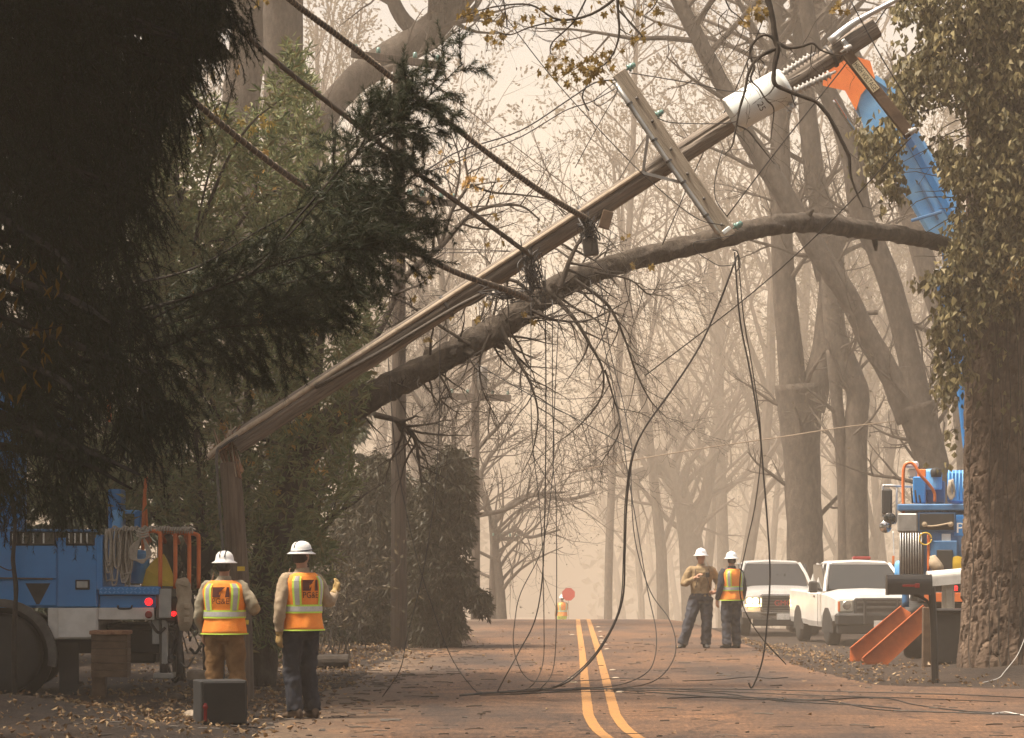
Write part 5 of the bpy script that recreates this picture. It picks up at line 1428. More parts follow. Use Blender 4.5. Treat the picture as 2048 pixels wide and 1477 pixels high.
def pickup(label, loc, rotz, variant):
    """crew of parts of a full-size pickup; local -y is the front, origin on the ground under the front axle"""
    t = thing('pickup_truck', label, 'pickup truck', loc, rotz, 'white pickups parked on the shoulder')
    W = 1.0
    pw = 'white'
    # lower body: hood and front wings, doors, bed - cross sections along y
    def section(y, zb, zt, hw, ztc, sh):              # belt with a rounded shoulder
        return [(-hw * .97, zb), (-hw, zb + .12), (-hw, zt - sh), (-hw * .96, zt), (-hw * .6, ztc), (0, ztc + .02), (hw * .6, ztc), (hw * .96, zt), (hw, zt - sh), (hw, zb + .12), (hw * .97, zb)]
    def skin(name, secs, mat, cap=True):
        n = len(secs[0][1]); V = [(x, y, z) for y, s in secs for x, z in s]
        i = np.arange(len(secs) - 1)[:, None] * n; k = np.arange(n)[None, :]; k2 = (k + 1) % n
        mb = MB().add(V, np.stack([i + k, i + k2, i + n + k2, i + n + k], -1).reshape(-1, 4))
        mb.f.append(np.arange(n)[::-1][None]); mb.m.append(np.zeros(1, int)); mb.f.append((np.arange(n) + (len(secs) - 1) * n)[None]); mb.m.append(np.zeros(1, int))
        return mb.build(name, MAT[mat], t, smooth=False)
    skin('hood', [(-.86, section(0, .62, 1.00, .90, 1.03, .05)), (-.80, section(0, .58, 1.09, .95, 1.13, .06)), (-.4, section(0, .55, 1.14, .98, 1.19, .06)), (.2, section(0, .55, 1.17, .99, 1.24, .05)), (.62, section(0, .55, 1.17, 1.0, 1.25, .05))], pw)
    body = skin('body', [(.62, section(0, .40, 1.17, 1.0, 1.17, .04)), (2.3, section(0, .40, 1.18, 1.0, 1.18, .04)), (2.34, section(0, .42, 1.20, 1.0, 1.2, .04)), (4.6, section(0, .45, 1.22, .99, 1.22, .04))], pw)
    # cab: roof and pillars round the glass
    zb, zt = 1.19, 1.88
    roof = [(-.70, zt - .05), (-.62, zt), (0, zt + .03), (.62, zt), (.70, zt - .05), (.66, zt - .09), (-.66, zt - .09)]
    skin('roof', [(1.28, [(x, z - .04) for x, z in roof]), (1.42, roof), (2.2, roof), (2.34, [(x, z - .03) for x, z in roof])], pw)
    for s in (-1, 1):
        MB().tube([(s * .93, .56, zb - .01), (s * .82, .92, zb + .36), (s * .70, 1.30, zt - .06)], [.045, .042, .04], 6).build('pillar', MAT[pw], t)
        MB().tube([(s * .95, 1.62, zb - .01), (s * .73, 1.62, zt - .06)], .035, 6).build('pillar', MAT[pw], t)
        MB().tube([(s * .95, 2.3, zb - .01), (s * .73, 2.26, zt - .06)], .06, 6).build('pillar', MAT[pw], t)
        MB().prism([(.60, zb), (2.28, zb), (2.24, zt - .08), (1.30, zt - .08)], s * .86 - .01, s * .86 + .01, axis='x').build('side_window', MAT['glass'], t)
        MB().box((s * 1.003, 1.45, 1.08), (.02, .16, .04), bev=.006).build('door_handle', MAT['black_gloss'], t)
        m = MB().box((s * 1.17, .66, 1.30), (.20, .10, .26), bev=.03).build('mirror', MAT['black'], t)
        MB().tube([(s * .96, .66, 1.22), (s * 1.1, .66, 1.26)], .03, 6).build('mirror_arm', MAT['black'], m)
        MB().prism([(-.56, .30), (-.40, .70), (-.15, .84), (.15, .84), (.40, .70), (.56, .30)], s * .955, s * 1.004, axis='x').build('wheel_well', MAT['black'], t)
        MB().prism([(2.94, .30), (3.10, .70), (3.35, .84), (3.65, .84), (3.9, .70), (4.06, .30)], s * .955, s * 1.004, axis='x').build('wheel_well', MAT['black'], t)
        wheel(t, (s * .86, 0, .40), .40, .27); wheel(t, (s * .86, 3.5, .40), .40, .27)
        MB().tube([(s * 1.006, 1.0, .44), (s * 1.006, 1.0, 1.15)], .004, 4).build('door_seam', MAT['black'], t)
    MB().box((0, .95, 1.525), (1.62, .012, .84), Matrix.Rotation(-.86, 3, 'X')).build('windscreen', MAT['glass'], t)
    MB().box((0, 1.9, 1.5), (1.3, .5, .7), bev=.1).build('seats', MAT['black'], t)
    MB().prism([(-.60, 1.22), (.60, 1.22), (.52, 1.80), (-.52, 1.80)], 2.32, 2.33).build('rear_window', MAT['glass'], t)
    for s in (-1, 1):
        MB().tube([(s * .1, .62, 1.235), (s * .45, .70, 1.30), (s * .75, .70, 1.31)], .008, 4).build('wiper', MAT['black'], t)
    # nose
    if variant == 'g':
        gr = MB().box((0, -.885, .84), (1.12, .08, .44), bev=.03).build('grille', MAT['chrome'], t)
        MB().box((0, -.922, .84), (1.02, .02, .36), bev=.01).build('grille_mesh', MAT['black'], gr)
        for k in range(5): MB().box((0, -.934, .70 + .07 * k), (1.0, .012, .022), bev=.003).build('bar', MAT['steel_dark'], gr)
        mb = MB(); put_text(mb, 'GMC', .42, .13, lambda u, v: (u, -.943, .84 + v)); mb.build('lettering', MAT['red'], gr)
        for s in (-1, 1):
            h = MB().box((s * .765, -.875, .87), (.38, .07, .27), bev=.03).build('headlight', MAT['lens'], t)
            for k in (0, 1):
                on = s < 0
                MB().lathe([(.075, 0), (.07, .012), (.001, .014)], (s * (.68 + .15 * k), -.911, .89), 14, RX90).build('bulb', MAT['lamp_on' if on else 'chrome'], h)
            MB().box((s * .765, -.912, .775), (.34, .012, .05), bev=.004).build('turn_signal', MAT['lamp_on' if s < 0 else 'orange'], h)
        MB().prism([(-1.0, .48), (-1.0, .62), (-.62, .60), (-.5, .52), (.5, .52), (.62, .60), (1.0, .62), (1.0, .48), (.5, .40), (-.5, .40)], -.98, -.82).build('bumper', MAT['chrome'], t)
        MB().box((0, -.93, .36), (1.5, .12, .18), bev=.03).build('air_dam', MAT['black'], t)
    else:
        gr = MB().box((.0, -.90, .86), (1.10, .10, .42), bev=.03).build('grille', MAT['black'], t)
        for k in range(3): MB().box((0, -.956, .74 + .12 * k), (1.0, .012, .05), bev=.004).build('bar', MAT['steel_dark'], gr)
        for s in (-1, 1):
            h = MB().box((s * .74, -.868, .90), (.36, .08, .30), bev=.04).build('headlight', MAT['lens'], t)
            MB().lathe([(.10, 0), (.09, .012), (.001, .014)], (s * .72, -.91, .91), 16, RX90).build('bulb', MAT['chrome'], h)
            MB().box((s * .89, -.90, .88), (.05, .02, .22), bev=.006).build('turn_signal', MAT['orange_rail'], h)
        MB().box((0, -.98, .60), (1.98, .26, .26), bev=.04).build('bumper', MAT['black'], t)
        MB().box((0, -.96, .38), (1.9, .16, .20), bev=.03).build('air_dam', MAT['black'], t)
        for s in (-.36, .36): MB().tube([(s, -1.12, .5), (s, -1.12, 1.04)], .035, 8).build('brush_guard', MAT['black'], t)
        MB().tube([(-.42, -1.12, 1.04), (.42, -1.12, 1.04)], .035, 8).build('brush_guard', MAT['black'], t)
        MB().box((.15, 1.75, 1.95), (.42, .16, .07), bev=.02).build('beacon', MAT['tail_off'], t)
    MB().box((0, -1.0 if variant == 'g' else -1.12, .50), (.32, .012, .15), bev=.004).build('number_plate', MAT['mail_white'], t)
    MB().tube([(-.98, .1, 1.2), (-.99, .1, 1.75)], .006, 4).build('aerial', MAT['steel_dark'], t)
    return t
x = (1563 - CX) / F * 74.5
pickup('white pickup with a lit headlight and chrome bumper, left one of the two', (x, 75.4, gh(x, 75.4)), math.radians(2), 'g')
x = (1752 - CX) / F * 66.0
pickup('white pickup with a black grille guard and black bumper behind the mailboxes', (x, 67.0, gh(x, 67)), math.radians(5), 'f')

# ------------------------------------------------------------------ blue and white utility truck, left
LS, LD = 163.0, 36.8
def lx(px): return (px - 200) / LS
def lz(py): return EYE + (HY - py) / LS
lt = thing('utility_truck', 'blue and white utility truck standing half hidden by the fir at the left', 'utility truck', ((200 - CX) / F * LD, LD, gh((200 - CX) / F * LD, LD)), math.radians(0))
lt.location.z = 0
def XB(name, mat, px0, px1, py0, py1, y0=0.0, y1=.04, bev=.008, parent=None):
    return B(parent or lt, name, mat, lx(px0), lx(px1), y0, y1, lz(py1), lz(py0), bev)
XB('upper_body', 'blue', -520, 196, 1082, 1216, .012, 2.3, .02)
XB('lower_body', 'white_dirty', 95, 196, 1216, 1279, .012, 2.3, .012)
XB('lower_body', 'white_dirty', -520, -95, 1216, 1279, .012, 2.3, .012)
XB('chassis', 'black', -500, 330, 1262, 1310, .5, 1.9, .02)
cw = (lx(0), lz(1312))
arch = [(cw[0] + .70 * math.cos(a), cw[1] + .70 * math.sin(a)) for a in np.linspace(-.2, math.pi + .2, 22)]
inner = [(cw[0] + .60 * math.cos(a), cw[1] + .60 * math.sin(a)) for a in np.linspace(math.pi + .2, -.2, 22)]
MB().prism(arch + inner, -.05, .06).build('wheel_arch', MAT['steel_dark'], lt)
MB().prism([(cw[0] + .60 * math.cos(a), cw[1] + .60 * math.sin(a)) for a in np.linspace(0, 2 * math.pi, 36)], .36, .40).build('wheel_well', MAT['black'], lt)
for yy in (.16, 2.1): wheel(lt, (cw[0], yy, .50), .50, .30, 'y', 'steel_dark')
dr = XB('compartment_door', 'blue', 116, 193, 1076, 1214, -.012, .012)
XB('lower_panel', 'white_dirty', 116, 193, 1217, 1276, -.012, .012, parent=dr)
h = XB('handle', 'black', 151, 180, 1160, 1180, -.026, -.010, .006, dr); XB('lever', 'steel', 154, 176, 1163, 1176, -.036, -.024, .004, h)
XB('compartment_door', 'blue', -60, 113, 1076, 1158, -.012, .012)
XB('side_panel', 'blue', -60, 113, 1161, 1212, -.008, .012)
MB().prism([(lx(51), lz(1167)), (lx(101), lz(1167)), (lx(79), lz(1209)), (lx(73), lz(1209))], -.010, .0).build('triangle_vent', MAT['black'], lt)
for (a, b) in ((20, 112), (132, 190)):
    w_ = XB('window', 'black', a, b, 1062, 1092, -.02, .01); XB('pane', 'glass', a + 3, b - 3, 1065, 1089, -.028, -.018, .003, w_)
    for k in range(4): XB('glazing_bar', 'mail_white', a + 5 + k * (b - a - 10) / 4, a + 8 + k * (b - a - 10) / 4, 1067, 1087, -.034, -.027, .001, w_)
T(lt, 'hinge_rod', 'steel_dark', [(lx(-40), -.03, lz(1156)), (lx(30), -.03, lz(1157)), (lx(106), -.03, lz(1158))], .012, 6)
T(lt, 'drip_rail', 'blue_dark', [(lx(-60), -.03, lz(1060)), (lx(196), -.03, lz(1062))], .02, 6)
XB('headboard', 'blue', 192, 205, 1070, 1180, 0, 2.2, .006)
# rear deck
dk = XB('deck', 'blue', 198, 322, 1174, 1190, -.02, 2.3, .006)
tread = MB()
for i in range(14):
    for j in range(2):
        tread.box((lx(203 + i * 8.6), -.024, lz(1178 + 7 * j)), (.034, .008, .010), Matrix.Rotation(.7 if (i + j) % 2 else -.7, 3, 'Y'))
tread.build('tread_pattern', MAT['blue_pale'], dk)['kind'] = 'stuff'
XB('rear_box', 'blue', 198, 312, 1191, 1216, .05, 2.2, .006)
XB('rear_skirt', 'white_dirty', 196, 308, 1216, 1240, .03, 2.2, .006)
T(lt, 'grab_handle', 'black', [(lx(236), .0, lz(1212)), (lx(238), -.04, lz(1217)), (lx(250), -.045, lz(1218)), (lx(262), -.04, lz(1217)), (lx(264), .0, lz(1212))], .012, 6)
for (px, py, m, rr) in ((297, 1204, 'tail_on', 7.5), (297, 1230, 'tail_off', 7.5), (347, 1228, 'tail_on', 5)):
    MB().lathe([(rr / LS, 0), (rr / LS, .02), (rr / LS * .7, .034), (.002, .036)], (lx(px), .03, lz(py)), 18, RX90).build('tail_light', MAT[m], lt, smooth=False)
XB('bumper_post', 'steel_dark', 312, 340, 1176, 1240, .0, 2.2, .01); XB('light_bracket', 'steel', 318, 343, 1178, 1236, -.02, .0, .004)
XB('bumper_step', 'black', 330, 352, 1195, 1246, .1, 2.1, .02)
XB('hitch_frame', 'steel', 300, 316, 1240, 1290, .2, .3, .01); XB('hitch_frame', 'steel', 320, 332, 1240, 1330, .15, .25, .01)
XB('mud_flap', 'black', 112, 152, 1285, 1392, .25, .28, .004)
XB('mud_flap', 'black', 175, 188, 1285, 1400, .5, .53, .004)
XB('axle_box', 'black', 200, 300, 1250, 1330, .6, 1.8, .03)
XB('number_plate', 'mail_white', 208, 244, 1263, 1277, .04, .055, .002)
XB('outrigger_pad', 'steel', 306, 344, 1347, 1358, .05, .45, .01); XB('outrigger_pad', 'wood_arm', 372, 420, 1343, 1360, .1, .5, .01)
T(lt, 'outrigger_leg', 'steel_dark', [(lx(322), .2, lz(1250)), (lx(324), .2, lz(1348))], .05, 8); T(lt, 'outrigger_leg', 'steel_dark', [(lx(350), .4, lz(1250)), (lx(352), .4, lz(1350))], .04, 8)
rng = random.Random(101)
for k in range(16):
    a = (lx(rng.uniform(318, 385)), rng.uniform(.1, .6), lz(rng.uniform(1240, 1330)))
    b = (a[0] + rng.uniform(-.2, .2), a[1] + rng.uniform(-.2, .2), a[2] + rng.uniform(-.2, .2))
    T(lt, 'hose', 'black' if k % 3 else 'steel_dark', [a, ((a[0] + b[0]) / 2, a[1], min(a[2], b[2]) - .06), b], rng.uniform(.01, .024), 6)
# orange hoops
for (px, top, w) in ((302, 1062, 18), (330, 1064, 18), (356, 1066, 18), (374, 1067, 18)):
    yy = .02 + (px - 302) * .004
    T(lt, 'guard_hoop', 'orange_rail', [(lx(px + w), yy, lz(1178)), (lx(px + w), yy, lz(top + 14)), (lx(px + w - 4), yy, lz(top + 3)), (lx(px + 2), yy, lz(top)), (lx(px - 10), yy + .1, lz(top + 6)), (lx(px - 12), yy + .5, lz(top + 20))], .026, 8)
T(lt, 'orange_mast', 'orange_rail', [(lx(268), .9, lz(1176)), (lx(268), .9, lz(1050)), (lx(274), .9, lz(950))], .022, 8)
T(lt, 'orange_mast', 'orange_rail', [(lx(276), .9, lz(1176)), (lx(276), .9, lz(1060)), (lx(272), .9, lz(990))], .018, 8)
XB('boom_pedestal', 'blue', 196, 222, 975, 1075, .9, 1.4, .02); XB('boom_pedestal', 'blue_pale', 206, 226, 1018, 1080, .8, 1.0, .02)
XB('boom_bracket', 'blue_pale', 226, 256, 1018, 1026, .9, 1.2, .01); XB('boom_bracket', 'blue', 250, 262, 1020, 1056, .9, 1.2, .01)
XB('boom', 'blue', -420, 60, 770, 822, .8, 1.25, .03); XB('boom', 'blue_dark', -420, 130, 830, 852, .85, 1.2, .03)
XB('boom_rest', 'blue', -30, 20, 822, 1080, .9, 1.3, .03)
T(lt, 'orange_flag', 'orange_rail', [(lx(206), .6, lz(840)), (lx(205), .6, lz(800)), (lx(207), .6, lz(782))], .03, 6)
T(lt, 'white_handle', 'mail_white', [(lx(54), .7, lz(836)), (lx(62), .7, lz(812)), (lx(84), .7, lz(815))], .012, 6)
# ropes hung over the rail
rail = T(lt, 'rope_rail', 'steel_dark', [(lx(206), .2, lz(1060)), (lx(300), .2, lz(1060)), (lx(384), .35, lz(1062))], .016, 6)
rp = thing('rope_coil', 'coils of pale rope hung in a bunch behind the truck cab', 'rope', (lt.location.x + lx(250), LD + .18, lz(1060)))
def RP(px, py, y=.12): return Vector((lt.location.x + lx(px), LD + y, lz(py)))
for k in range(22):
    x0 = rng.uniform(212, 262); w_ = rng.uniform(4, 10); bot = rng.uniform(1120, 1176); yy = rng.uniform(.02, .2)
    MB().tube(spl([RP(x0 - w_ * .4, 1058, yy), RP(x0 - w_, (1060 + bot) / 2, yy), RP(x0 - w_ * .5, bot - 4, yy), RP(x0, bot, yy), RP(x0 + w_ * .6, bot - 6, yy), RP(x0 + w_, (1060 + bot) / 2, yy), RP(x0 + w_ * .4, 1057, yy)], 4), .013, 6).build('strand', MAT['rope'], rp, smooth=True, world=True)
rp2 = thing('rope_coil', 'knotted pale rope hank hanging in front of the orange hoops', 'rope', RP(285, 1060, .0))
for k in range(7):
    w_ = 8 + 2.2 * k
    MB().tube(spl([RP(284, 1075, -.02), RP(284 - w_, 1095, -.03), RP(280 - w_ * .8, 1118, -.03), RP(287, 1126 - k, -.04), RP(290 + w_ * .6, 1110, -.03), RP(288 + w_ * .3, 1088, -.03), RP(286, 1075, -.02)], 4), .012, 6).build('strand', MAT['rope'], rp2, smooth=True, world=True)
for k in range(3): MB().tube(spl([RP(274, 1062 + 5 * k, -.05), RP(286, 1066 + 5 * k, -.07), RP(298, 1062 + 5 * k, -.05)], 4), .014, 6).build('wrap', MAT['rope'], rp2, smooth=True, world=True)
rp3 = thing('rope_coil', 'rope wound round the top rail above the orange hoops', 'rope', RP(340, 1060, .0))
for k in range(30):
    x0 = 224 + k * 5.2
    MB().tube(spl([RP(x0, 1063, -.0), RP(x0 + 2, 1056 + rng.uniform(-3, 2), .02), RP(x0 + 6, 1058 + rng.uniform(-3, 3), .18), RP(x0 + 8, 1066, .1)], 3), .013, 5).build('turn', MAT['rope'], rp3, smooth=True, world=True)
MB_ = MB().lathe([(.11, 0), (.12, .02), (.12, .36), (.10, .40), (.05, .41), (.01, .42)], RP(270, 1168, .5), 18)
tag(MB_.build('water_jug', MAT['blue_pale'], origin=RP(270, 1168, .5), smooth=False), 'light blue water jug standing among the ropes on the truck deck', 'jug')
mb = MB().add([RP(278, 1172, .3), RP(345, 1174, .3), RP(336, 1142, .4), RP(318, 1108, .5), RP(300, 1120, .4), RP(286, 1140, .3), RP(300, 1174, .8), RP(340, 1174, .8), RP(318, 1120, .9)], [(0, 1, 2, 3, 4, 5), (0, 6, 7, 1), (1, 7, 2), (2, 7, 8, 3), (3, 8, 4), (4, 8, 6, 5), (0, 5, 6)])
tag(mb.build('yellow_tarp', MAT['yellow'], origin=RP(315, 1174, .4)), 'crumpled yellow tarp lying behind the orange hoops', 'tarp')
hr = thing('cable_reel', 'black reel of coiled cable at the rear of the left truck', 'reel', RP(380, 1140, .95))
for k in range(9):
    r0 = .17 + .008 * k
    MB().tube([RP(380, 1108, .9 + .012 * k) + Vector((math.cos(a) * r0 * .9, 0, math.sin(a) * r0 * 1.15)) for a in np.linspace(0, 6.28, 26)], .008, 5, cap=False).build('coil', MAT['black'], hr, smooth=True, world=True)
MB().lathe([(.17, 0), (.17, .02), (.02, .03), (.01, .04)], RP(380, 1108, 1.02), 22, RX90).build('hub', MAT['black'], hr, world=True)
bgc = RP(368, 1262, -.02)
bag = thing('canvas_bag', 'pale canvas bag hanging from the rear corner of the left truck', 'bag', bgc)
mb = MB().tube(spl([RP(368, 1262, .02), RP(370, 1240, .02), RP(369, 1210, .02), RP(367, 1185, .02), RP(364, 1166, .02), RP(362, 1160, .03)], 4), [.05, .06, .075, .085, .09, .095, .1, .1, .1, .1, .095, .09, .09, .09, .085, .085, .08, .08, .075, .07, .06], 12, jit=.3, jscale=9)
mb.build('sack', MAT['canvas'], bag, smooth=True, world=True)
MB().box(RP(366, 1166, -.06), (.16, .03, .07), Matrix.Rotation(.3, 3, 'Y'), bev=.01).build('flap', MAT['canvas'], bag, world=True)
for k in range(3): MB().box(RP(376, 1212 + 14 * k, -.10), (.08, .03, .07), bev=.01).build('pocket', MAT['canvas'], bag, world=True)
# ------------------------------------------------------------------ blue bucket truck, right, seen from behind
RS, RD = F / 49.5, 49.5
def rx(px): return (px - 1950) / RS
def rz(py): return EYE + (HY - py) / RS
bt = thing('bucket_truck', 'blue bucket truck behind the pine, orange outriggers down and boom raised', 'bucket truck', ((1950 - CX) / F * RD, RD, 0), -math.atan2(1950 - CX, F))
def Q(name, mat, px0, px1, py0, py1, y0, y1, bev=.01, parent=None):
    return B(parent or bt, name, mat, rx(px0), rx(px1), y0, y1, rz(py1), rz(py0), bev)
Q('body', 'blue_dark', 1812, 2090, 1060, 1165, .25, 5.2, .03)
Q('rear_panel', 'blue_dark', 1846, 2085, 1062, 1160, .05, .25, .02)
Q('deck', 'blue_dark', 1796, 2085, 1008, 1022, .0, 5.0, .02)
gb = Q('locker', 'steel', 1796, 1836, 1027, 1064, -.02, 2.0, .02)
cav = Q('shelf_box', 'blue_dark', 1836, 1912, 1024, 1064, .02, .8, .012); Q('opening', 'black', 1840, 1908, 1028, 1060, .0, .03, .004, cav)
T(cav, 'coiled_line', 'canvas', [(rx(1846), -.02, rz(1048)), (rx(1860), -.02, rz(1053)), (rx(1880), -.02, rz(1051)), (rx(1904), -.02, rz(1046))], .018, 6)
for px in (1850, 1902): MB().lathe([(.045, 0), (.045, .04), (.01, .05)], (rx(px), .0, rz(1049)), 12, RX90).build('knob', MAT['canvas'], cav)
for k in range(9): T(bt, 'bed_bar', 'steel', [(rx(1802 + 5.2 * k), -.02 - .004 * k, rz(1066)), (rx(1802 + 5.2 * k), -.02 - .004 * k, rz(1148))], .011, 6, 2)
Q('bed_grille', 'steel_dark', 1800, 1848, 1064, 1150, .02, .06, .006)
Q('notice', 'mail_white', 1884, 1902, 1068, 1086, .03, .045, .002)
T(bt, 'orange_post', 'orange_rail', [(rx(1858), -.02, rz(1150)), (rx(1858), -.02, rz(1070))], .025, 8)
Q('tool_bin', 'blue_dark', 1862, 1915, 1082, 1140, -.05, .05, .01); Q('tool_bin', 'black', 1874, 1906, 1100, 1138, -.08, -.04, .01)
mb = MB(); put_text(mb, 'PG&E', .62, .17, lambda u, v: (rx(1914) + .31 + u, .043, rz(1056) + v))
Q('name_board', 'blue', 1908, 2000, 1040, 1072, .045, .06, .004); mb.build('lettering', MAT['print_white'], bt)
# clutter on the deck
rng = random.Random(111)
for k in range(16):
    a = rng.uniform(1838, 1900); b = a + rng.uniform(-20, 30)
    T(bt, 'hose', 'black', [(rx(a), .1 + rng.random() * .4, rz(1022)), (rx((a + b) / 2), .1, rz(rng.uniform(1006, 1016))), (rx(b), .2, rz(1022))], .012, 5)
Q('beacon_box', 'mail_white', 1808, 1836, 919, 932, .8, 1.1, .03); Q('work_lamp', 'lens', 1814, 1834, 934, 954, .85, 1.0, .03)
T(bt, 'guard_rail', 'orange_rail', [(rx(1808), .1, rz(1026)), (rx(1807), .1, rz(960)), (rx(1810), .1, rz(932)), (rx(1820), .1, rz(925)), (rx(1830), .1, rz(930)), (rx(1842), .1, rz(950)), (rx(1858), .15, rz(968)), (rx(1869), .2, rz(985)), (rx(1870), .2, rz(1004))], .026, 8)
Q('orange_case', 'orange', 1835, 1852, 937, 956, .4, .8, .01)
MB().lathe([(.14, 0), (.15, .03), (.15, .3), (.12, .34), (.01, .35)], (rx(1866), .5, rz(978)), 16).build('blue_drum', MAT['blue_pale'], bt, smooth=False)
Q('control_box', 'blue', 1826, 1852, 952, 1006, .3, .8, .02); Q('control_box', 'blue_dark', 1852, 1890, 960, 1006, .6, 1.0, .02)
MB().lathe([(.09, 0), (.1, .06), (.1, .12), (.02, .16)], (rx(1872), .4, rz(953)), 14).build('spotlight', MAT['black'], bt, smooth=True)
fr_ = Q('boom_turret', 'blue', 1894, 2000, 938, 1006, .8, 2.0, .05)
for k in range(5): T(bt, 'fairlead', 'blue_pale', [(rx(1898 + 7 * k), .1, rz(1000)), (rx(1898 + 7 * k), .1, rz(940))], .012, 6, 2)
for k in range(8):
    T(bt, 'coiled_rope', 'rope', [(rx(1899 + k * .8), -.02 - .01 * k, rz(960)), (rx(1896 + k), -.03, rz(985)), (rx(1903 + k), -.03, rz(1000 - k)), (rx(1910 - k * .5), -.03, rz(985)), (rx(1906), -.02, rz(958 + k))], .011, 5)
for (x, y) in ((1826, 985), (1834, 990), (1842, 1000)): T(bt, 'lever', 'black', [(rx(x), .1, rz(1006)), (rx(x - 3), .08, rz(y - 10))], .016, 6)
# mirrors
ma = T(bt, 'mirror_arm', 'alu', [(rx(1818), 2.6, rz(966)), (rx(1790), 2.4, rz(965)), (rx(1764), 2.4, rz(964)), (rx(1758), 2.4, rz(970)), (rx(1758), 2.4, rz(1030))], .02, 8)
T(bt, 'mirror_arm', 'alu', [(rx(1787), 2.4, rz(966)), (rx(1786), 2.4, rz(1035)), (rx(1780), 2.4, rz(1044))], .018, 8)
MB().box((rx(1767), 2.36, rz(998)), (22 / RS, .08, 54 / RS), bev=.03).build('mirror', MAT['black'], bt)
for (x, y, m) in ((1773, 1034, 'glass'), (1764, 1051, 'chrome')):
    MB().lathe([(.01, -.05), (.06, -.04), (.10, -.01), (.108, .01), (.10, .02), (.01, .03)], (rx(x), 2.34, rz(y)), 20, RX90).build('round_mirror', MAT[m], bt, smooth=True)
T(bt, 'marker_pole', 'mail_white', [(rx(1782), 2.3, rz(1130)), (rx(1781), 2.3, rz(1090)), (rx(1780), 2.3, rz(1060))], .012, 6)
Q('marker_light', 'orange_rail', 1778, 1783, 1112, 1130, 2.28, 2.32, .004)
MB().lathe([(.01, -.2), (.11, -.18), (.14, -.1), (.14, .1), (.11, .16), (.01, .17)], (rx(1800), 2.2, rz(1142)), 18).build('front_fender', MAT['blue_pale'], bt, smooth=True)
Q('cab', 'blue', 1850, 2060, 1010, 1150, 5.2, 7.0, .1)
# lower rear
Q('chassis', 'black', 1820, 2080, 1165, 1262, .4, 5.2, .03); Q('bumper', 'black', 1836, 2080, 1184, 1206, -.1, .1, .02); Q('bumper_plate', 'orange_rail', 1850, 1925, 1186, 1204, -.12, -.1, .004)
MB().box((rx(1908), -.1, rz(1177)), (.13, .05, .08), bev=.012).build('tail_light', MAT['tail_on'], bt)
Q('mud_flap', 'black', 1800, 1850, 1210, 1300, .3, .33, .005)
for (x, y) in ((1828, .6), (2070, .6), (1828, 4.9), (2070, 4.9)): wheel(bt, (rx(x), y, .5), .5, .34, 'x', 'steel_dark')
T(bt, 'frame_post', 'blue_dark', [(rx(1812), .1, rz(1150)), (rx(1812), .1, rz(1215))], .06, 8)
MB().lathe([(.10, 0), (.13, .02), (.13, .05), (.02, .06)], (rx(1915), -.02, rz(1128)), 18, RX90).build('hose_reel', MAT['yellow'], bt)
T(bt, 'hanging_bag', 'canvas', [(rx(1866), -.1, rz(1112)), (rx(1872), -.12, rz(1130)), (rx(1884), -.12, rz(1142))], [.05, .06, .08, .09, .1, .1, .1, .1, .09, .08, .06], 8)
T(bt, 'hand_wheel', 'yellow', [(rx(1852) + .1 * math.cos(a), -.06, rz(1078) + .1 * math.sin(a)) for a in np.linspace(0, 6.2, 14)], .012, 6, 2)
# orange outriggers: sloping channels from the body down to the ground on the left
def outrigger(tl, bl, y, w):
    """plate with a raised flange along its upper edge"""
    a, b = Vector((rx(tl[0]), y, rz(tl[1]))), Vector((rx(bl[0]), y, rz(bl[1])))
    dx = (b - a); 
    o = MB().prism([(a.x, a.z), (b.x, b.z), (b.x - .01, b.z - w * .85), (b.x + .17, b.z - w * 1.02), (a.x + .13, a.z - w * .95), (a.x + .16, a.z - .1)], y, y + .03).build('outrigger', MAT['orange_steel'], bt)
    L = dx.length; m = (a + b) / 2
    MB().box(m + Vector((0, .0, .008)), (L, .16, .02), frame(a, b), bev=.004).build('flange', MAT['orange_steel'], o)
    MB().box(b + Vector((.14, .03, -w * 1.04)), (.36, .22, .03), bev=.008).build('foot', MAT['orange_steel'], o)
    return o
outrigger((1806, 1212), (1706, 1296), -.9, .26)
outrigger((1852, 1208), (1736, 1310), -2.2, .30)
# boom: lower arm behind the ivy, upper arm ending in the orange tip
def beam(a, b, w, th, name, mat, parent, bev=.03, wd=None):
    a, b = Vector(a), Vector(b); m = (a + b) / 2
    return MB().box(m, ((b - a).length, th, w), frame(a, b), bev=bev).build(name, MAT[mat], parent)
def RQ(px, py, y): 
    p = P(px, py, RD + y) - Vector(bt.location); return Matrix.Rotation(math.atan2(1950 - CX, F), 3, 'Z') @ p
beam(RQ(1960, 980, 1.2), RQ(1905, 470, 1.2), .42, .4, 'lower_boom', 'blue', bt)
ub = beam(RQ(1912, 480, .9), RQ(1742, 188, .9), .72, .5, 'upper_boom', 'blue_pale', bt, .05)
beam(RQ(1902, 432, .62), RQ(1800, 250, .62), .12, .06, 'rib', 'blue', ub, .01)
beam(RQ(1876, 440, .62), RQ(1838, 365, .62), .04, .05, 'rib', 'blue_dark', ub, .005); beam(RQ(1895, 418, .62), RQ(1848, 330, .62), .03, .05, 'rib', 'blue_dark', ub, .005)
beam(RQ(1822, 442, .6), RQ(1884, 424, .6), .05, .06, 'collar', 'blue_dark', ub, .01)
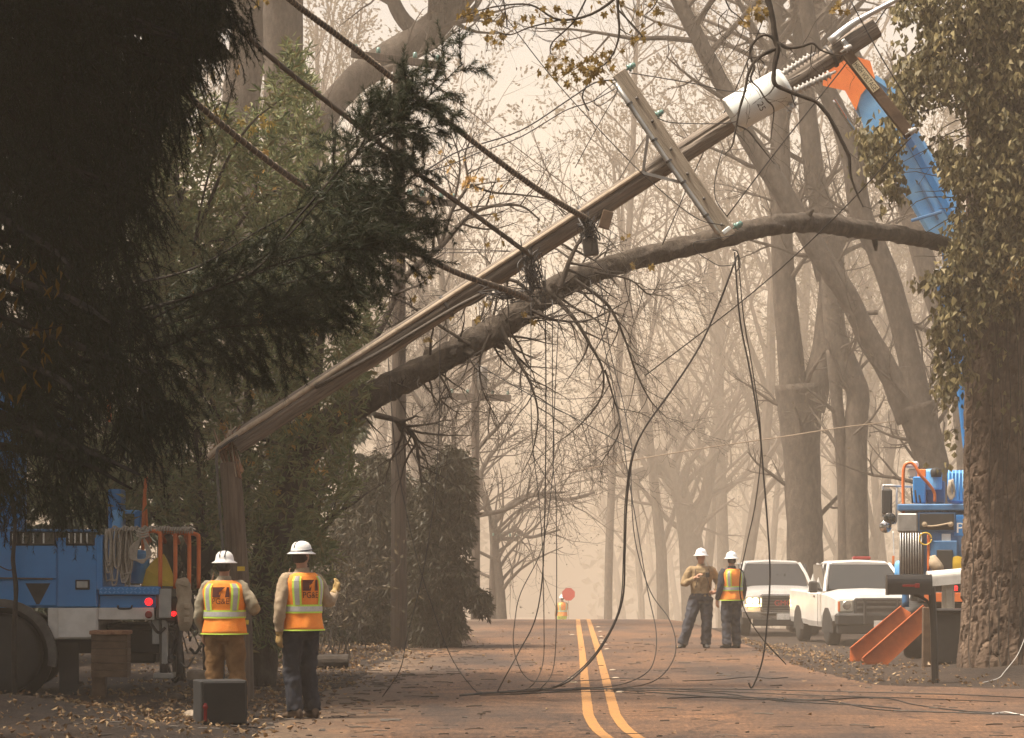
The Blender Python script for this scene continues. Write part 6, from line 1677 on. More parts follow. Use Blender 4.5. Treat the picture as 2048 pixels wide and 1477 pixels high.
# tip: tapered head, blue then orange
def hull(name, mat, top, y0, y1, parent):
    n = len(top); V = [tuple(RQ(x, y, y0)) for x, y in top] + [tuple(RQ(x, y, y1)) for x, y in top]
    Fs = [tuple(range(n)), tuple(range(2 * n - 1, n - 1, -1))] + [(i, i + n, (i + 1) % n + n, (i + 1) % n) for i in range(n)]
    return MB().add(V, Fs).build(name, MAT[mat], parent)
hd = hull('boom_head', 'blue_pale', [(1754, 152), (1820, 205), (1800, 290), (1730, 268), (1712, 196), (1722, 168)], .45, 1.0, bt)
hull('boom_tip', 'orange', [(1640, 128), (1684, 106), (1740, 122), (1750, 156), (1722, 190), (1712, 222), (1690, 182), (1646, 172)], .40, .95, bt)
hull('tip_edge', 'blue_pale', [(1752, 150), (1818, 198), (1816, 206), (1750, 160)], .35, .46, hd)
T(bt, 'boom_cylinder', 'chrome', [RQ(1668, 200, .8), RQ(1690, 235, .8), RQ(1712, 266, .8)], .03, 8)
T(bt, 'boom_hose', 'mail_white', [RQ(1876, 536, 1.5), RQ(1888, 560, 1.5), RQ(1900, 590, 1.4)], .09, 8)
beam(RQ(1885, 560, 1.3), RQ(1925, 740, 1.3), .3, .3, 'lower_boom_sheath', 'blue', bt)

# wheelie bin behind the white post
bp_ = P(1898, 1330, 46.2)
bn = thing('wheelie_bin', 'black wheelie bin behind the mailbox posts', 'bin', (bp_.x, 46.2, gh(bp_.x, 46.2)))
MB().box((0, 0, .43), (.46, .5, .80), taper=(1.16, 1.12), bev=.03).build('body', MAT['black'], bn)
MB().box((0, 0, .86), (.60, .62, .05), bev=.02).build('lid', MAT['black_gloss'], bn)
MB().tube([(-.25, .3, .84), (.25, .3, .84)], .018, 8).build('handle', MAT['black'], bn)
for s in (-1, 1): wheel(bn, (s * .25, .22, .11), .11, .05)

# ------------------------------------------------------------------ mailboxes on the right
def mailbox(parent, c, L, w, h, rot, mat, flag=None):
    """rounded-top box; local x is its length"""
    prof = [(-w / 2, 0), (w / 2, 0), (w / 2, h * .55)] + [(w / 2 * math.cos(a), h * .55 + h * .45 * math.sin(a)) for a in np.linspace(.25, math.pi - .25, 9)] + [(-w / 2, h * .55)]
    b = MB().prism(prof, -L / 2, L / 2, axis='x', rot=rot, c=c).build('box', MAT[mat], parent)
    r3 = np.array(rot.to_3x3())
    for s in (-1, 1):
        pf = [(a * 1.04, -.004 + z * 1.035) for a, z in prof]
        MB().prism(pf, s * L / 2 - .012, s * L / 2 + .014, axis='x', rot=rot, c=c).build('door' if s < 0 else 'back', MAT[mat], b)
    if flag:
        q = Vector(r3 @ np.array((L * .0, -w / 2 - .01, h * .45))) + Vector(c)
        MB().box(q, (.20, .008, .03), rot, bev=.002).build('flag', MAT[flag], b); MB().box(Vector(r3 @ np.array((.1, -w / 2 - .012, h * .45))) + Vector(c), (.06, .01, .06), rot, bev=.01).build('flag_hub', MAT[flag], b)
    return b
g1 = G(1871, 1367)
m1 = thing('mailbox', 'black metal mailbox on a slim dark post by the driveway', 'mailbox', tuple(g1))
MB().tube([(0, 0, -.2), (-.02, 0, .7), (-.05, 0, 1.28)], .05, 10).build('post', MAT['black_gloss'], m1)
mailbox(m1, (-.36, -.02, 1.18), .58, .17, .27, Matrix.Rotation(.02, 3, 'Z'), 'black_gloss', 'tail_off')
T(m1, 'bracket', 'black', [(-.05, 0, .95), (-.10, 0, 1.08), (-.22, 0, 1.16), (-.3, 0, 1.17)], .02, 8)
g2 = G(1900, 1330)
m2 = thing('mailbox', 'battered white metal mailbox on a pale peeling post', 'mailbox', tuple(g2))
MB().box((0, 0, .56), (.10, .10, 1.3), Matrix.Rotation(-.05, 3, 'Y'), bev=.012).build('post', MAT['post_white'], m2)
MB().box((-.03, .0, 1.06), (.20, .05, .52), bev=.01).build('board', MAT['post_white'], m2)
mailbox(m2, (-.06, -.02, 1.27), .56, .20, .24, Matrix.Rotation(-.09, 3, 'Y') @ Matrix.Rotation(.06, 3, 'Z'), 'mail_white')
g3 = G(1853, 1341)
ps = MB().box((g3.x, g3.y, .42), (.13, .12, 1.05), Matrix.Rotation(.01, 3, 'Y'), bev=.012)
tag(ps.build('timber_post', MAT['post_brown'], origin=tuple(g3)), 'short dark timber post left of the black mailbox post', 'post')

# ------------------------------------------------------------------ left foreground boxes, log
g4 = G(222, 1398)
b1 = thing('timber_box', 'weathered wooden box on a post in front of the left truck', 'box', (g4.x, g4.y, 0))
s4 = F / g4.y
for k in range(6):
    zc = EYE + (HY - (1275 + 14.4 * k)) / s4
    MB().box((0, 0, zc), (72 / s4, .34, 13.6 / s4), bev=.005).build('plank', MAT['post_brown'], b1)
MB().box((0, 0, EYE + (HY - 1265) / s4), (78 / s4, .40, 8 / s4), bev=.008).build('lid', MAT['wood_red'], b1)
MB().box((-.14, 0, .16), (.16, .16, .5), bev=.01).build('post', MAT['post_brown'], b1)
g5 = G(440, 1468)
b2 = thing('black_box', 'black steel box standing open on the ground in front of the left worker', 'box', (g5.x, g5.y, gh(g5.x, g5.y)), math.radians(18))
s5 = F / g5.y
W5, H5, D5 = 94 / s5, 90 / s5, .36
MB().box((0, 0, H5 / 2), (W5, D5, H5), bev=.012).build('body', MAT['black'], b2)
MB().box((0, -D5 / 2 - .008, H5 / 2), (W5 * .92, .014, H5 * .92), bev=.006).build('door', MAT['black_gloss'], b2)
MB().box((-W5 / 2 + .04, -D5 / 2 - .018, H5 * .30), (.03, .01, .17), bev=.003).build('flag', MAT['tail_off'], b2)
MB().lathe([(.025, 0), (.025, .012), (.005, .014)], (-W5 / 2 + .04, -D5 / 2 - .015, H5 * .42), 12, RX90).build('flag_hub', MAT['tail_off'], b2)
lg = pl([(600, 1338), (640, 1340), (697, 1336)], 45.5)
for q in lg: q[2] = gh(q[0], q[1]) + .10
tag(MB().tube(lg, .12, 14, jit=.12, jscale=6).build('log', MAT['bark_char'], origin=tuple(lg[2])), 'charred cut log lying at the edge of the left bank', 'log')
# thin sapling stem in front of the truck at the left
sg = thing('dead_sapling', 'thin dead sapling stem in front of the left truck wheel', 'tree', tuple(G(30, 1392)))
p_ = [Vector(sg.location) + Vector((0, 0, -.1))] + [P(x, y, sg.location.y) for x, y in ((28, 1280), (32, 1180), (26, 1120), (30, 1050), (20, 980))]
MB().tube(spl(p_, 5), np.linspace(.035, .02, 26), 8, jit=.2, jscale=8).build('stem', MAT['bark_char'], sg, smooth=True, world=True)
MB().tube(spl([P(26, 1140, sg.location.y), P(14, 1140, sg.location.y), P(-10, 1128, sg.location.y)], 4), .008, 5).build('branch', MAT['bark_char'], sg, world=True)
# stones on the dirt
rng = random.Random(121)
for k, (x, y, r_) in enumerate([(383, 1440, .10), (150, 1372, .12), (235, 1420, .09), (330, 1432, .06), (405, 1448, .05), (350, 1400, .09)]):
    g = G(x, y); bm = bmesh.new(); bmesh.ops.create_icosphere(bm, subdivisions=2, radius=r_)
    for v in bm.verts: v.co = v.co * (1 + .35 * noise.noise(v.co * 7 + Vector((k, 0, 0)))); v.co.z *= .6
    me = bpy.data.meshes.new('stone'); bm.to_mesh(me); bm.free(); me.materials.append(MAT['wood_pale' if k in (0, 4) else 'bark_grey'])
    o = bpy.data.objects.new('stone', me); col.objects.link(o); o.location = g + Vector((0, 0, r_ * .2))
    tag(o, ['pale stone beside the black box', 'grey stone under the left truck', 'dirt-brown stone below the timber box', 'small grey stone between the box and the dirt', 'small pale stone by the foot of the black box', 'brown lump of stone left of the black box'][k], 'stone', 'stones on the left dirt')

# leaf litter, twigs and chips on the ground
rng = random.Random(131); C, D = [], []
def litter_at(px, py):
    d = F * EYE / (py - HY); x = (px - CX) / F * d
    return Vector((x, d, gh(x, d)))
for _ in range(8500):
    d = 25 + 42 * rng.random() ** 1.2
    if rng.random() < .62:
        x = ledge(d) - abs(rng.gauss(0, 1.9)) + rng.gauss(0, .35); 
        if x < -8: continue
    elif rng.random() < .5:
        x = max(redge(d), 4.6) + abs(rng.gauss(0, 1.3)) - .2
        if d < 38 or x > 13: continue
    else:
        x = rng.uniform(ledge(d), min(redge(d), 8)); 
        if rng.random() < .90: continue
    C.append((x, d, gh(x, d) + .014 + rng.random() * .02)); D.append((rng.uniform(-1, 1), rng.uniform(-1, 1), rng.uniform(-.1, .35)))
leaf_cloud(mbl := MB(), C, D, .058, .038, NR, 0, .3, .6)
tag(mbl.build('leaf_litter', MAT['litter']), 'dry leaves scattered over the verges and the road', 'leaves', kind='stuff')
mbl = MB()
for _ in range(1250):
    d = 26 + 34 * rng.random() ** 1.3; x = ledge(d) + rng.gauss(0, .9) if rng.random() < .65 else rng.uniform(ledge(d), 6)
    a = rng.uniform(-.7, .7) + (math.pi if rng.random() < .5 else 0); L = rng.choice([.03, .04, .06, .10, .22]); r_ = rng.uniform(.002, .007)
    z = gh(x, d) + .012
    mbl.tube([(x, d, z), (x + math.cos(a) * L * .5, d + math.sin(a) * L * .5, z + .003), (x + math.cos(a + .08) * L, d + math.sin(a + .08) * L, z)], r_, 4)
tag(mbl.build('twig_litter', MAT['chips']), 'twigs and dark chips scattered over the road', 'twigs', kind='stuff')
# ------------------------------------------------------------------ people
wr_tex = bpy.data.textures.new('cloth folds', 'CLOUDS'); wr_tex.noise_scale = .085; wr_tex.noise_depth = 2
TORSO = [(.80, .178, .128), (.88, .186, .132), (.96, .182, .130), (1.05, .172, .122), (1.15, .178, .122), (1.25, .195, .126), (1.34, .205, .126), (1.41, .198, .116), (1.46, .150, .098), (1.50, .085, .075)]
def trs(z, i): return float(np.interp(z, [t[0] for t in TORSO], [t[i] for t in TORSO]))
def surf(th, z, off):
    """point on the torso: th = 0 at the back (+y), growing to the wearer's left as seen from behind reversed"""
    rx_, ry_ = trs(z, 1) + off, trs(z, 2) + off
    return Vector((math.sin(th) * rx_, math.cos(th) * ry_, z))

def cloth(o, vox, sm=4, disp=0.0):
    m = o.modifiers.new('remesh', 'REMESH'); m.mode = 'VOXEL'; m.voxel_size = vox; m.use_smooth_shade = True
    if disp:
        d = o.modifiers.new('folds', 'DISPLACE'); d.texture = wr_tex; d.strength = disp; d.mid_level = .5; d.texture_coords = 'GLOBAL'
    s = o.modifiers.new('smooth', 'SMOOTH'); s.iterations = sm; s.factor = .5
    return o

def ell(mb, c, r, rings=8, sides=14):
    pf = [(max(1e-3, math.sin(math.pi * i / rings)), -math.cos(math.pi * i / rings)) for i in range(rings + 1)]
    V = np.array([[(c[0] + p * math.cos(a) * r[0], c[1] + p * math.sin(a) * r[1], c[2] + q * r[2]) for a in np.arange(sides) * 2 * math.pi / sides] for p, q in pf]).reshape(-1, 3)
    i = np.arange(rings)[:, None] * sides; k = np.arange(sides)[None]; k2 = (k + 1) % sides
    mb.add(V, np.stack([i + k, i + k2, i + sides + k2, i + sides + k], -1).reshape(-1, 4))

def torso_tube(mb, z0, z1, off, n=14, sides=24, flare=0.0):
    V = []
    for i in range(n + 1):
        z = z0 + (z1 - z0) * i / n
        o = off + flare * max(0, 1 - (z - z0) / .25)
        for k in range(sides):
            V.append(surf(2 * math.pi * k / sides, z, o))
    i = np.arange(n)[:, None] * sides; k = np.arange(sides)[None]; k2 = (k + 1) % sides
    mb.add(V, np.stack([i + k, i + k2, i + sides + k2, i + sides + k], -1).reshape(-1, 4))
    off_ = mb.n - len(V)
    mb.f.append((np.arange(sides)[::-1] + off_)[None]); mb.m.append(np.zeros(1, int)); mb.f.append((np.arange(sides) + n * sides + off_)[None]); mb.m.append(np.zeros(1, int))

def patch(mb, th0, th1, z0, z1, off, mi=0, nt=10, nz=8, flare=0.0, zb=.9):
    V = []
    for j in range(nz + 1):
        for i in range(nt + 1):
            z = z0 + (z1 - z0) * j / nz; a = th0(z) if callable(th0) else th0; b = th1(z) if callable(th1) else th1
            V.append(surf(a + (b - a) * i / nt, z, off + flare * max(0, 1 - (z - zb) / .25)))
    i = np.arange(nz)[:, None] * (nt + 1); k = np.arange(nt)[None]
    mb.add(V, np.stack([i + k, i + nt + 1 + k, i + nt + 2 + k, i + k + 1], -1).reshape(-1, 4), mi)

def hand(mb, w, d, palm, s=1.0, curl=.5, point=False, grow_=0.0):
    """palm and five fingers from the wrist w along d; palm = direction the palm faces"""
    w, d, palm = Vector(w), Vector(d).normalized(), Vector(palm); palm = (palm - d * palm.dot(d)).normalized(); side = d.cross(palm)
    g = 1 + grow_
    mb.tube([w - d * .02, w + d * .03 * s, w + d * .07 * s, w + d * .095 * s], [.026 * g, .036 * g, .041 * g, .036 * g], 10, flat=(1.0, .62) if abs(side.z) < 2 else None)
    for i, (u, L) in enumerate(((-.030, .062), (-.010, .074), (.010, .070), (.030, .055))):
        c = curl if not (point and i == 0) else .05
        p = w + d * .085 * s + side * u; q = d.copy(); pts = [w + d * .05 * s + side * u * .8, p]
        for k in range(3):
            q = (q * math.cos(c * .75) + palm * math.sin(c * .75)).normalized()
            p = p + q * (L * s * (.42, .33, .25)[k]); pts.append(p)
        mb.tube(pts, [.011 * g, .0105 * g, .010 * g, .009 * g, .007 * g], 8)
    p = w + d * .025 * s - side * .03
    q = (d * .6 - side * .75 + palm * .3).normalized(); pts = [w + d * .02, p]
    for k in range(2):
        p = p + q * .034 * s; pts.append(p); q = (q + d * .5 + palm * .25 * curl).normalized()
    mb.tube(pts, [.015 * g, .014 * g, .012 * g, .009 * g], 8)

def head_shape(mb, turn, tilt=0.0):
    """head with jaw, nose, brow and ears; turn = yaw about z"""
    h = MB()
    ell(h, (0, .005, 1.655), (.076, .096, .10)); ell(h, (0, -.028, 1.59), (.056, .062, .062)); ell(h, (0, -.055, 1.562), (.030, .028, .022))
    h.tube([(0, -.088, 1.655), (0, -.108, 1.628), (0, -.102, 1.612), (0, -.085, 1.606)], [.010, .016, .017, .010], 8)
    h.tube([(-.05, -.072, 1.672), (0, -.090, 1.675), (.05, -.072, 1.672)], .012, 8)
    h.tube([(-.022, -.090, 1.588), (0, -.096, 1.588), (.022, -.090, 1.588)], .008, 8)
    for s in (-1, 1): h.tube([(s * .076, .008, 1.605), (s * .086, .018, 1.635), (s * .082, .012, 1.662)], [.010, .016, .011], 8)
    c, sn = math.cos(turn), math.sin(turn)
    for V, in zip(h.v):
        z = V[:, 2] - 1.55; y = V[:, 1] * math.cos(tilt) - z * math.sin(tilt); z2 = V[:, 1] * math.sin(tilt) + z * math.cos(tilt)
        x = V[:, 0] * c - y * sn; y2 = V[:, 0] * sn + y * c
        mb.add(np.stack([x, y2, z2 + 1.55], 1), h.f.pop(0))

def person(label, loc, rotz, scale, pose, shirt, pants, vest=True, gloves=False, hat_mark=None, harness=False, lime_pants=False, vest_logo=True, head_turn=0.0, head_tilt=0.0, boots='boots', vox=.012, bulk=1.0):
    t = thing('person', label, 'person', loc, rotz)
    t.scale = (scale,) * 3
    J = {k: Vector(v) for k, v in pose.items()}
    # body: one continuous surface from head to feet
    b = MB()
    torso_tube(b, .84, 1.50, -.012)
    b.tube([(0, .015, 1.44), (0, .01, 1.52), (0, .005, 1.60)], [.066, .058, .055], 12)
    head_shape(b, head_turn, head_tilt)
    for s in 'LR':
        sg = 1 if s == 'L' else -1
        b.tube(spl([(sg * .14, 0, 1.40), J['sh' + s], J['el' + s], J['wr' + s]], 3), np.interp(np.linspace(0, 1, 10), [0, .35, .67, 1], [.055, .052, .042, .028]), 10)
        hd = (J['wr' + s] - J['el' + s]).normalized()
        hand(b, J['wr' + s], J.get('hd' + s, hd), J.get('pm' + s, (-sg, 0, 0)), 1.0, pose.get('curl', (.5, 0, 0))[0])
        b.tube(spl([(sg * .085, 0, .93), J['kn' + s], J['an' + s]], 4), np.interp(np.linspace(0, 1, 9), [0, .5, .75, 1], [.085, .058, .054, .036]), 12)
        f = J.get('ft' + s, Vector((sg * .12, -1, 0))).normalized(); a = J['an' + s]
        b.tube([a + Vector((0, 0, -.03)) - f * .05, a + f * .05 + Vector((0, 0, -.05)), a + f * .15 + Vector((0, 0, -.065))], [.036, .038, .026], 10)
    ell(b, (0, 0, .90), (.165, .115, .10))
    cloth(b.build('body', MAT['skin'], t, smooth=True), .009, 3)
    eyes = MB()
    # shirt, trousers
    m = MB(); torso_tube(m, .86, 1.485, .008 * bulk)
    for s in 'LR':
        sg = 1 if s == 'L' else -1
        w = J['wr' + s].lerp(J['el' + s], .08)
        m.tube(spl([(sg * .13, 0, 1.40), J['sh' + s], J['el' + s], w], 4), np.interp(np.linspace(0, 1, 13), [0, .3, .62, .7, 1], [.075, .076, .064, .062, .046]) * (1 + .12 * (bulk - 1)), 14)
    m.tube([(0, .012, 1.45), (0, .012, 1.50), (0, .010, 1.535)], [.085, .078, .072], 14)
    cloth(m.build('shirt', MAT[shirt], t, smooth=True), vox, 2, .034)
    m = MB(); torso_tube(m, .84, 1.00, .012, 5)
    ell(m, (0, .01, .90), (.185, .140, .12))
    for s in 'LR':
        sg = 1 if s == 'L' else -1
        an = J['an' + s] + Vector((0, 0, .0))
        m.tube(spl([(sg * .095, 0, .92), J['kn' + s], an + Vector((0, 0, -.015))], 5), np.interp(np.linspace(0, 1, 11), [0, .25, .5, .75, 1], [.108, .106, .088, .084, .086]) * bulk ** .5, 16)
    cloth(m.build('trousers', MAT[pants], t, smooth=True), vox, 2, .05)
    for s in 'LR':
        sg = 1 if s == 'L' else -1
        f = J.get('ft' + s, Vector((sg * .12, -1, 0))); f = Vector((f.x, f.y, 0)).normalized(); a = Vector((J['an' + s].x, J['an' + s].y, 0)); zb = J['an' + s].z - .09
        m = MB()
        sd = Vector((-f.y, f.x, 0))
        for u, wd_, h_ in ((-.085, .036, .07), (-.05, .044, .10), (0, .046, .115), (.06, .046, .085), (.11, .048, .06), (.155, .042, .05), (.185, .024, .035)):
            pass
        V = []; prof = ((-.09, .034, .09), (-.06, .043, .13), (0, .046, .135), (.055, .046, .095), (.11, .049, .068), (.155, .044, .056), (.188, .022, .038))
        for u, wd_, h_ in prof:
            for a_ in np.arange(12) * 2 * math.pi / 12:
                V.append(a + f * u + sd * (wd_ * math.cos(a_)) + Vector((0, 0, zb + max(0, h_ / 2 + h_ / 2 * math.sin(a_) * 1.0))))
        i = np.arange(len(prof) - 1)[:, None] * 12; k = np.arange(12)[None]; k2 = (k + 1) % 12
        m.add(V, np.stack([i + k, i + k2, i + 12 + k2, i + 12 + k], -1).reshape(-1, 4))
        m.f.append(np.arange(12)[::-1][None]); m.m.append(np.zeros(1, int)); m.f.append((np.arange(12) + (len(prof) - 1) * 12)[None]); m.m.append(np.zeros(1, int))
        m.build('boot', MAT[boots], t, smooth=True)
    if gloves:
        for s in 'LR':
            sg = 1 if s == 'L' else -1
            if gloves is not True and s not in gloves: continue
            m = MB(); hd = (J['wr' + s] - J['el' + s]).normalized()
            hand(m, J['wr' + s], J.get('hd' + s, hd), J.get('pm' + s, (-sg, 0, 0)), 1.05, pose.get('curl', (.5, 0, 0))[0], False, .22)
            m.tube([J['wr' + s] - hd * .06, J['wr' + s] + hd * .01], [.044, .036], 12)
            cloth(m.build('glove', MAT['glove'], t, smooth=True), .007, 2)
    # hair under the hat
    m = MB(); ell(m, (0, .022, 1.645), (.080, .086, .075)); 
    hr_ = m.build('hair', MAT['hair'], t, smooth=True); hr_.rotation_euler = (0, 0, head_turn)
    # hard hat with full brim and ridge
    hz = 1.692
    m = MB().lathe([(.098, .0), (.150, -.016), (.152, -.010), (.112, .012), (.108, .04), (.098, .075), (.075, .103), (.04, .118), (.002, .122)], (0, 0, hz), 28, None, 0, .92, 1.06)
    ht = m.build('hard_hat', MAT['hat'], t, smooth=True); ht.rotation_euler = (head_tilt, 0, head_turn)
    for u in ((-.028, .028) if hat_mark == 'slots' else (0,)):
        m = MB().tube([(u, .119 * math.cos(a), hz + .012 + .116 * math.sin(a) * (1 - abs(u) * 2.0)) for a in np.linspace(.35, math.pi - .35, 14)], .007, 6)
        m.build('ridge', MAT['print_black' if hat_mark else 'hat'], ht, smooth=True)
    if hat_mark == 'band':
        MB().tube([(.112 * math.cos(a) * .95, .118 * math.sin(a), hz + .026 - .012 * math.sin(a)) for a in np.linspace(0, 6.28, 30)], .008, 6, cap=False).build('band', MAT['jeans'], ht, smooth=True)
    if vest:
        off = .034 * bulk; fl = .022; zb = .90
        V = MB()
        NT, NZ = 44, 16
        top = lambda th: 1.485 - .11 * math.exp(-((abs(((th + math.pi) % (2 * math.pi)) - math.pi) - math.pi / 2) / .30) ** 2) * 1.6 - (.07 if abs(((th + math.pi) % (2 * math.pi)) - math.pi) > 2.6 else 0)
        W = []
        for j in range(NZ + 1):
            for i in range(NT):
                th = 2 * math.pi * i / NT; z = zb + (top(th) - zb) * j / NZ
                w_ = .014 * noise.noise((th * 2.6, z * 5, rotz)) + .012 * noise.noise((th * 5, z * 2.5, 3 + rotz)) * max(0, 1.3 - z) * 2.5
                W.append(surf(th, z, off + w_ + fl * max(0, 1 - (z - zb) / .25)))
        i = np.arange(NZ)[:, None] * NT; k = np.arange(NT)[None]; k2 = (k + 1) % NT
        V.add(W, np.stack([i + k, i + k2, i + NT + k2, i + NT + k], -1).reshape(-1, 4))
        vo = V.build('vest', MAT['vest'], t, smooth=True)
        so = vo.modifiers.new('thickness', 'SOLIDIFY'); so.thickness = .006; so.offset = -1
        o2 = off + .016
        st = MB(); mats = [MAT['lime'], MAT['silver']]
        for (z0, z1, mi, e) in ((1.075, 1.165, 0, 0), (1.094, 1.146, 1, .003)):
            patch(st, -math.pi, math.pi, z0, z1, o2 + e, mi, 48, 4, fl, zb)
        for sg in (-1, 1):
            for (a, b_, mi, e) in ((.44, .86, 0, .001), (.54, .76, 1, .004)):
                lo, hi_ = sorted((sg * a, sg * b_))
                patch(st, lo, hi_, 1.16, 1.455, o2 + e, mi, 6, 12, fl, zb)
                lo, hi_ = sorted((math.pi + sg * a, math.pi + sg * b_))
                patch(st, lo, hi_, 1.16, 1.41, o2 + e, mi, 6, 12, fl, zb)
        patch(st, -math.pi, math.pi, .898, .912, o2 + .002, 0, 48, 2, fl, zb)
        st.build('reflective_tape', mats, vo)
        if vest_logo:
            lo = MB(); zc, hh = 1.36, .055
            def onb(u, v): return surf(-u / .20, zc + v, o2 + .003)      # u to the right as seen from behind
            def quad(pts):
                n = len(pts); lo.add([onb(u, v) for u, v in pts], [tuple(range(n))])
            for (c0, c1) in ((-.075, -.045), (-.045, -.015), (-.015, .015)):   # dark square cut by a beam of light
                quad([(c0, -.055), (c1, -.055), (c1, .055), (c0, .055)]) if c1 < -.01 else quad([(c0, .0), (c1, .02), (c1, .055), (c0, .055)])
            quad([(-.015, -.055), (-.005, -.055), (.004, -.01), (-.015, -.035)])
            quad([(.038, -.055), (.075, -.055), (.075, .055), (.052, .055)])
            quad([(.015, .030), (.040, .055), (.015, .055)])
            zc2 = 1.262
            put_text(lo, 'PG&E', .15, .062, lambda u, v: surf(-u / .20, zc2 + v, o2 + .003))
            lo.build('emblem', MAT['logo'], vo)
    if harness:
        for pts in ([(-.13, math.pi + .5, 1.42)], ):
            pass
        hn = MB()
        for (a0, z0, a1, z1) in ((math.pi - .55, 1.44, math.pi - .5, 1.30), (math.pi + .55, 1.44, math.pi + .5, 1.30), (math.pi - .5, 1.30, math.pi + .5, 1.30), (math.pi - .3, 1.30, math.pi - .9, 1.0), (math.pi + .3, 1.3, math.pi + .6, 1.1)):
            hn.tube([surf(a0 + (a1 - a0) * u, z0 + (z1 - z0) * u, .045) for u in np.linspace(0, 1, 7)], .016, 6, flat=(1, .5))
        hn.build('chest_harness', MAT['boots'], t)
        MB().box(surf(math.pi - .35, 1.33, .06), (.07, .04, .09), bev=.01).build('radio', MAT['black'], t)
    return t

# near pair; both seen from behind (facing away: rotated half a turn)
def stand(**k):
    d = dict(shL=(.195, 0, 1.405), elL=(.265, .02, 1.13), wrL=(.275, -.06, .88), shR=(-.195, 0, 1.405), elR=(-.265, .02, 1.13), wrR=(-.275, -.06, .88),
             knL=(.105, -.02, .50), anL=(.11, .02, .09), knR=(-.105, -.02, .50), anR=(-.11, .02, .09), hdL=(0, -.1, -1), hdR=(0, -.1, -1), curl=(.5, 0, 0))
    d.update(k); return d
dn = F * EYE / (1437 - HY)
x = (449 - CX) / F * dn
# wearer's left is local +x; turned away from us, local +x points to the picture's left
person('worker with an orange emblem vest and brown trousers, left one of the near pair', (x, dn, gh(x, dn)), math.radians(180 - 8), 1.74 / 1.815, stand(
    elL=(.275, .03, 1.14), wrL=(.255, -.09, .90), elR=(-.33, -.02, 1.17), wrR=(-.20, -.24, 1.22), hdR=(.8, -.5, .1), knL=(.12, -.03, .50), knR=(-.13, -.04, .5), anL=(.13, .03, .09), anR=(-.17, .0, .09)),
    'shirt_grey', 'brown_pants', True, False, 'slots', bulk=1.22)
x = (604 - CX) / F * dn
person('gloved worker in an orange vest and dark trousers raising one hand beside the first', (x, dn - .1, gh(x, dn - .1)), math.radians(180 + 38), 1.86 / 1.815, stand(
    elL=(.285, .03, 1.13), wrL=(.27, .0, .87), hdL=(.0, -.05, -1), elR=(-.31, .03, 1.19), wrR=(-.45, -.05, 1.29), hdR=(-.35, -.1, .8), pmR=(.2, -1, 0), curl=(.55, 0, 0), knL=(.10, -.02, .5), anL=(.10, .03, .09), knR=(-.10, -.02, .5), anR=(-.12, .03, .09)),
    'shirt', 'navy', True, True, 'band', head_turn=math.radians(-75), bulk=1.0)
# far pair
df = F * EYE / (1297 - HY)
x = (1402 - CX) / F * df
person('worker in a khaki jacket and chest harness standing astride beside the pickups', (x, df, gh(x, df)), math.radians(6), 1.86 / 1.815, stand(
    shL=(.20, 0, 1.405), elL=(.33, .02, 1.16), wrL=(.26, -.16, 1.02), hdL=(-.8, -.4, -.1), elR=(-.32, -.05, 1.17), wrR=(-.14, -.22, 1.28), hdR=(.6, -.2, .5),
    knR=(-.22, -.04, .50), anR=(-.34, .0, .09), knL=(.10, -.02, .50), anL=(.09, .02, .09), ftR=(-.6, -1, 0), ftL=(.1, -1, 0)),
    'jacket', 'jeans', False, False, None, True, head_turn=.1, bulk=1.25, boots='black')
x = (1462 - CX) / F * df
person('worker in an orange and lime vest facing the pickups, right one of the far pair', (x, df - .1, gh(x, df - .1)), math.radians(180 + 30), 1.80 / 1.815, stand(
    elL=(.27, .02, 1.13), wrL=(.25, -.10, .90)), 'navy', 'jeans', True, False, None, head_turn=-.2, bulk=1.05, boots='black', vest_logo=False)
# the flagger beyond the crest
dg_ = 128.0; x = (1124 - CX) / F * dg_
fl_ = person('distant flagger in an orange vest holding a red paddle beyond the crest', (x, dg_, gh(x, dg_)), math.radians(200), 1.0, stand(
    elR=(-.25, -.14, 1.20), wrR=(-.24, -.36, 1.24), hdR=(0, -1, .1)), 'jacket', 'jacket', True, False, None, vest_logo=False, vox=.02)
for ch in fl_.children:
    if ch.name.startswith('trousers'): ch.data.materials.clear(); ch.data.materials.append(MAT['lime'])
sp_ = P(1137, 1189, dg_ - .4)
pd = thing('stop_paddle', 'red octagonal stop paddle held up by the distant flagger', 'sign', (sp_.x, sp_.y, gh(x, dg_) + .6))
oc = [(.29 * math.cos(a), .29 * math.sin(a) + sp_.z - pd.location.z) for a in np.arange(8) * math.pi / 4 + math.pi / 8]
MB().prism(oc, -.01, .01).build('panel', MAT['red'], pd)
MB().tube([(0, .02, 0), (0, .02, sp_.z - pd.location.z)], .02, 6).build('pole', MAT['wood_pale'], pd)

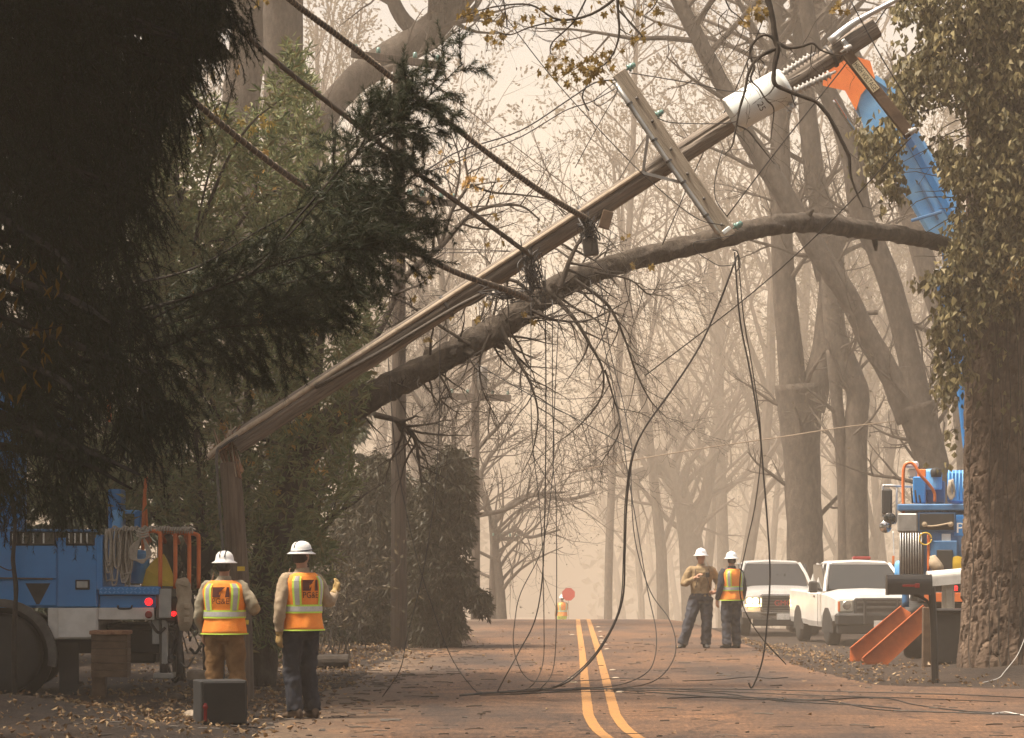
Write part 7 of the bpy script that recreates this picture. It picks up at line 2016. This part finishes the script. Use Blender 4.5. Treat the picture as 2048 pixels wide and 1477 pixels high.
# ------------------------------------------------------------------ unseen trees added round the viewer, to shade the near smoke and left truck
shade = [(-13.5, 30), (-12.5, 40), (4.8, 3), (-4.4, 6.5), (4.9, 11), (-4.6, 14.5), (5.0, 18.5), (-5.4, 21), (-8.0, 35.5)]
def shade_tree(seed):
    rng = random.Random(seed); h = 19
    t = thing('added_shade_tree', 'unseen conifer added outside the picture to shade the near smoke', 'tree', (0, 0, 0), 0, 'unseen conifers added for shade')
    MB().tube(spl([(0, 0, -.3), (.1, 0, 8), (0, 0, h)], 6), np.linspace(.35, .05, 13), 10, jit=.1).build('trunk', MAT['bark_char'], t, smooth=True)
    C = []; 
    for k in range(9000):
        u = .50 + .50 * rng.random(); a = rng.uniform(0, 6.28); r_ = (6.4 * (1 - u) + .9) * math.sqrt(rng.random()) * 1.15
        C.append((math.cos(a) * r_, math.sin(a) * r_, h * u - r_ * .25))
    D = np.array(C) * np.array((1, 1, 0)); D /= np.linalg.norm(D, axis=1)[:, None] + 1e-6
    leaf_cloud(MB(), C, D + NR.normal(size=D.shape) * .4, .6, .35, NR, .4).build('crown', MAT['needle'], t)['kind'] = 'stuff'
    return t
sp0 = shade_tree(5)
for i, (x, y) in enumerate(shade):
    o = sp0 if i == 0 else copy_tree(sp0)
    o.location = (x, y, gh(x, y)); o.rotation_euler = (0, 0, i * 1.3); s = .9 + .25 * R.random(); o.scale = (s, s, s)

# ------------------------------------------------------------------ smoke: one closed box of even haze round everything
hz_ = MB().box((0, 228, 25.4), (300, 520, 73.2)).build('haze', None)
hz_.data.materials.clear()
hm = bpy.data.materials.new('smoke'); hm.use_nodes = True
hn_, hl_ = hm.node_tree.nodes, hm.node_tree.links
hn_.clear()
ho = hn_.new('ShaderNodeOutputMaterial'); pv = hn_.new('ShaderNodeVolumePrincipled')
pv.inputs['Color'].default_value = (1.0, .87, .72, 1); pv.inputs['Density'].default_value = .0021; pv.inputs['Anisotropy'].default_value = .0
hl_.new(pv.outputs[0], ho.inputs['Volume'])
hz_.data.materials.append(hm)
tag(hz_, 'brown smoke hanging over the whole road', 'smoke', kind='stuff')
